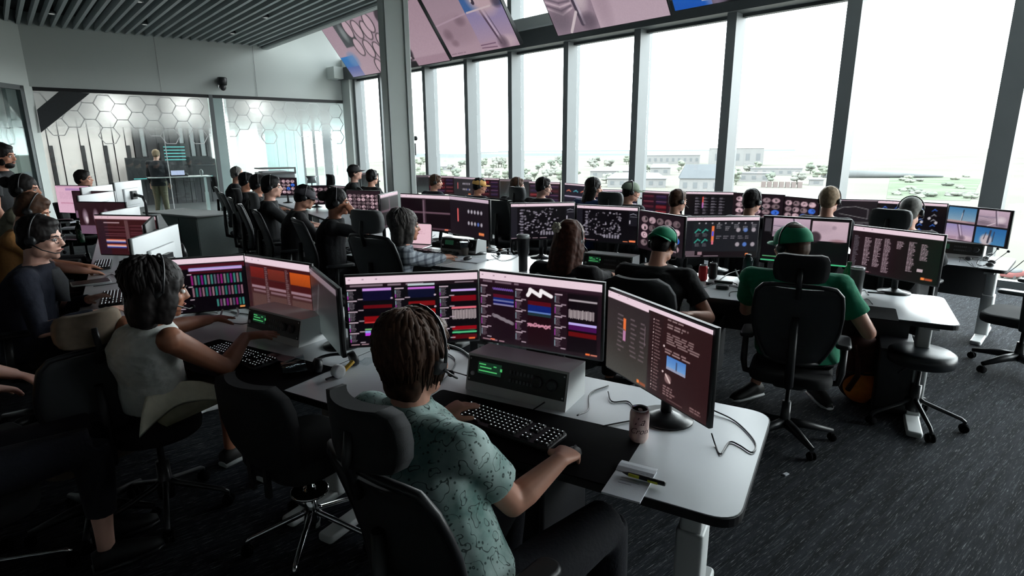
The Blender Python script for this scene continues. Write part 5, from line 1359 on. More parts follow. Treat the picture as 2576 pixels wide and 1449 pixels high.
# ---- foreground man in the patterned shirt
def pattern_shirt():
    mt = bpy.data.materials.new('patterned_shirt_cloth'); mt.use_nodes = True; nt = mt.node_tree; b = nt.nodes['Principled BSDF']; b.inputs['Roughness'].default_value = .85
    tc = nt.nodes.new('ShaderNodeTexCoord')
    n1 = nt.nodes.new('ShaderNodeTexNoise'); n1.inputs['Scale'].default_value = 9; n1.inputs['Detail'].default_value = 5
    nt.links.new(tc.outputs['Object'], n1.inputs['Vector'])
    r1 = nt.nodes.new('ShaderNodeValToRGB'); r1.color_ramp.elements[0].position = .35; r1.color_ramp.elements[1].position = .68
    r1.color_ramp.elements[0].color = (*lin((104, 140, 134)), 1); r1.color_ramp.elements[1].color = (*lin((190, 212, 208)), 1)
    nt.links.new(n1.outputs['Fac'], r1.inputs[0])
    last = r1.outputs[0]
    def layer(make, lo, hi, colr):
        nonlocal last
        mx = nt.nodes.new('ShaderNodeMix'); mx.data_type = 'RGBA'; mr = nt.nodes.new('ShaderNodeMapRange'); mr.inputs[1].default_value = lo; mr.inputs[2].default_value = hi; mr.inputs[3].default_value = .85; mr.inputs[4].default_value = 0
        nt.links.new(make, mr.inputs[0]); nt.links.new(mr.outputs[0], mx.inputs[0]); nt.links.new(last, mx.inputs[6]); mx.inputs[7].default_value = (*lin(colr), 1); last = mx.outputs[2]
    # curling lines: iso-lines of a noise field
    n2 = nt.nodes.new('ShaderNodeTexNoise'); n2.inputs['Scale'].default_value = 21; n2.inputs['Detail'].default_value = 1.5; nt.links.new(tc.outputs['Object'], n2.inputs['Vector'])
    mm = nt.nodes.new('ShaderNodeMath'); mm.operation = 'PINGPONG'; mm.inputs[1].default_value = .11; nt.links.new(n2.outputs['Fac'], mm.inputs[0])
    n3 = nt.nodes.new('ShaderNodeTexNoise'); n3.inputs['Scale'].default_value = 6; nt.links.new(tc.outputs['Object'], n3.inputs['Vector'])
    gate = nt.nodes.new('ShaderNodeMath'); gate.operation = 'GREATER_THAN'; gate.inputs[1].default_value = .62; nt.links.new(n3.outputs['Fac'], gate.inputs[0])
    ad = nt.nodes.new('ShaderNodeMath'); ad.operation = 'ADD'; nt.links.new(mm.outputs[0], ad.inputs[0]); nt.links.new(gate.outputs[0], ad.inputs[1])
    layer(ad.outputs[0], .006, .014, (22, 40, 38))
    vo = nt.nodes.new('ShaderNodeTexVoronoi'); vo.inputs['Scale'].default_value = 58; nt.links.new(tc.outputs['Object'], vo.inputs['Vector'])
    layer(vo.outputs['Distance'], .16, .24, (34, 58, 54))
    nt.links.new(last, b.inputs['Base Color'])
    return mt
FN = 'people at the window desks'
def H_(px, py, d): return at_d(px, py, d)
mF, iF = person('person with tousled brown hair and headset in a grey-green patterned shirt', (-.272, 1.575, 1.140), -36, look=(2, -10), pelvis=(-.13, 1.34, .555), shirt=((90, 120, 115), 'short'), shirt_mat=pattern_shirt(),
                pants=(13, 16, 28), hair=('wavy', 'brown'), vox=.0055, hands=(at(1105, 1052, .80), at(1412, 1155, .805)), elbows=(None, at(1290, 1265, .74)), hand_f=(None, ((.06, .14, -.03), (-.2, .1, -1))), collar=True, build=1.0, glasses=False, face=True, curl=.8,
                knees=((-.02, 1.80, .56), (.30, 1.62, .56)))
make_chair('office_chair', 'black high-backed chair with padded headrest under the patterned-shirt person', (-.165, 1.39), -42, 'mesh', seat_z=.46, headrest=True, fab='fabric', backm='fabric', tilt_=.06, sc=.88)
# woman in the white top
wp = at(392, 1000, .60)
mW, iW = person('person with dark shoulder-length hair and headset, in a sleeveless white top and cream skirt', at_d(402, 728, 2.42), -30, look=(-18, -12), pelvis=wp, shirt=((226, 228, 224), 'none'), pants=(172, 166, 140), pants_len='short', skin='tan', hair=('bob', 'dark'), vox=.0065,
                hands=(at(560, 800, .82), at(618, 846, .83)), curl=.35, knees=(wp + V((.10, .46, .0)), wp + V((.34, .33, .0))), shoe=(30, 28, 28), build=.93, hand_f=(None, ((.3, .12, .0), (0, .1, -1))))
t = thing('stool', 'dark round stool under the person in the white top', 'stool', (wp.x - .02, wp.y, 0))
base_star(t, M['satin'], R=.27, rot=.2, h=.44, thin=True)
MB().lathe((0, 0, .465), [(.16, -.045), (.19, -.035), (.195, 0), (.19, .025), (.165, .04), (.05, .042)], 36).obj('seat', M['fabric'], t)
# man in glasses and his neighbours on the side desks
mA, iA = person('person in glasses and headset with a navy jacket over a grey tee', at_d(104, 598, 3.45), -62, look=(-16, -8), lean=.16, shirt=((26, 30, 46), 'long'), skin='pale', hair=('short', 'dark'), glasses=True, vox=.0065, hands=(at(228, 752, .79), at(248, 788, .79)), curl=.5, size=1.06)
make_chair('office_chair', 'black chair of the man in glasses, mostly hidden by his jacket', (iA['pv'].x, iA['pv'].y), -62, 'mesh', seat_z=.5, headrest=False)
MB().loft([(iA['P'](0, .045, -.17), iA['hr'] * .05, iA['hf'] * .035), (iA['P'](0, .075, -.24), iA['hr'] * .06, iA['hf'] * .05), (iA['P'](0, .08, -.36), iA['hr'] * .02, iA['hf'] * .06)], 12).obj('undershirt', mat('grey_tee', lin((92, 94, 98)), .85, bump=.2, var=.06), mA)
mG, iG = person('person in an ochre shirt, bent over a keyboard beyond the navy jacket', at_d(84, 530, 4.3), -60, look=(-5, -25), lean=.2, shirt=((168, 118, 66), 'short'), skin='mid', hair=('short', 'brown'), vox=.009, hands=(at(205, 668, .80), at(222, 682, .79)), curl=.4)
make_chair('office_chair', 'black chair under the person in the ochre shirt', (iG['pv'].x, iG['pv'].y), -60, 'mesh', headrest=False)
mC, iC = person('person in a drab olive top with glasses, tied-back hair and headset', at_d(64, 476, 5.3), -62, look=(-10, -5), shirt=((112, 110, 92), 'short'), skin='mid', hair=('bun', 'dark'), glasses=True, vox=.010, hands=(at(160, 590, .80), at(172, 600, .79)), size=1.06)
make_chair('office_chair', 'black chair of the olive-topped person, its headrest showing by the glass', (iC['pv'].x - .75, iC['pv'].y + 1.25), -100, 'round', headrest=True)
make_chair('office_chair', 'dark upholstered empty chair at the pink document screen', at_d(118, 500, 7.3), -70, 'round', seat_z=.62, headrest=True)
mS, iS = person('standing person with a beard in a black tee, arms hanging, by the far-left glass', at_d(8, 392, 6.1), -68, look=(-12, -6), stand=True, shirt=((18, 20, 24), 'short'), skin='mid', hair=('short', 'dark'), beard='dark', headset=False, vox=.010, size=1.05)
mH, iH = person('person whose dark hair shows above the broad white monitor backs', at_d(211, 450, 8.4), -62, look=(-10, 0), shirt=((24, 20, 24), 'long'), hair=('short', 'dark'), headset=False, vox=.012, size=1.02)
make_chair('office_chair', 'black chair behind the farthest white monitor backs', (iH['pv'].x, iH['pv'].y), -62, 'round', headrest=False)
# person cut by the left edge
xp = V((-2.12, 1.92, .56))
mX, iX = person('person in a mustard sweater and navy trousers, cut off by the photo\'s left edge', (-2.36, 2.02, 1.24), -48, look=(0, -15), pelvis=xp, shirt=((140, 98, 44), 'elbow'), pants=(16, 18, 30), skin='pale', hair=('short', 'brown'), headset=False, vox=.0075, hands=(at(52, 945, .70), at(30, 985, .69)), pants_len='crop', knees=(xp + V((.30, .36, 0)), xp + V((.40, .22, 0))), curl=.45)
make_chair('office_chair', 'chair with a chrome star base under the person in mustard', (xp.x, xp.y), -48, 'round', seat_z=.455, headrest=False, arms=False, chrome_base=True)
# empty-looking chair with a lit tan headrest between them
t = P_ = lambda x, y, z: at(x, y, z) - V((wp.x, wp.y, 0))
ups = [P_(368, 990, .69), P_(400, 972, .71), P_(445, 960, .72), P_(500, 958, .72), P_(557, 972, .70)]
lows = [P_(350, 1098, .575), P_(398, 1052, .60), P_(450, 1015, .63), P_(505, 1004, .645), P_(553, 1003, .655)]
rw1 = [[u_.lerp(l_, k / 5) + UP * .02 * math.sin(k * .6)  for i, (u_, l_) in enumerate(zip(bez(ups, 4), bez(lows, 4)))] for k in range(6)]
mb = MB(); off = V((0, 0, -.012)); rings = []
for i in range(len(rw1[0])): rings.append([r_[i] for r_ in rw1] + [r_[i] + off for r_ in rw1[::-1]])
mb.rings(rings, 0, True); mb.obj('skirt', M['cream'], mW)
make_chair('office_chair', 'black chair with a tan-lit padded headrest, empty, behind the woman in white', (-1.98, 2.42), 62, 'mesh', seat_z=.40, headrest=True, fab='tan', backm='meshf', tilt_=.05, sc=.82)
# middle row
mL, iL = person('person with very long dark auburn hair, a pale flower clip and a headset band', at_d(1436, 604, 3.75), -30, look=(-12, -8), lean=.06, shirt=((22, 18, 22), 'long'), hair=('long', 'ginger'), vox=.0075, hands=((.45, 4.38, .78), (.78, 4.30, .78)), size=1.0)
ft = MB()
for k in range(6):
    q = k * math.pi / 3; ft.ell(iL['P'](-.03 + .022 * math.cos(q), -.128, .075 + .022 * math.sin(q)) , (.015, .012, .015), None, 8)
ft.obj('flower_clip', mat('cream_petals', (.55, .50, .40), .6, var=.1), mL, )
make_chair('office_chair', 'low black chair under the long-haired person', (iL['pv'].x + .02, iL['pv'].y), -32, 'round', seat_z=.42, headrest=False)
mB, iB = person('broad person in a black tee and a green cap worn backwards, head bent', at_d(1668, 616, 4.02), -30, look=(-8, -26), lean=.30, shirt=((16, 16, 20), 'short'), pants=(20, 26, 30), skin='fair', hair=('crop', 'dark'), cap=((0, 128, 92), 'back'), vox=.0075, hands=((1.02, 4.20, .78), at(1735, 792, .70)), build=1.15)
make_chair('office_chair', 'low black chair behind the person in the backwards green cap', (iB['pv'].x - .02, iB['pv'].y - .02), -30, 'round', seat_z=.40, headrest=False)
gp_ = V((1.69, 3.25, .56))
mGc, iGc = person('broad person in a bright green tee and green baseball cap, seen from behind', at_d(1990, 618, 3.5), -28, look=(46, -6), pelvis=gp_, shirt=((0, 122, 88), 'short'), pants=(18, 18, 22), pants_len='short', skin='fair', hair=('crop', 'brown'), cap=((0, 132, 94), 'front'), vox=.0065, hands=((1.78, 3.77, .78), at(2142, 762, .78)), build=1.22, shoe=(24, 26, 24), beard='brown', size=1.05,
                    ankles=(at(1900, 965, .12), at(2052, 968, .12)), foot_dirs=(at(1838, 1008, 0) - at(1925, 985, 0), at(2114, 1050, 0) - at(2040, 985, 0)))
make_chair('office_chair', 'large black mesh chair with a padded headrest, holding the green-shirted person', (1.645, 3.20), -28, 'mesh', seat_z=.45, headrest=True, tilt_=.02, sc=.88)
def plaid():
    mt = bpy.data.materials.new('grey_plaid_cloth'); mt.use_nodes = True; nt = mt.node_tree; b = nt.nodes['Principled BSDF']; b.inputs['Roughness'].default_value = .85
    tc = nt.nodes.new('ShaderNodeTexCoord'); last = None
    for ax in ('X', 'Z'):
        wv = nt.nodes.new('ShaderNodeTexWave'); wv.bands_direction = ax; wv.inputs['Scale'].default_value = 6.5; wv.inputs['Distortion'].default_value = .4
        nt.links.new(tc.outputs['Object'], wv.inputs['Vector'])
        r = nt.nodes.new('ShaderNodeValToRGB'); r.color_ramp.elements[0].position = .15; r.color_ramp.elements[1].position = .35
        r.color_ramp.elements[0].color = (.45, .47, .50, 1); r.color_ramp.elements[1].color = (1, 1, 1, 1); nt.links.new(wv.outputs['Fac'], r.inputs[0])
        mx = nt.nodes.new('ShaderNodeMix'); mx.data_type = 'RGBA'; mx.blend_type = 'MULTIPLY'; mx.inputs[0].default_value = 1
        nt.links.new(r.outputs[0], mx.inputs[7])
        if last is None: mx.inputs[6].default_value = (*lin((158, 164, 172)), 1)
        else: nt.links.new(last, mx.inputs[6])
        last = mx.outputs[2]
    nt.links.new(last, b.inputs['Base Color']); return mt
mP, iP = person('person with wavy grey-streaked dark hair in a grey plaid shirt, hand on a mouse', at_d(1022, 568, 4.55), -62, look=(-8, -4), lean=.16, shirt=((120, 126, 132), 'long'), shirt_mat=plaid(), skin='mid', hair=('bob', 'saltpepper'), headset=False, vox=.008, hands=((-.62, 5.06, .79), at(1135, 648, .80)), curl=.5)
make_chair('office_chair', 'grey-black chair with a tall headrest behind the plaid shirt', (iP['pv'].x + .05, iP['pv'].y + .04), -34, 'mesh', seat_z=.47, headrest=True, fab='meshf')
# sideways row
mQ, iQ = person('person in black with dark hair in a bun, chin resting on a hand', at_d(850, 508, 5.35), -72, look=(-4, -4), lean=.10, shirt=((16, 17, 22), 'long'), skin='tan', hair=('bun', 'black'), headset=True, mic=False, vox=.008, hands=(None, at_d(886, 536, 5.28)), curl=1.0)
make_chair('office_chair', 'dark grey chair holding the person with the bun', (iQ['pv'].x, iQ['pv'].y), -60, 'mesh', seat_z=.48, headrest=False)
mK, iK = person('person hunched in black with a charcoal cap and headset', at_d(768, 496, 6.2), -64, look=(-6, -18), lean=.18, shirt=((18, 16, 20), 'long'), hair=('short', 'black'), cap=((64, 62, 68), 'front'), vox=.009, mic=False)
make_chair('office_chair', 'grey mesh chair with a headrest, behind the charcoal cap', (iK['pv'].x - .05, iK['pv'].y), -62, 'mesh', seat_z=.48, headrest=True, fab='meshf')
for lb, px, py, d, hr_, sk, yw, ch in [
    ('person in black with short black hair and ear cups, nearest of the four sideways sitters', 684, 470, 7.0, ('short', 'black'), 'pale', -66, 'grey mesh chair with a headrest under the nearest of the four sideways sitters'),
    ('person in black with dark brown hair, second of the four sideways sitters', 652, 464, 8.0, ('short', 'dark'), 'fair', -60, 'grey mesh chair under the second of the four sideways sitters'),
    ('person with thick dark hair leaning on a hand, third of the four sideways sitters', 622, 456, 9.0, ('short', 'black'), 'mid', -60, 'grey mesh chair under the third of the four sideways sitters'),
    ('person with short grey hair, farthest of the four sideways sitters', 598, 438, 10.3, ('crop', 'grey'), 'fair', -62, 'grey mesh chair of the grey-haired sitter by the glass wall')]:
    mm, ii = person(lb, at_d(px, py, d), yw, look=(-8, -3), lean=.1, shirt=((18, 20, 24), 'long'), skin=sk, hair=hr_, vox=.011, mic=False, size=1.08)
    make_chair('office_chair', ch, (ii['pv'].x, ii['pv'].y), yw, 'mesh', seat_z=max(.46, ii['pv'].z - .11), headrest='nearest' in lb or 'grey' in lb)
# by the column
mm, ii = person('person in black with a dark cap, chin raised, left of the column', at_d(893, 434, 9.4), -72, look=(-6, 6), shirt=((22, 26, 28), 'long'), skin='pale', hair=('short', 'dark'), cap=((44, 44, 46), 'front'), vox=.011, headset=False, size=1.0)
make_chair('office_chair', 'dark tall-backed chair of the capped person left of the column', (ii['pv'].x, ii['pv'].y), -60, 'mesh', seat_z=.52, headrest=True)
mm, ii = person('person in dark clothes cut off by the left side of the column', at_d(937, 446, 9.6), -40, look=(0, 0), shirt=((30, 34, 36), 'long'), hair=('short', 'black'), vox=.012)
make_chair('office_chair', 'dark chair of the person half behind the column', (ii['pv'].x, ii['pv'].y), -42, 'mesh', seat_z=.5, headrest=False)
# window row
ROW = [
    ('brown-haired person in dark navy, nearest to the column at the window desks', 1097, 458, 9.8, ('short', 'brown'), 'fair', None, ((24, 28, 40), 'short'), -40, {}),
    ('person in dark navy wearing a mustard-yellow cap', 1207, 468, 9.2, ('short', 'black'), 'mid', ((196, 150, 82), 'front'), ((28, 30, 40), 'short'), -40, {}),
    ('person in black with brown hair, reaching an arm to the desk', 1302, 468, 8.5, ('short', 'brown'), 'pale', None, ((20, 22, 26), 'short'), -36, {}),
    ('person in black with dark glasses and a headset, in profile', 1368, 470, 7.8, ('short', 'dark'), 'pale', None, ((20, 22, 26), 'short'), -48, dict(glasses=True)),
    ('person with long dark hair in a blue top, in profile', 1494, 472, 7.3, ('long', 'dark'), 'fair', None, ((34, 62, 108), 'long'), -46, {}),
    ('person in grey wearing a pale green cap and headset', 1588, 482, 7.0, ('crop', 'dark'), 'fair', ((128, 142, 124), 'front'), ((60, 64, 68), 'long'), -44, {}),
    ('person with brown hair bent forward with a headset and microphone', 1706, 505, 6.6, ('short', 'brown'), 'fair', None, ((24, 26, 32), 'long'), -24, {}),
    ('person with dark hair and a black headset between the schematic and photo screens', 1893, 507, 6.0, ('short', 'dark'), 'fair', None, ((24, 26, 32), 'long'), -14, {}),
    ('person with fair brown hair and a headset in front of the thick mullion', 2087, 504, 5.5, ('short', 'fair'), 'fair', None, ((34, 38, 44), 'long'), 0, {}),
    ('person with grey cropped hair and a headset before the icon screen', 2290, 532, 5.02, ('crop', 'grey'), 'fair', None, ((26, 28, 32), 'long'), 4, {})]
for i, (lb, px, py, d, hr_, sk, cp, sh_, lk, kw) in enumerate(ROW):
    mm, ii = person(lb, at_d(px, py, d), -45, look=(lk, -6), lean=.14, shirt=sh_, skin=sk, hair=hr_, cap=cp, vox=.0105, **kw)
    make_chair('office_chair', 'dark chair of the ' + ['brown-haired person closest to the column', 'yellow-capped person', 'person reaching an arm to the window desk', 'person in profile with dark glasses', 'person in the blue top', 'person in the pale green cap', 'bent brown-haired person with a microphone', 'dark-haired person with the headset ball', 'fair-haired person at the mullion', 'grey-haired person at the icon screen'][i], (ii['pv'].x - .05, ii['pv'].y - .04), -45 + (i % 3 - 1) * 8, 'mesh', seat_z=max(.4, ii['pv'].z - .105), headrest=i in (3, 5, 9), fab='meshf', backm='fabric' if i > 5 else 'meshf')
# standing person behind the glass
p = gpt(392, 382, 1.0)
mm, ii = person('standing person in khaki trousers and a dark top behind the glass, seen from behind', (p.x, p.y, 1.63), 14, look=(-6, -6), stand=True, shirt=((24, 26, 34), 'long'), pants=(132, 122, 100), skin='pale', hair=('short', 'fair'), headset=False, vox=.012, size=1.04, face=False)
# ------------------------------------------------------------------ desk equipment
def radio(label, loc, yaw, w=.46, d=.19, h=.135, lit=True, knobs=True):
    t = thing('intercom_radio', label, 'radio', loc, math.radians(yaw), 'white intercom sets on the desks')
    s = .035
    # white case with a leaning front
    P = [(-d / 2, 0), (d / 2, 0), (d / 2, h * .96), (-d / 2 + s, h)]
    mb = MB(); vs = [V((x, y, z)) for x in (-w / 2, w / 2) for y, z in P]
    mb.add(vs, [(0, 1, 2, 3), (7, 6, 5, 4), (0, 4, 5, 1), (1, 5, 6, 2), (2, 6, 7, 3), (3, 7, 4, 0)]); mb.obj('case', M['white'], t)
    a = math.atan2(s, h); nrm = V((0, -math.cos(a), math.sin(a))); up_ = V((0, math.sin(a), math.cos(a))); c = V((0, -d / 2 + s / 2, h / 2)) + nrm * .002
    R_ = Matrix((V((1, 0, 0)), -nrm, up_)).transposed()
    pz = c + up_ * h * .10
    pn = MB().box(pz, (w * .96, .005, h * .70), mat=R_).obj('front_panel', mat('radio_panel', (.02, .022, .02), .35, var=.1), t)
    MB().box(pz + V((-w * .26, 0, 0)) + up_ * h * .08 + nrm * .003, (w * .24, .002, h * .32), mat=R_).obj('display', mat('radio_display', (.01, .03, .02), .3, emit=.25 if lit else 0, ecol=(.02, .10, .05), var=.1), pn)
    if lit:
        mb = MB()
        for k, (x0, x1, z) in enumerate([(-.37, -.30, .18), (-.37, -.18, .0), (-.22, -.19, .16), (-.15, -.13, .10), (-.36, -.24, .1)]):
            mb.box(pz + V((w * (x0 + x1) / 2, 0, 0)) + up_ * h * z + nrm * .0045, (w * (x1 - x0), .001, .005 if k != 3 else .012), mat=R_)
        mb.obj('display_marks', M['green_led'], pn)
    mb = MB()
    for i in range(7):
        for j in range(2): mb.box(pz + V((w * (-.04 + .035 * i), 0, 0)) + up_ * h * (.12 - .22 * j) + nrm * .005, (w * .022, .006, h * .09), mat=R_)
    mb.obj('buttons', M['greyp'], pn)
    for x in (.22, .36): MB().lathe(pz + V((w * x, 0, 0)) + nrm * .002, [(h * .16, 0), (h * .15, .012), (h * .10, .014)], 16, axis=nrm).obj('dial', M['satin'], pn)
    MB().lathe(pz + V((-w * .43, 0, 0)) - up_ * h * .12 + nrm * .002, [(.009, 0), (.009, .006), (.004, .007)], 12, axis=nrm).obj('jack', M['silver'], pn)
    for x in (-.465, .465):
        for z in (-.28, .28): MB().lathe(pz + V((w * x, 0, 0)) + up_ * h * z + nrm * .002, [(.004, 0), (.003, .002)], 8, axis=nrm).obj('screw', M['silver'], pn)
    return t
key_me = None
def key_mesh():
    mb = MB(); mb.add([(-.0078, -.0078, 0), (.0078, -.0078, 0), (.0078, .0078, 0), (-.0078, .0078, 0), (-.006, -.006, .007), (.006, -.006, .007), (.006, .006, .007), (-.006, .006, .007)],
                      [(4, 5, 6, 7), (0, 1, 5, 4), (1, 2, 6, 5), (2, 3, 7, 6), (3, 0, 4, 7)], 0)
    mb.add([(-.0022, -.0004, .0073), (.0022, -.0004, .0073), (.0022, .003, .0073), (-.0022, .003, .0073)], [(0, 1, 2, 3)], 1)
    return mb.mesh('key', [M['black'], M['keylight']])
def keyboard(label, loc, yaw, detail=2, lit=True):
    global key_me
    t = thing('keyboard', label, 'keyboard', loc, math.radians(yaw), 'black keyboards')
    MB().rbox((0, 0, .009), (.44, .135, .018), .012, seg=2).obj('case', M['black'], t)
    if key_me is None: key_me = key_mesh()
    rows = []
    for r in range(6):
        for c in range(22):
            if c in (15, 18): continue
            x = -.205 + .0195 * c; y = .054 - .0195 * r - (.004 if r else 0)
            if r == 5 and 3 <= c <= 8 and c != 5: continue
            if r in (3,) and 15 < c < 18: continue
            rows.append((x, y, 3.2 if (r == 5 and c == 5) else 1))
    if detail == 2:
        for x, y, sx in rows:
            o = link_mesh('key', key_me, t, (x, y, .018)); o.scale = (sx, 1, 1)
    else:
        mb = MB(); mk = MB()
        for x, y, sx in rows:
            mb.box((x, y, .021), (.0155 * sx, .0155, .007)); mk.box((x, y, .0248), (.005, .004, .0006))
        mb.obj('keys', M['greyp'] if not lit else M['black'], t, kind='stuff')
        if lit: mk.obj('key_legends', M['keylight'], t, kind='stuff')
    return t
def deskmat(label, loc, yaw, w, d, z0=.0):
    t = thing('desk_mat', label, 'mat', loc, math.radians(yaw))
    MB().poly([p for p in rounded([(-w / 2, -d / 2), (w / 2, -d / 2), (w / 2, d / 2), (-w / 2, d / 2)], [.02] * 4, 4)], 0, .004, 0, 0, 0).obj('mat_sheet', M['rubber'], t)
    return t
def cable(label, pts, r=.0028, mt='black', n=7, group='loose cables on the desks'):
    pts = bez(pts, n)
    o = MB().tube(pts, r, 6).obj('cable', M[mt]); return tag(o, label, 'cable', group)
def can(label, loc, body, top='silver', r=.033, h=.122, yaw=0, group=None):
    t = thing('drink_can', label, 'can', loc, yaw, group)
    MB().lathe((0, 0, 0), [(r * .74, 0), (r * .80, .004), (r * .98, .014), (r, .02), (r, h - .022), (r * .97, h - .016), (r * .82, h - .005)], 28).obj('can_body', body, t)
    lid = MB().lathe((0, 0, 0), [(r * .82, h - .005), (r * .84, h), (r * .80, h), (r * .76, h - .006), (r * .3, h - .006)], 28).obj('can_lid', M[top], t)
    MB().rbox((0, -.006, h - .004), (.014, .022, .002), .006, seg=3).obj('pull_tab', M[top], lid)
    return t
DK = .74
def dp(px, py, z=DK): return at(px, py, z)
Y1 = -30
# foreground desk
deskmat('wide black desk mat under the foreground hand and keyboard', (dp(1290, 1083) .x, dp(1290, 1083).y, DK), -28, .86, .36)
keyboard('backlit keyboard on the mat in front of the patterned-shirt person', V((dp(1272, 1066, DK + .02).x, dp(1272, 1066, DK + .02).y, DK + .004)), -36)
p = (dp(1172, 978) + dp(1420, 1037)) / 2; q = V((math.sin(math.radians(30)), math.cos(math.radians(30)), 0)) * .095
radio('white intercom set with a green display beside the lit foreground keyboard', p + q, Y1, w=.46, h=.15)
p = dp(1436, 1158); t = thing('mouse', 'black mouse under the foreground hand', 'mouse', (p.x, p.y, DK + .004), math.radians(-30))
MB().ell((0, 0, .014), (.031, .056, .018)).obj('mouse_shell', M['black'], t)
MB().box((0, .03, .0305), (.006, .018, .004)).obj('scroll_wheel', M['greyp'], t)
# the drink can with its lettering
def can_art():
    mt = bpy.data.materials.new('pastel_can_print'); mt.use_nodes = True; nt = mt.node_tree; b = nt.nodes['Principled BSDF']
    b.inputs['Metallic'].default_value = .1; b.inputs['Roughness'].default_value = .3
    tc = nt.nodes.new('ShaderNodeTexCoord'); n = nt.nodes.new('ShaderNodeTexNoise'); n.inputs['Scale'].default_value = 26; n.inputs['Detail'].default_value = 2
    mp = nt.nodes.new('ShaderNodeMapping'); mp.inputs['Scale'].default_value = (1, 1, .5); nt.links.new(tc.outputs['Object'], mp.inputs[0]); nt.links.new(mp.outputs[0], n.inputs['Vector'])
    r = nt.nodes.new('ShaderNodeValToRGB'); e = r.color_ramp.elements; e[0].position = .38; e[1].position = .62
    e[0].color = (*lin((176, 136, 134)), 1); e[1].color = (*lin((240, 214, 206)), 1); x = e.new(.5); x.color = (*lin((222, 190, 182)), 1)
    nt.links.new(n.outputs['Fac'], r.inputs[0]); nt.links.new(r.outputs[0], b.inputs['Base Color'])
    return mt
p = dp(1606, 1108)
tcan = can('pastel pink sparkling water can with cursive lettering', (p.x, p.y, DK), can_art())
def wrap_text(txt, size, x0, z0, r, parent, mt, shear=.35, ang0=0.0):
    cu = bpy.data.curves.new('lettering', 'FONT'); cu.body = txt; cu.size = size; cu.shear = shear; cu.extrude = .0; cu.align_x = 'CENTER'; cu.resolution_u = 3
    o = bpy.data.objects.new('lettering', cu); COL.objects.link(o)
    dg = bpy.context.evaluated_depsgraph_get(); me = bpy.data.meshes.new_from_object(o.evaluated_get(dg)); COL.objects.unlink(o); bpy.data.objects.remove(o)
    for v in me.vertices:
        x, y = v.co.x + x0, v.co.y + z0; a = ang0 + x / r
        v.co = V((math.sin(a) * (r + .0004), -math.cos(a) * (r + .0004), y))
    me.materials.clear(); me.materials.append(mt)
    return link_mesh('lettering', me, parent)
view_a = math.atan2(p.x, p.y)
ink = mat('maroon_ink', lin((70, 30, 36)), .5, var=.05)
wrap_text('La', .040, .0, .072, .033, tcan, ink, .45, -view_a)
wrap_text('Croix', .030, .002, .040, .033, tcan, ink, .45, -view_a)
# notepad and pen
c4 = [dp(1560, 1165), dp(1650, 1188), dp(1610, 1275, DK), dp(1516, 1240, DK)]
c = sum(c4, V((0, 0, 0))) / 4; yaw_n = math.degrees(math.atan2((c4[1] - c4[0]).y, (c4[1] - c4[0]).x))
t = thing('notepad', 'white notepad with a raised top flap hanging over the desk edge', 'notepad', (c.x, c.y, DK), math.radians(yaw_n))
wN = (c4[1] - c4[0]).length; hN = (c4[3] - c4[0]).length
MB().box((0, 0, .003), (wN, hN, .006)).obj('page_block', M['paper'], t)
mb = MB(); rr = [[V((-wN / 2, hN / 2 - .05 + y, z)), V((wN / 2, hN / 2 - .05 + y, z)), V((wN / 2, hN / 2 - .05 + y, z - .001)), V((-wN / 2, hN / 2 - .05 + y, z - .001))] for y, z in ((0, .0075), (.02, .012), (.04, .012), (.06, .009))]
mb.rings(rr, 0, False); mb.obj('top_flap', M['paper'], t)
mb = MB()
for i, (x, y, L) in enumerate([(-.03, .01, .05), (-.03, -.005, .06), (-.03, -.02, .04), (.02, .045, .012), (.035, .048, .008)]): mb.box((x + L / 2, y, .0063 if y < .04 else .0128), (L, .0016, .0004))
mb.obj('handwriting', mat('grey_ink', lin((130, 132, 140)), .6, var=.1), t)
p0, p1 = dp(1566, 1188, DK + .014), dp(1674, 1218, DK + .014); dv = (p1 - p0); L = dv.length
t = thing('marker_pen', 'black and yellow marker pen lying across the notepad', 'pen', (p0 + p1) / 2, math.atan2(dv.y, dv.x))
MB().lathe((0, 0, 0), [(.0012, -L / 2), (.0045, -L / 2 + .012), (.0062, -L / 2 + .018), (.0072, 0), (.0072, L / 2 - .004), (.006, L / 2)], 14, axis=(1, 0, 0)).obj('barrel', M['black'], t)
MB().rbox((-L * .22, -.0052, .001), (L * .26, .006, .009), .002, seg=1).obj('clip', mat('yellow_green', lin((190, 190, 50)), .5, var=.05), t)
MB().rbox((L * .22, -.0065, -.001), (L * .24, .005, .007), .002, seg=1).obj('clip', mat('yellow_green', lin((190, 190, 50)), .5, var=.05), t)
# other things on the foreground desk
p = dp(1212, 900); t = thing('power_brick', 'black upright box with a small white emblem behind the white intercom set', 'box', (p.x, p.y, DK), math.radians(-20))
MB().rbox((0, 0, .06), (.105, .06, .12), .012).obj('case', M['black'], t); MB().rbox((.01, -.0305, .07), (.034, .002, .022), .003, seg=1).obj('emblem', M['silver'], t)
MB().rbox((.01, -.032, .066), (.016, .002, .006), .001, seg=1).obj('emblem_mark', M['black'], t)
p = dp(740, 938); t = thing('plastic_cup', 'clear plastic cup lying by the black mat of the woman in white', 'cup', (p.x, p.y, DK + .036))
MB().lathe((0, 0, 0), [(.001, -.05), (.028, -.05), (.038, .05), (.040, .052), (.036, .05), (.027, -.047), (.001, -.047)], 22, axis=(.9, .4, .15)).obj('cup_wall', M['cupclear'], t)
p = dp(842, 925); t = thing('headphones', 'black headphones lying at the junction of the two front desks', 'headphones', (p.x, p.y, DK + .034), .6)
MB().tube([(math.cos(q) * .085, math.sin(q) * .09, 0) for q in np.linspace(0, math.pi, 12)], .008, 8).obj('headband', M['satin'], t)
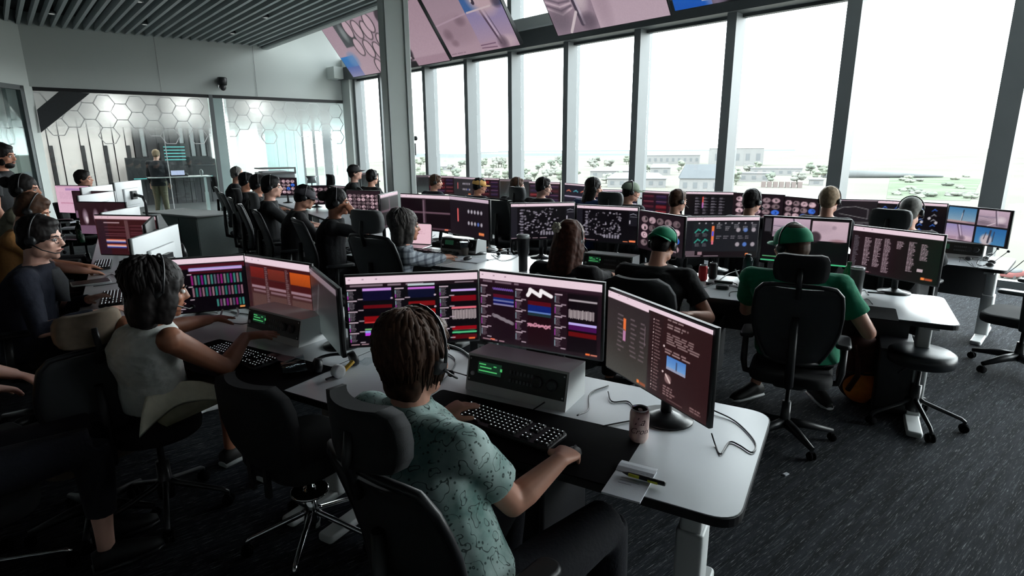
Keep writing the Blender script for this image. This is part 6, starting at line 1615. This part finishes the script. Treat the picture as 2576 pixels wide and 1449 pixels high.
for s in (-1, 1): MB().lathe((s * .085, -.02, 0), [(.02, -.018), (.034, -.016), (.036, .01), (.02, .018)], 18, axis=(s, 0, .25)).obj('ear_cup', M['black'], t)
p = dp(852, 950); t = thing('tape_dispenser', 'small white and yellow tape dispenser next to the black headphones', 'dispenser', (p.x, p.y, DK), .9)
MB().lathe((0, 0, .03), [(.018, -.014), (.03, -.014), (.03, .014), (.018, .014)], 20, axis=(0, 1, 0)).obj('roll_case', M['white'], t)
MB().rbox((.05, 0, .035), (.075, .02, .012), .004, seg=2, mat=Matrix.Rotation(-.5, 3, 'Y')).obj('yellow_bar', mat('yellow_plastic', lin((222, 176, 60)), .5, var=.05), t)
MB().rbox((-.04, 0, .012), (.05, .012, .008), .003, seg=2).obj('tail', M['black'], t)
p = dp(912, 915); t = thing('plastic_wrapper', 'crumpled clear wrapper at the foot of the dark edge-on screen', 'wrapper', (p.x, p.y, DK))
mb = MB(); rg = random.Random(4); g = [[V((.02 * i - .05, .018 * j - .03, max(.001, rg.uniform(0, .03)))) for i in range(6)] for j in range(4)]
for j in range(3):
    for i in range(5): mb.add([g[j][i], g[j][i + 1], g[j + 1][i + 1], g[j + 1][i]], [(0, 1, 2, 3)])
mb.obj('film_sheet', M['cupclear'], t)
for lb, pp in [
    ('black cable looping from under the angled screen to the desk edge', [(1790, 1090, .03), (1800, 1120, .004), (1813, 1142, .004), (1835, 1112, .004), (1860, 1120, .004), (1892, 1138, .004), (1898, 1110, .004), (1850, 1060, .004), (1790, 1030, .01)]),
    ('black cable curving from the round stand base to the pink can', [(1530, 985, .01), (1540, 1010, .004), (1580, 1010, .004), (1600, 1035, .004)]),
    ('black cable from the intercom set around its right side', [(1452, 1045, .03), (1480, 1030, .004), (1485, 990, .004), (1530, 970, .004)]),
    ('thin black cable from the mat edge to the pink can', [(1515, 1072, .004), (1550, 1065, .004), (1588, 1058, .004)]),
    ('black cable behind the tousled head to the intercom set', [(1100, 970, .004), (1130, 940, .004), (1145, 905, .004), (1110, 880, .004)]),
    ('black cable between the white intercom set and the headset', [(1175, 945, .05), (1140, 935, .02), (1105, 925, .02)]),
    ('short black cable hanging from the intercom set to the mat', [(1370, 1012, .05), (1355, 1022, .02), (1342, 1030, .006)])]:
    cable(lb, [dp(x, y, DK + z) for x, y, z in pp])
for lb, pp in [('white cable rising behind the intercom set', [(1250, 890, .01), (1250, 870, .05), (1254, 852, .09)]), ('grey cable crossing the desk behind the tousled head', [(1110, 862, .004), (1160, 880, .004), (1190, 905, .004)])]:
    cable(lb, [dp(x, y, DK + z) for x, y, z in pp], .006, 'wcable')
# desk of the woman in white
deskmat('black desk mat in front of the woman in the white top', (dp(610, 915).x, dp(610, 915).y, DK), -30, .86, .34)
p = dp(602, 893, DK + .02); keyboard('backlit keyboard beside the woman in the white top', (p.x, p.y, DK + .004), -34)
p = (dp(615, 832) + dp(762, 882)) / 2
radio('white intercom set under the orange screen, its green display dim', p + V((.5, .866, 0)) * .095, -34, w=.46, h=.14)
for i, pp in enumerate([[(470, 800), (520, 780), (600, 770), (640, 780)], [(500, 815), (560, 805), (600, 790), (560, 780), (520, 800)], [(530, 800), (610, 815), (640, 795), (580, 785)], [(760, 865), (800, 855), (850, 835)], [(262, 835), (300, 815), (330, 800)]]):
    cable(['black cable looping below the screen of teal and magenta bars', 'tangled black cable behind the woman\'s outstretched arm', 'second tangled black cable left of the dim intercom set', 'black cable running from the dim intercom set to the edge-on screen', 'thin cable on the white corner of the side desk'][i], [dp(x, y, DK + .004) for x, y in pp])
for pp, lb in (([(552, 800, .02), (556, 790, .05), (560, 780, .10)], 'white cable hanging under the bar screen, left one'), ([(596, 795, .02), (600, 785, .05), (596, 775, .10)], 'white cable hanging under the bar screen, right one')):
    cable(lb, [dp(x, y, DK + z) for x, y, z in pp], .006, 'wcable')
p = dp(700, 905); t = thing('phone', 'dark phone lying beside the second backlit keyboard', 'phone', (p.x, p.y, DK + .004), -.4); MB().rbox((0, 0, .005), (.15, .075, .009), .01).obj('slab', M['satin'], t)
# side desk things
for lb, px, py, yw in (('black keyboard under the hands of the man in glasses', 282, 748, -58), ('black keyboard by the hands of the person in the ochre shirt', 258, 664, -58)):
    p = dp(px, py, DK + .02); keyboard(lb, (p.x, p.y, DK + .004), yw, detail=1)
p = dp(262, 712); t = thing('tablet', 'dark tablet with a pale rim on the side desk corner', 'tablet', (p.x - .1, p.y, DK), .7); MB().rbox((0, 0, .006), (.25, .18, .012), .015).obj('rim', M['white'], t); MB().rbox((0, 0, .0125), (.235, .165, .002), .012).obj('glass_face', M['satin'], t)
p = dp(205, 610); t = thing('wrapped_bottle', 'dark green bottle by the dark red side-desk screen', 'bottle', (p.x, p.y, DK)); MB().lathe((0, 0, 0), [(.035, 0), (.037, .01), (.037, .16), (.02, .2), (.014, .21), (.014, .24)], 18).obj('bottle_body', mat('bottle_dark_green', lin((16, 44, 28)), .25, var=.1), t)
for i, (px, py) in enumerate(((165, 560), (190, 575), (228, 585))):
    p = dp(px, py); t = thing('paper_stack', ['stack of papers on the side desk, furthest one', 'stack of papers on the side desk, between the others', 'stack of papers on the side desk, closest to the striped screen'][i], 'papers', (p.x, p.y, DK), .4 * i); MB().box((0, 0, .01), (.28, .2, .02)).obj('sheets', M['paper'], t)
    MB().box((.02, .01, .022), (.2, .15, .004), rz=.2).obj('top_sheet', M['paper'], t)
for i, pp in enumerate([[(255, 705), (280, 690), (300, 700), (330, 690)], [(235, 720), (290, 712), (330, 700)]]):
    cable(['thin black cable squiggling over the side desk', 'straight black cable along the side desk edge'][i], [dp(x, y, DK + .004) for x, y in pp])
# desk of the long-haired woman
p = dp(1316, 681); t = thing('tumbler', 'black insulated tumbler with a side handle and clear lid', 'tumbler', (p.x, p.y, DK))
MB().lathe((0, 0, 0), [(.034, 0), (.036, .01), (.037, .12), (.05, .15), (.052, .27), (.052, .275)], 26).obj('tumbler_body', M['satin'], t)
MB().lathe((0, 0, 0), [(.053, .272), (.054, .29), (.05, .30), (.02, .302)], 26).obj('lid', mat('clear_grey_lid', (.35, .37, .38), .3, var=.1), t)
MB().tube([(-.05, 0, .26), (-.085, 0, .255), (-.095, 0, .22), (-.092, 0, .16), (-.075, 0, .14), (-.045, 0, .15)], .009, 8).obj('handle', M['satin'], t)
radio('white intercom set by the long-haired woman, with two green lines', (dp(1490, 682) + dp(1553, 697)) / 2 + V((.06, .09, 0)), -32, w=.42, h=.15)
p = dp(1508, 697, DK + .02); keyboard('keyboard half hidden by the long-haired woman', (p.x, p.y, DK), -34, detail=1)
p = dp(1275, 640); t = thing('headphones', 'thin headset lying left of the black tumbler', 'headphones', (p.x, p.y, DK + .012), .3)
MB().tube([(math.cos(q) * .09, math.sin(q) * .07, .0) for q in np.linspace(-.3, math.pi + .3, 14)], .005, 6).obj('headband', M['satin'], t)
for s in (-1, 1): MB().ell((s * .088, -.02, .004), (.02, .03, .016)).obj('ear_cup', M['black'], t)
for i, pp in enumerate([[(1235, 640), (1260, 655), (1290, 650), (1320, 630)], [(1330, 690), (1345, 660), (1365, 645), (1375, 640)], [(1225, 620), (1255, 628), (1280, 625)], [(1340, 700), (1350, 680), (1340, 665), (1362, 650)]]):
    cable(['black cable looping by the thin headset', 'black cable right of the black tumbler', 'cable end near the bright monitor bezel', 'crumpled black cable between the tumbler and the long hair'][i], [dp(x, y, DK + .004) for x, y in pp])
# plaid shirt desk
p = dp(1052, 618); t = thing('laptop', 'open laptop with a pale pink screen behind the plaid shirt', 'laptop', (p.x, p.y, DK), math.radians(-20))
MB().rbox((0, -.11, .008), (.33, .23, .016), .012).obj('laptop_base', M['silver'], t)
R_ = Matrix.Rotation(-.15, 3, 'X'); lidp = V((0, .01, .125)); up_ = R_ @ V((0, 0, 1)); 
lo = MB().rbox(lidp, (.33, .008, .23), .006, mat=R_, seg=1, inset=.002).obj('laptop_lid', M['silver'], t)
screen_obj('screen', 'laptop', .31, .205, 50, lo, tuple(lidp + R_ @ V((0, -.0055, 0))), (1, 0, 0), tuple(up_), 71)
radio('plain white intercom set behind the iced cup', (dp(1112, 636) + dp(1162, 642)) / 2 + V((.10, .12, 0)), -31, w=.42, h=.14, lit=False)
p = dp(1100, 632, DK + .02); keyboard('keyboard in front of the plain white intercom set', (p.x, p.y, DK), -34, detail=1, lit=False)
p = dp(1170, 642); t = thing('iced_drink', 'clear takeaway cup of iced coffee on the plaid-shirt desk', 'cup', (p.x, p.y, DK))
MB().lathe((0, 0, 0), [(.032, 0), (.045, .125), (.047, .13), (.044, .13), (.030, .004)], 22).obj('cup_wall', M['cupclear'], t)
MB().lathe((0, 0, 0), [(.031, .004), (.038, .07), (.001, .072)], 20).obj('coffee', mat('milky_coffee', lin((120, 104, 92)), .4, var=.1), t)
MB().lathe((0, 0, 0), [(.048, .128), (.048, .136), (.03, .148), (.01, .149)], 22).obj('lid', M['cupclear'], t)
p = dp(1185, 655); t = thing('mouse_pad', 'pale mouse pad with a black mouse on the plaid-shirt desk', 'pad', (p.x, p.y, DK), -.5); MB().rbox((0, 0, .003), (.26, .2, .006), .01, inset=.001).obj('pad_sheet', M['paper'], t)
t = thing('mouse', 'black mouse on the pale mouse pad', 'mouse', (p.x - .03, p.y, DK + .006), -.6); MB().ell((0, 0, .014), (.03, .055, .018)).obj('mouse_shell', M['black'], t)
for i, pp in enumerate([[(930, 555), (955, 560), (985, 556)], [(900, 575), (940, 570), (975, 572)], [(905, 590), (940, 588), (965, 584)], [(1100, 610), (1085, 600), (1095, 590)], [(1225, 655), (1255, 648), (1240, 640)]]):
    cable(['black cable under the wide pale screen, rearmost', 'black cable across the bare desk beside the column', 'black cable closest to the tall headrest on the bare desk', 'black cable by the pink laptop', 'thin cable right of the pale mouse pad'][i], [dp(x, y, DK + .004) for x, y in pp])
# green-shirt desk
red_m = mat('red_can_print', lin((170, 22, 34)), .3, metal=.3, var=.06)
p = dp(1767, 706); can('red soda can on the green-shirted person\'s desk', (p.x, p.y, DK), red_m)
p = dp(1792, 700); can('black drink can right behind the red can', (p.x, p.y, DK), mat('black_can_print', (.014, .014, .016), .3, metal=.3, var=.2))
p = dp(1876, 722); t = thing('water_bottle', 'dark tinted bottle by the green sleeve', 'bottle', (p.x, p.y, DK)); MB().lathe((0, 0, 0), [(.034, 0), (.037, .01), (.037, .15), (.034, .16), (.036, .19), (.03, .215), (.02, .22)], 22).obj('bottle_body', mat('dark_tinted_bottle', (.02, .04, .045), .12, var=.15), t); MB().lathe((0, 0, 0), [(.022, .21), (.022, .238), (.018, .24)], 18).obj('lid', M['black'], t)
p = dp(2149, 750); t = thing('tumbler', 'tall grey tumbler with a steel rim, right of the green bottle', 'tumbler', (p.x, p.y, DK)); MB().lathe((0, 0, 0), [(.034, 0), (.036, .01), (.043, .19), (.043, .20)], 24).obj('tumbler_body', mat('charcoal_coat', (.05, .055, .058), .45, var=.05), t); MB().lathe((0, 0, 0), [(.044, .196), (.045, .212), (.036, .214)], 24).obj('lid', M['silver'], t)
p = dp(2127, 738); t = thing('soda_bottle', 'green plastic soda bottle with a dark label, between the green sleeve and grey tumbler', 'bottle', (p.x, p.y, DK))
gm = mat('green_bottle', lin((50, 150, 96)), .1, var=.06); MB().lathe((0, 0, 0), [(.028, 0), (.032, .008), (.032, .05)], 22).obj('bottle_body', gm, t); MB().lathe((0, 0, 0), [(.0325, .05), (.0325, .115)], 22).obj('label_band', mat('red_green_label', lin((100, 70, 66)), .5, var=.4, vscale=40), t)
MB().lathe((0, 0, 0), [(.032, .115), (.032, .14), (.022, .175), (.013, .195), (.013, .205)], 22).obj('bottle_shoulder', gm, t); MB().lathe((0, 0, 0), [(.015, .203), (.015, .22), (.012, .221)], 16).obj('bottle_cap', mat('green_cap', lin((40, 120, 70)), .5, var=.05), t)
p = dp(1817, 727); t = thing('mouse', 'small black puck mouse on the white desk left of the green sleeve', 'mouse', (p.x, p.y, DK), -.3); MB().rbox((0, 0, .014), (.09, .06, .028), .02, seg=4, inset=.01).obj('mouse_shell', M['black'], t)
p = dp(1820, 712); t = thing('cable_adapter', 'flat black adapter above the puck mouse', 'adapter', (p.x, p.y, DK), -.5); MB().rbox((0, 0, .008), (.13, .03, .016), .006).obj('hub_case', M['black'], t); MB().tube([(.05, .01, .01), (.09, -.02, .008), (.10, -.04, .006)], .004, 6).obj('plug_lead', M['black'], t)
p = dp(1785, 716); t = thing('cable_plug', 'small black plug left of the flat adapter', 'plug', (p.x, p.y, DK), .4); MB().rbox((0, 0, .01), (.05, .03, .02), .006).obj('plug_body', M['black'], t); MB().tube([(.025, 0, .01), (.05, .01, .008)], .003, 6).obj('lead', M['black'], t)
p = dp(2165, 778); deskmat('black desk mat right of the green sleeve', (p.x - .13, p.y + .02, DK), -30, .62, .30)
t = thing('pen', 'thin pen on the clear end of the green-shirted person\'s desk', 'pen', dp(2225, 738, DK + .004), math.radians(-25)); MB().tube([(-.1, 0, 0), (.1, 0, 0)], .004, 8).obj('barrel', M['satin'], t)
for i, pp in enumerate([[(1750, 725), (1775, 722), (1800, 714), (1850, 722), (1880, 730)], [(1835, 745), (1838, 735), (1860, 733)], [(2160, 735), (2175, 730), (2185, 742)], [(2150, 762), (2180, 752), (2195, 765)], [(1800, 712), (1830, 690), (1860, 680)]]):
    cable(['black cable crossing in front of the puck mouse', 'short cable at the mat corner by the green sleeve', 'cable behind the grey tumbler', 'grey cable looping over the mat\'s upper edge', 'black cable rising toward the dark tinted bottle'][i], [dp(x, y, DK + .004) for x, y in pp])
cable('white cable arching beside the dark tinted bottle', [dp(x, y, DK + z) for x, y, z in [(1862, 705, .01), (1855, 690, .06), (1850, 678, .10)]], .006, 'wcable')
# window desk end
DW = .70
p = at(2398, 652, DW); radio('white intercom set at the open end of the window desks', (p.x + .12, p.y + .12, DW), -45, w=.40, h=.15, lit=False)
for i, (px, py) in enumerate(((2455, 655), (2488, 668), (2440, 645))):
    p = at(px, py, DW); t = thing('headset', ['tangled headset on the window desk, centre of the heap', 'tangled headset nearest the window desk corner', 'tangled headset closest to the white intercom set'][i], 'headset', (p.x, p.y, DW + .02), .8 * i)
    MB().tube([(math.cos(q) * .08, math.sin(q) * .085, .02 * math.sin(q * 2)) for q in np.linspace(0, math.pi, 12)], .004, 6).obj('headband', M['satin'], t)
    for s in (-1, 1): MB().ell((s * .08, -.01, .0), (.02, .03, .02)).obj('ear_cup', M['black'], t)
    MB().tube([(.08, -.02, 0), (.10, -.06, .05), (.09, -.10, .10)], .003, 6).obj('microphone_boom', M['black'], t); MB().ell((.09, -.105, .105), (.012, .012, .012)).obj('microphone', M['black'], t)
rg = random.Random(9)
for i in range(4):
    pp = [at(rg.uniform(2400, 2510), rg.uniform(636, 676), DW + rg.uniform(.003, .03)) for _ in range(5)]
    cable(['loose black wire on top of the headset heap', 'loose black wire under the headset heap', 'loose black wire behind the headset heap', 'loose black wire in front of the headset heap'][i], pp, .0022)
cable('black wire sticking up past the window desk corner', [at(2530, 690, DW + .004), at(2555, 672, DW + .06), at(2576, 655, DW + .12)], .003)
for i, (px, py) in enumerate(((1172, 480), (1196, 487))):
    p = at(px, py, DW); t = thing('paper_sheet', ['pale paper sheets on the window desk behind the brown-haired person', 'pale paper sheets on the window desk by the yellow cap'][i], 'papers', (p.x, p.y, DW), .5); MB().box((0, 0, .004), (.3, .22, .008)).obj('sheets', M['paper'], t)
    MB().box((.03, .02, .010), (.2, .2, .004), rz=.3).obj('top_sheet', M['paper'], t)

# ------------------------------------------------------------------ floor-standing things
p = at(2290, 1062, 0)
t = thing('stool', 'round black padded stool on casters at the desk end', 'stool', (p.x, p.y, 0))
base_star(t, M['satin'], R=.27, rot=-.55, h=.42, thin=True)
MB().lathe((0, 0, .445), [(.16, -.045), (.178, -.035), (.182, 0), (.178, .03), (.155, .045), (.05, .048)], 40).obj('seat', M['vinyl'], t)
MB().tube([(-.03, -.02, .43), (-.12, -.06, .40), (-.20, -.10, .38)], .006, 6).obj('lever', M['black'], t)
p = at(2549, 932, 0)
make_chair('office_chair', 'empty black chair with grey arm pads at the right edge', (p.x + .02, p.y), 38, 'mesh', seat_z=.45, headrest=False, arms='grey', fab='fabric', rot=.1)
p = at(792, 1360, 0)
t = thing('office_chair', 'dark round-backed chair with a thin chrome star base, between the two front sitters', 'chair', (p.x, p.y, 0), math.radians(-35))
t.scale = (.92, .92, .98)
base_star(t, M['chrome'], R=.30, rot=.35, h=.45, thin=True, chrome=True)
t2 = shell([.19, .24, .265, .27, .265, .235, .15], [(-.21, .50), (-.235, .56), (-.245, .64), (-.25, .72), (-.255, .79), (-.26, .84), (-.262, .87)], .05, bulge=.05).obj('backrest', M['fabric'], t)
MB().rbox((0, 0, .475), (.50, .46, .09), .14, seg=5, inset=.03).obj('seat', M['fabric'], t)
MB().lathe((0, 0, 0), [(.09, .255), (.092, .262), (.085, .268)], 24).obj('foot_ring', M['chrome'], t)
for s in (-.06, .06): MB().box((s, -.24, .48), (.03, .02, .22)).obj('back_bracket', M['satin'], t)
# backpack by the stool
p = at(2150, 1002, 0)
t = thing('backpack', 'orange and dark brown backpack standing under the desk by the stool', 'backpack', (p.x, p.y, 0), -.3)
om = mat('orange_canvas', lin((214, 124, 44)), .8, bump=.3, bscale=300, var=.1); bm_ = mat('brown_canvas', lin((66, 36, 30)), .85, bump=.3, bscale=300, var=.15)
mb = MB(); mb.ell((0, 0, .18), (.14, .10, .19), n=16); mb.ell((0, 0, .34), (.125, .09, .14), n=16); remesh_obj('bag_body', mb, bm_, .012, t, 4)
mb = MB(); mb.ell((.02, -.06, .12), (.125, .075, .125), n=16); remesh_obj('front_pocket', mb, om, .012, t, 4)
MB().tube([(-.06, -.06, .40), (-.05, -.12, .34), (-.04, -.14, .22), (-.08, -.11, .1)], .018, 8).obj('strap', bm_, t)
MB().tube([(.05, -.02, .47), (.0, -.04, .53), (-.05, -.02, .47)], .012, 8).obj('grab_handle', M['black'], t)
MB().tube([(-.11, -.08, .22), (.0, -.145, .235), (.13, -.08, .22)], .008, 6).obj('zip', M['black'], t)
# computer towers under the desks
def tower(label, p, yaw):
    t = thing('computer_tower', label, 'computer', (p[0], p[1], 0), math.radians(yaw), 'computers under the desks')
    MB().rbox((0, 0, .235), (.20, .44, .44), .012).obj('case', M['pcblack'], t)
    MB().box((0, -.222, .25), (.17, .008, .38)).obj('front_grille', M['black'], t)
    MB().box((.05, -.228, .40), (.05, .003, .012)).obj('logo_light', M['led'], t)
    for x in (-.07, .07): MB().box((x, 0, .008), (.02, .36, .016)).obj('foot', M['rubber'], t)
tower('black computer with small white lights under the window desk end', FR3 + V((-.25, .60, 0)), -45)
tower('black computer under the desk end by the backpack', FR2 + U30 * .27 + V((.30, .46, 0)), -30)
tower('black computer under the desk of the backwards green cap', FR2 + U30 * 1.5 + V((.30, .42, 0)), -30)
tower('black computer in the dark under the foreground desk', FR1 + U30 * .9 + V((.32, .46, 0)), -30)
p = at(1977, 1195, 0); tag(MB().box((p.x, p.y, .006), (.03, .018, .006), .5).obj('paper_scrap', M['paper']), 'tiny white scrap of paper on the dark carpet', 'paper')
p = at(490, 553, 0); tag(MB().rbox((p.x, p.y, .008), (.5, .14, .01), .05, rz=YG).obj('floor_plate', M['silver']), 'pale floor plate on the carpet by the glass wall threshold', 'plate')
# lamp and printer tray beyond the sideways sitters
p = at_d(785, 468, 11.5); t = thing('desk_lamp', 'slim dark desk lamp with a fluted shade near the glass wall', 'lamp', (p.x, p.y, .74)); MB().lathe((0, 0, 0), [(.09, 0), (.09, .012), (.02, .02)], 20).obj('lamp_base', M['black'], t); MB().tube([(0, 0, .01), (0, 0, .36)], .012, 8).obj('stem', M['black'], t); MB().lathe((0, 0, .42), [(.11, .06), (.07, 0), (.09, -.08)], 18).obj('lamp_shade', M['greyp'], t)
p = at_d(694, 440, 12.6); t = thing('printer', 'grey printer with stacked paper trays behind the blue-tiled screen', 'printer', (p.x, p.y, .0), YG); MB().rbox((0, 0, .62), (.7, .5, 1.2), .03).obj('printer_body', M['greyp'], t); MB().box((0, -.02, 1.24), (.74, .5, .04)).obj('paper_tray', M['satin'], t); MB().box((.05, -.05, 1.27), (.5, .36, .02)).obj('paper', M['paper'], t); MB().box((0, -.02, 1.34), (.74, .5, .03)).obj('paper_tray', M['satin'], t); MB().box((-.36, .2, 1.3), (.03, .03, .12)).obj('tray_post', M['satin'], t)
# ------------------------------------------------------------------ outside: low coastal land seen from high up
GZ = -20.0
def out_mat(name, c, var=.2, vscale=.02, detail=4):
    mt = mat(name, c, .9, var=var, vscale=vscale, spec=.0); return mt
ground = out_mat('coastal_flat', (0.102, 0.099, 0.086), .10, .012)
gp0 = [W0 + Wd * -400 + NW * 6, W0 + Wd * 400 + NW * 6, W0 + Wd * 5200 + NW * 5200, W0 + Wd * -5200 + NW * 5200]
struct('ground', MB().poly([p.to_2d() for p in gp0], GZ - 1, GZ, 0, 0, 0), [ground])
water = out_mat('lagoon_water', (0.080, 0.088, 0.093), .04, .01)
def patch(name, label, cat, pix, mt, dz=.05, amp=.0):
    P = [at(x, y, GZ + dz) for x, y in pix]
    return tag(MB().poly([p.to_2d() for p in P], GZ + dz - .04, GZ + dz, 0, 0, 0).obj(name, mt), label, cat)
patch('lagoon', 'pale strip of water near the horizon behind the left window bays', 'water', [(1030, 396), (1270, 398), (1290, 388), (1030, 386)], water)
patch('lagoon', 'thin pale water line beyond the trees, at the middle bays', 'water', [(1320, 392), (1600, 391), (1600, 387), (1320, 386)], water)
patch('lagoon', 'wide faint strip of water right below the horizon', 'water', [(1030, 382), (2000, 379), (2000, 376.5), (1030, 379)], water)
patch('mud_flat', 'darker tongue of mud flat in the water', 'land', [(1200, 386), (1275, 383), (1280, 381), (1150, 384)], out_mat('mud', (0.075, 0.077, 0.077), .1, .02), .1)
patch('green_field', 'pale green scrub beyond the right window bays', 'field', [(2230, 500), (2440, 505), (2470, 450), (2240, 440)], out_mat('scrub_green', (0.080, 0.096, 0.069), .22, .05), .1)
patch('dirt_track', 'pale dirt track curving over the flat', 'road', [(2010, 500), (2060, 470), (2110, 455), (2125, 460), (2085, 478), (2050, 505)], out_mat('dirt', (0.126, 0.124, 0.117), .05, .05), .12)
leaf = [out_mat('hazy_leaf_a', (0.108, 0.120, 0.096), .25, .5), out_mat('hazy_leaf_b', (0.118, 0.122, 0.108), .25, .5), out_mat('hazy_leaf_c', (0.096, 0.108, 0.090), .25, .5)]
tr_me = []
for k in range(4):
    rg = random.Random(50 + k); mb = MB()
    mb.tube([(0, 0, 0), (0, 0, 3)], .25, 6)
    for i in range(14):
        a, rr = rg.uniform(0, 6.28), rg.uniform(0, 2.2); mb.ell((math.cos(a) * rr, math.sin(a) * rr, rg.uniform(2.2, 5.2)), (rg.uniform(.8, 1.5),) * 2 + (rg.uniform(.7, 1.2),), n=8)
    tr_me.append(mb.mesh('tree_crown', leaf[k % 3]))
rg = random.Random(12)
HB = [(1758, 482, 19), (1848, 416, 58), (1555, 446, 42), (1600, 470, 32), (1690, 412, 70), (1124, 428, 18), (1880, 455, 26), (1950, 440, 36), (2052, 466, 7), (1660, 440, 15), (1965, 472, 22)]
HB = [(at(x, y, GZ), w_ * .62 + 7) for x, y, w_ in HB]
for i in range(150):
    px = rg.uniform(1035, 1640) if i < 110 else rg.uniform(1640, 2080); py = rg.uniform(404, 462) if i < 110 else rg.uniform(424, 470)
    p = at(px, py, GZ)
    if any((p - q).length < d_ for q, d_ in HB): continue
    HB.append((p, 11)); o = link_mesh('hazy_tree', tr_me[i % 4], None, p); sc = rg.uniform(.8, 1.5) * (1.5 if py < 425 else 1.0); o.scale = (sc, sc, sc * rg.uniform(.8, 1.1)); o.rotation_euler = (0, 0, rg.uniform(0, 6))
    zn = ['in the bays left of the woman in blue', 'around the long low buildings', 'around the grey-roofed house', 'by the striped containers'][0 if px < 1300 else 1 if px < 1640 else 2 if px < 1880 else 3]
    tag(o, 'pale hazy tree outside, ' + zn, 'tree', 'trees outside ' + zn)
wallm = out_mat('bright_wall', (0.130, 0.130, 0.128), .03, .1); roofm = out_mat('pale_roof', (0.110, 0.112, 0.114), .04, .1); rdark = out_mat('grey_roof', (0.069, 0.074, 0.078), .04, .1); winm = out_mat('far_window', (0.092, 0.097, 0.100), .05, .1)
def house(label, px, py, w_, d_, h_, rz, roof=None, gable=0.0, nwin=3, name='far_building'):
    p = at(px, py, GZ); t = thing(name, label, 'building', p, rz)
    MB().box((0, 0, h_ / 2), (w_, d_, h_)).obj('wall', wallm, t)
    g = gable
    mb = MB()
    if g > 0:
        x, y = w_ / 2 + .6, d_ / 2 + .6
        mb.add([(-x, -y, h_), (x, -y, h_), (x, y, h_), (-x, y, h_), (-x * .72, 0, h_ + g), (x * .72, 0, h_ + g), (-x, -y, h_ - .3), (x, -y, h_ - .3), (x, y, h_ - .3), (-x, y, h_ - .3)], [(0, 1, 5, 4), (2, 3, 4, 5), (1, 2, 5), (3, 0, 4), (0, 6, 7, 1), (1, 7, 8, 2), (2, 8, 9, 3), (3, 9, 6, 0), (9, 8, 7, 6)])
    else: mb.box((0, 0, h_ + .3), (w_ + .8, d_ + .8, .6))
    mb.obj('roof', roof or roofm, t)
    for k in range(nwin):
        MB().box((-w_ / 2 + w_ * (k + .5) / nwin, -d_ / 2 - .05, h_ * .5), (w_ / nwin * .4, .15, h_ * .4)).obj('window', winm, t)
    return t
house('grey-roofed barn-like house with a hipped roof outside the middle bays', 1758, 482, 19, 13, 7, -.25, rdark, 6.5, 4)
house('large plain white building with a flat top near the horizon', 1848, 416, 58, 30, 20, -.2, wallm, 0, 5)
house('long low building with pale roofs beyond the woman in blue', 1555, 446, 42, 12, 5, -.12, roofm, 3, 6)
house('long low pale building below the trees', 1600, 470, 32, 12, 5, -.2, roofm, 3, 6)
house('row of white apartment blocks beyond the trees', 1690, 412, 70, 18, 11, -.1, roofm, 0, 9)
house('pale hut with a pointed roof among the trees at the left bays', 1124, 428, 18, 14, 4, .1, roofm, 5, 2)
house('low white workshop right of the grey-roofed house', 1880, 455, 26, 14, 5, -.3, roofm, 0, 4)
house('low flat building with bays beyond the thick mullion', 1950, 440, 36, 14, 5, -.3, roofm, 0, 6)
house('small white shed on the flat', 2052, 466, 7, 5, 3.5, -.4, roofm, 1, 1)
house('narrow white house left of the large plain building', 1660, 440, 15, 10, 6, -.15, roofm, 3, 2)
p = at(1965, 472, GZ); t = thing('far_container', 'pinkish striped container row on the flat', 'container', p, -.35)
for k in range(7): MB().box((-9 + 3 * k, 0, 1.6), (2.2, 3, 3.2)).obj('container_bay', out_mat('pink_container', (0.109, 0.090, 0.085), .05, .1), t)
p = at(2190, 447, GZ); t = thing('far_jetty', 'long dark raised pipe or jetty on the flat at the right bay', 'jetty', p, -.2)
MB().loft([(V((-22, 0, 2)), V((0, 5, 0)), V((0, 0, 3.4))), (V((0, 0, 2.2)), V((0, 4, 0)), V((0, 0, 2.6))), (V((45, 0, 1)), V((0, 1.4, 0)), V((0, 0, .6)))], 10).obj('mound', out_mat('grey_mound', (0.086, 0.090, 0.090), .1, .1), t)
MB().loft([(V((-30, 3, 1)), V((0, 6, 0)), V((0, 0, 4))), (V((-6, 3, 1)), V((0, 3, 0)), V((0, 0, 3)))], 10).obj('mound_end', out_mat('grey_mound', (0.086, 0.090, 0.090), .1, .1), t)
for i in range(26):
    p = at(rg.uniform(2250, 2450), rg.uniform(445, 500), GZ)
    if any((p - q).length < d_ - 3 for q, d_ in HB): continue
    HB.append((p, 9)); o = link_mesh('scrub_bush', tr_me[i % 4], None, p - UP * 2); o.scale = (1.093, 1.093, 0.689)
    tag(o, 'low pale green bush on the flat beyond the right bays', 'bush', 'bushes on the flat')
p = at(2548, 700, GZ); t = thing('far_car', 'red and white car parked outside below the right bay', 'car', p, .35)
cm_ = out_mat('car_red', (0.110, 0.046, 0.044), .05, .1)
MB().rbox((0, 0, .75), (4.4, 1.8, .75), .3).obj('car_body', cm_, t); MB().rbox((-.2, 0, 1.35), (2.3, 1.6, .6), .4).obj('cabin', winm, t)
for x in (-1.35, 1.35):
    for y in (-.85, .85): MB().lathe((x, y, .35), [(.2, -.1), (.36, -.1), (.36, .1), (.2, .1)], 14, axis=(0, 1, 0)).obj('wheel', out_mat('far_tyre', (0.046, 0.046, 0.046), .1, .5), t)
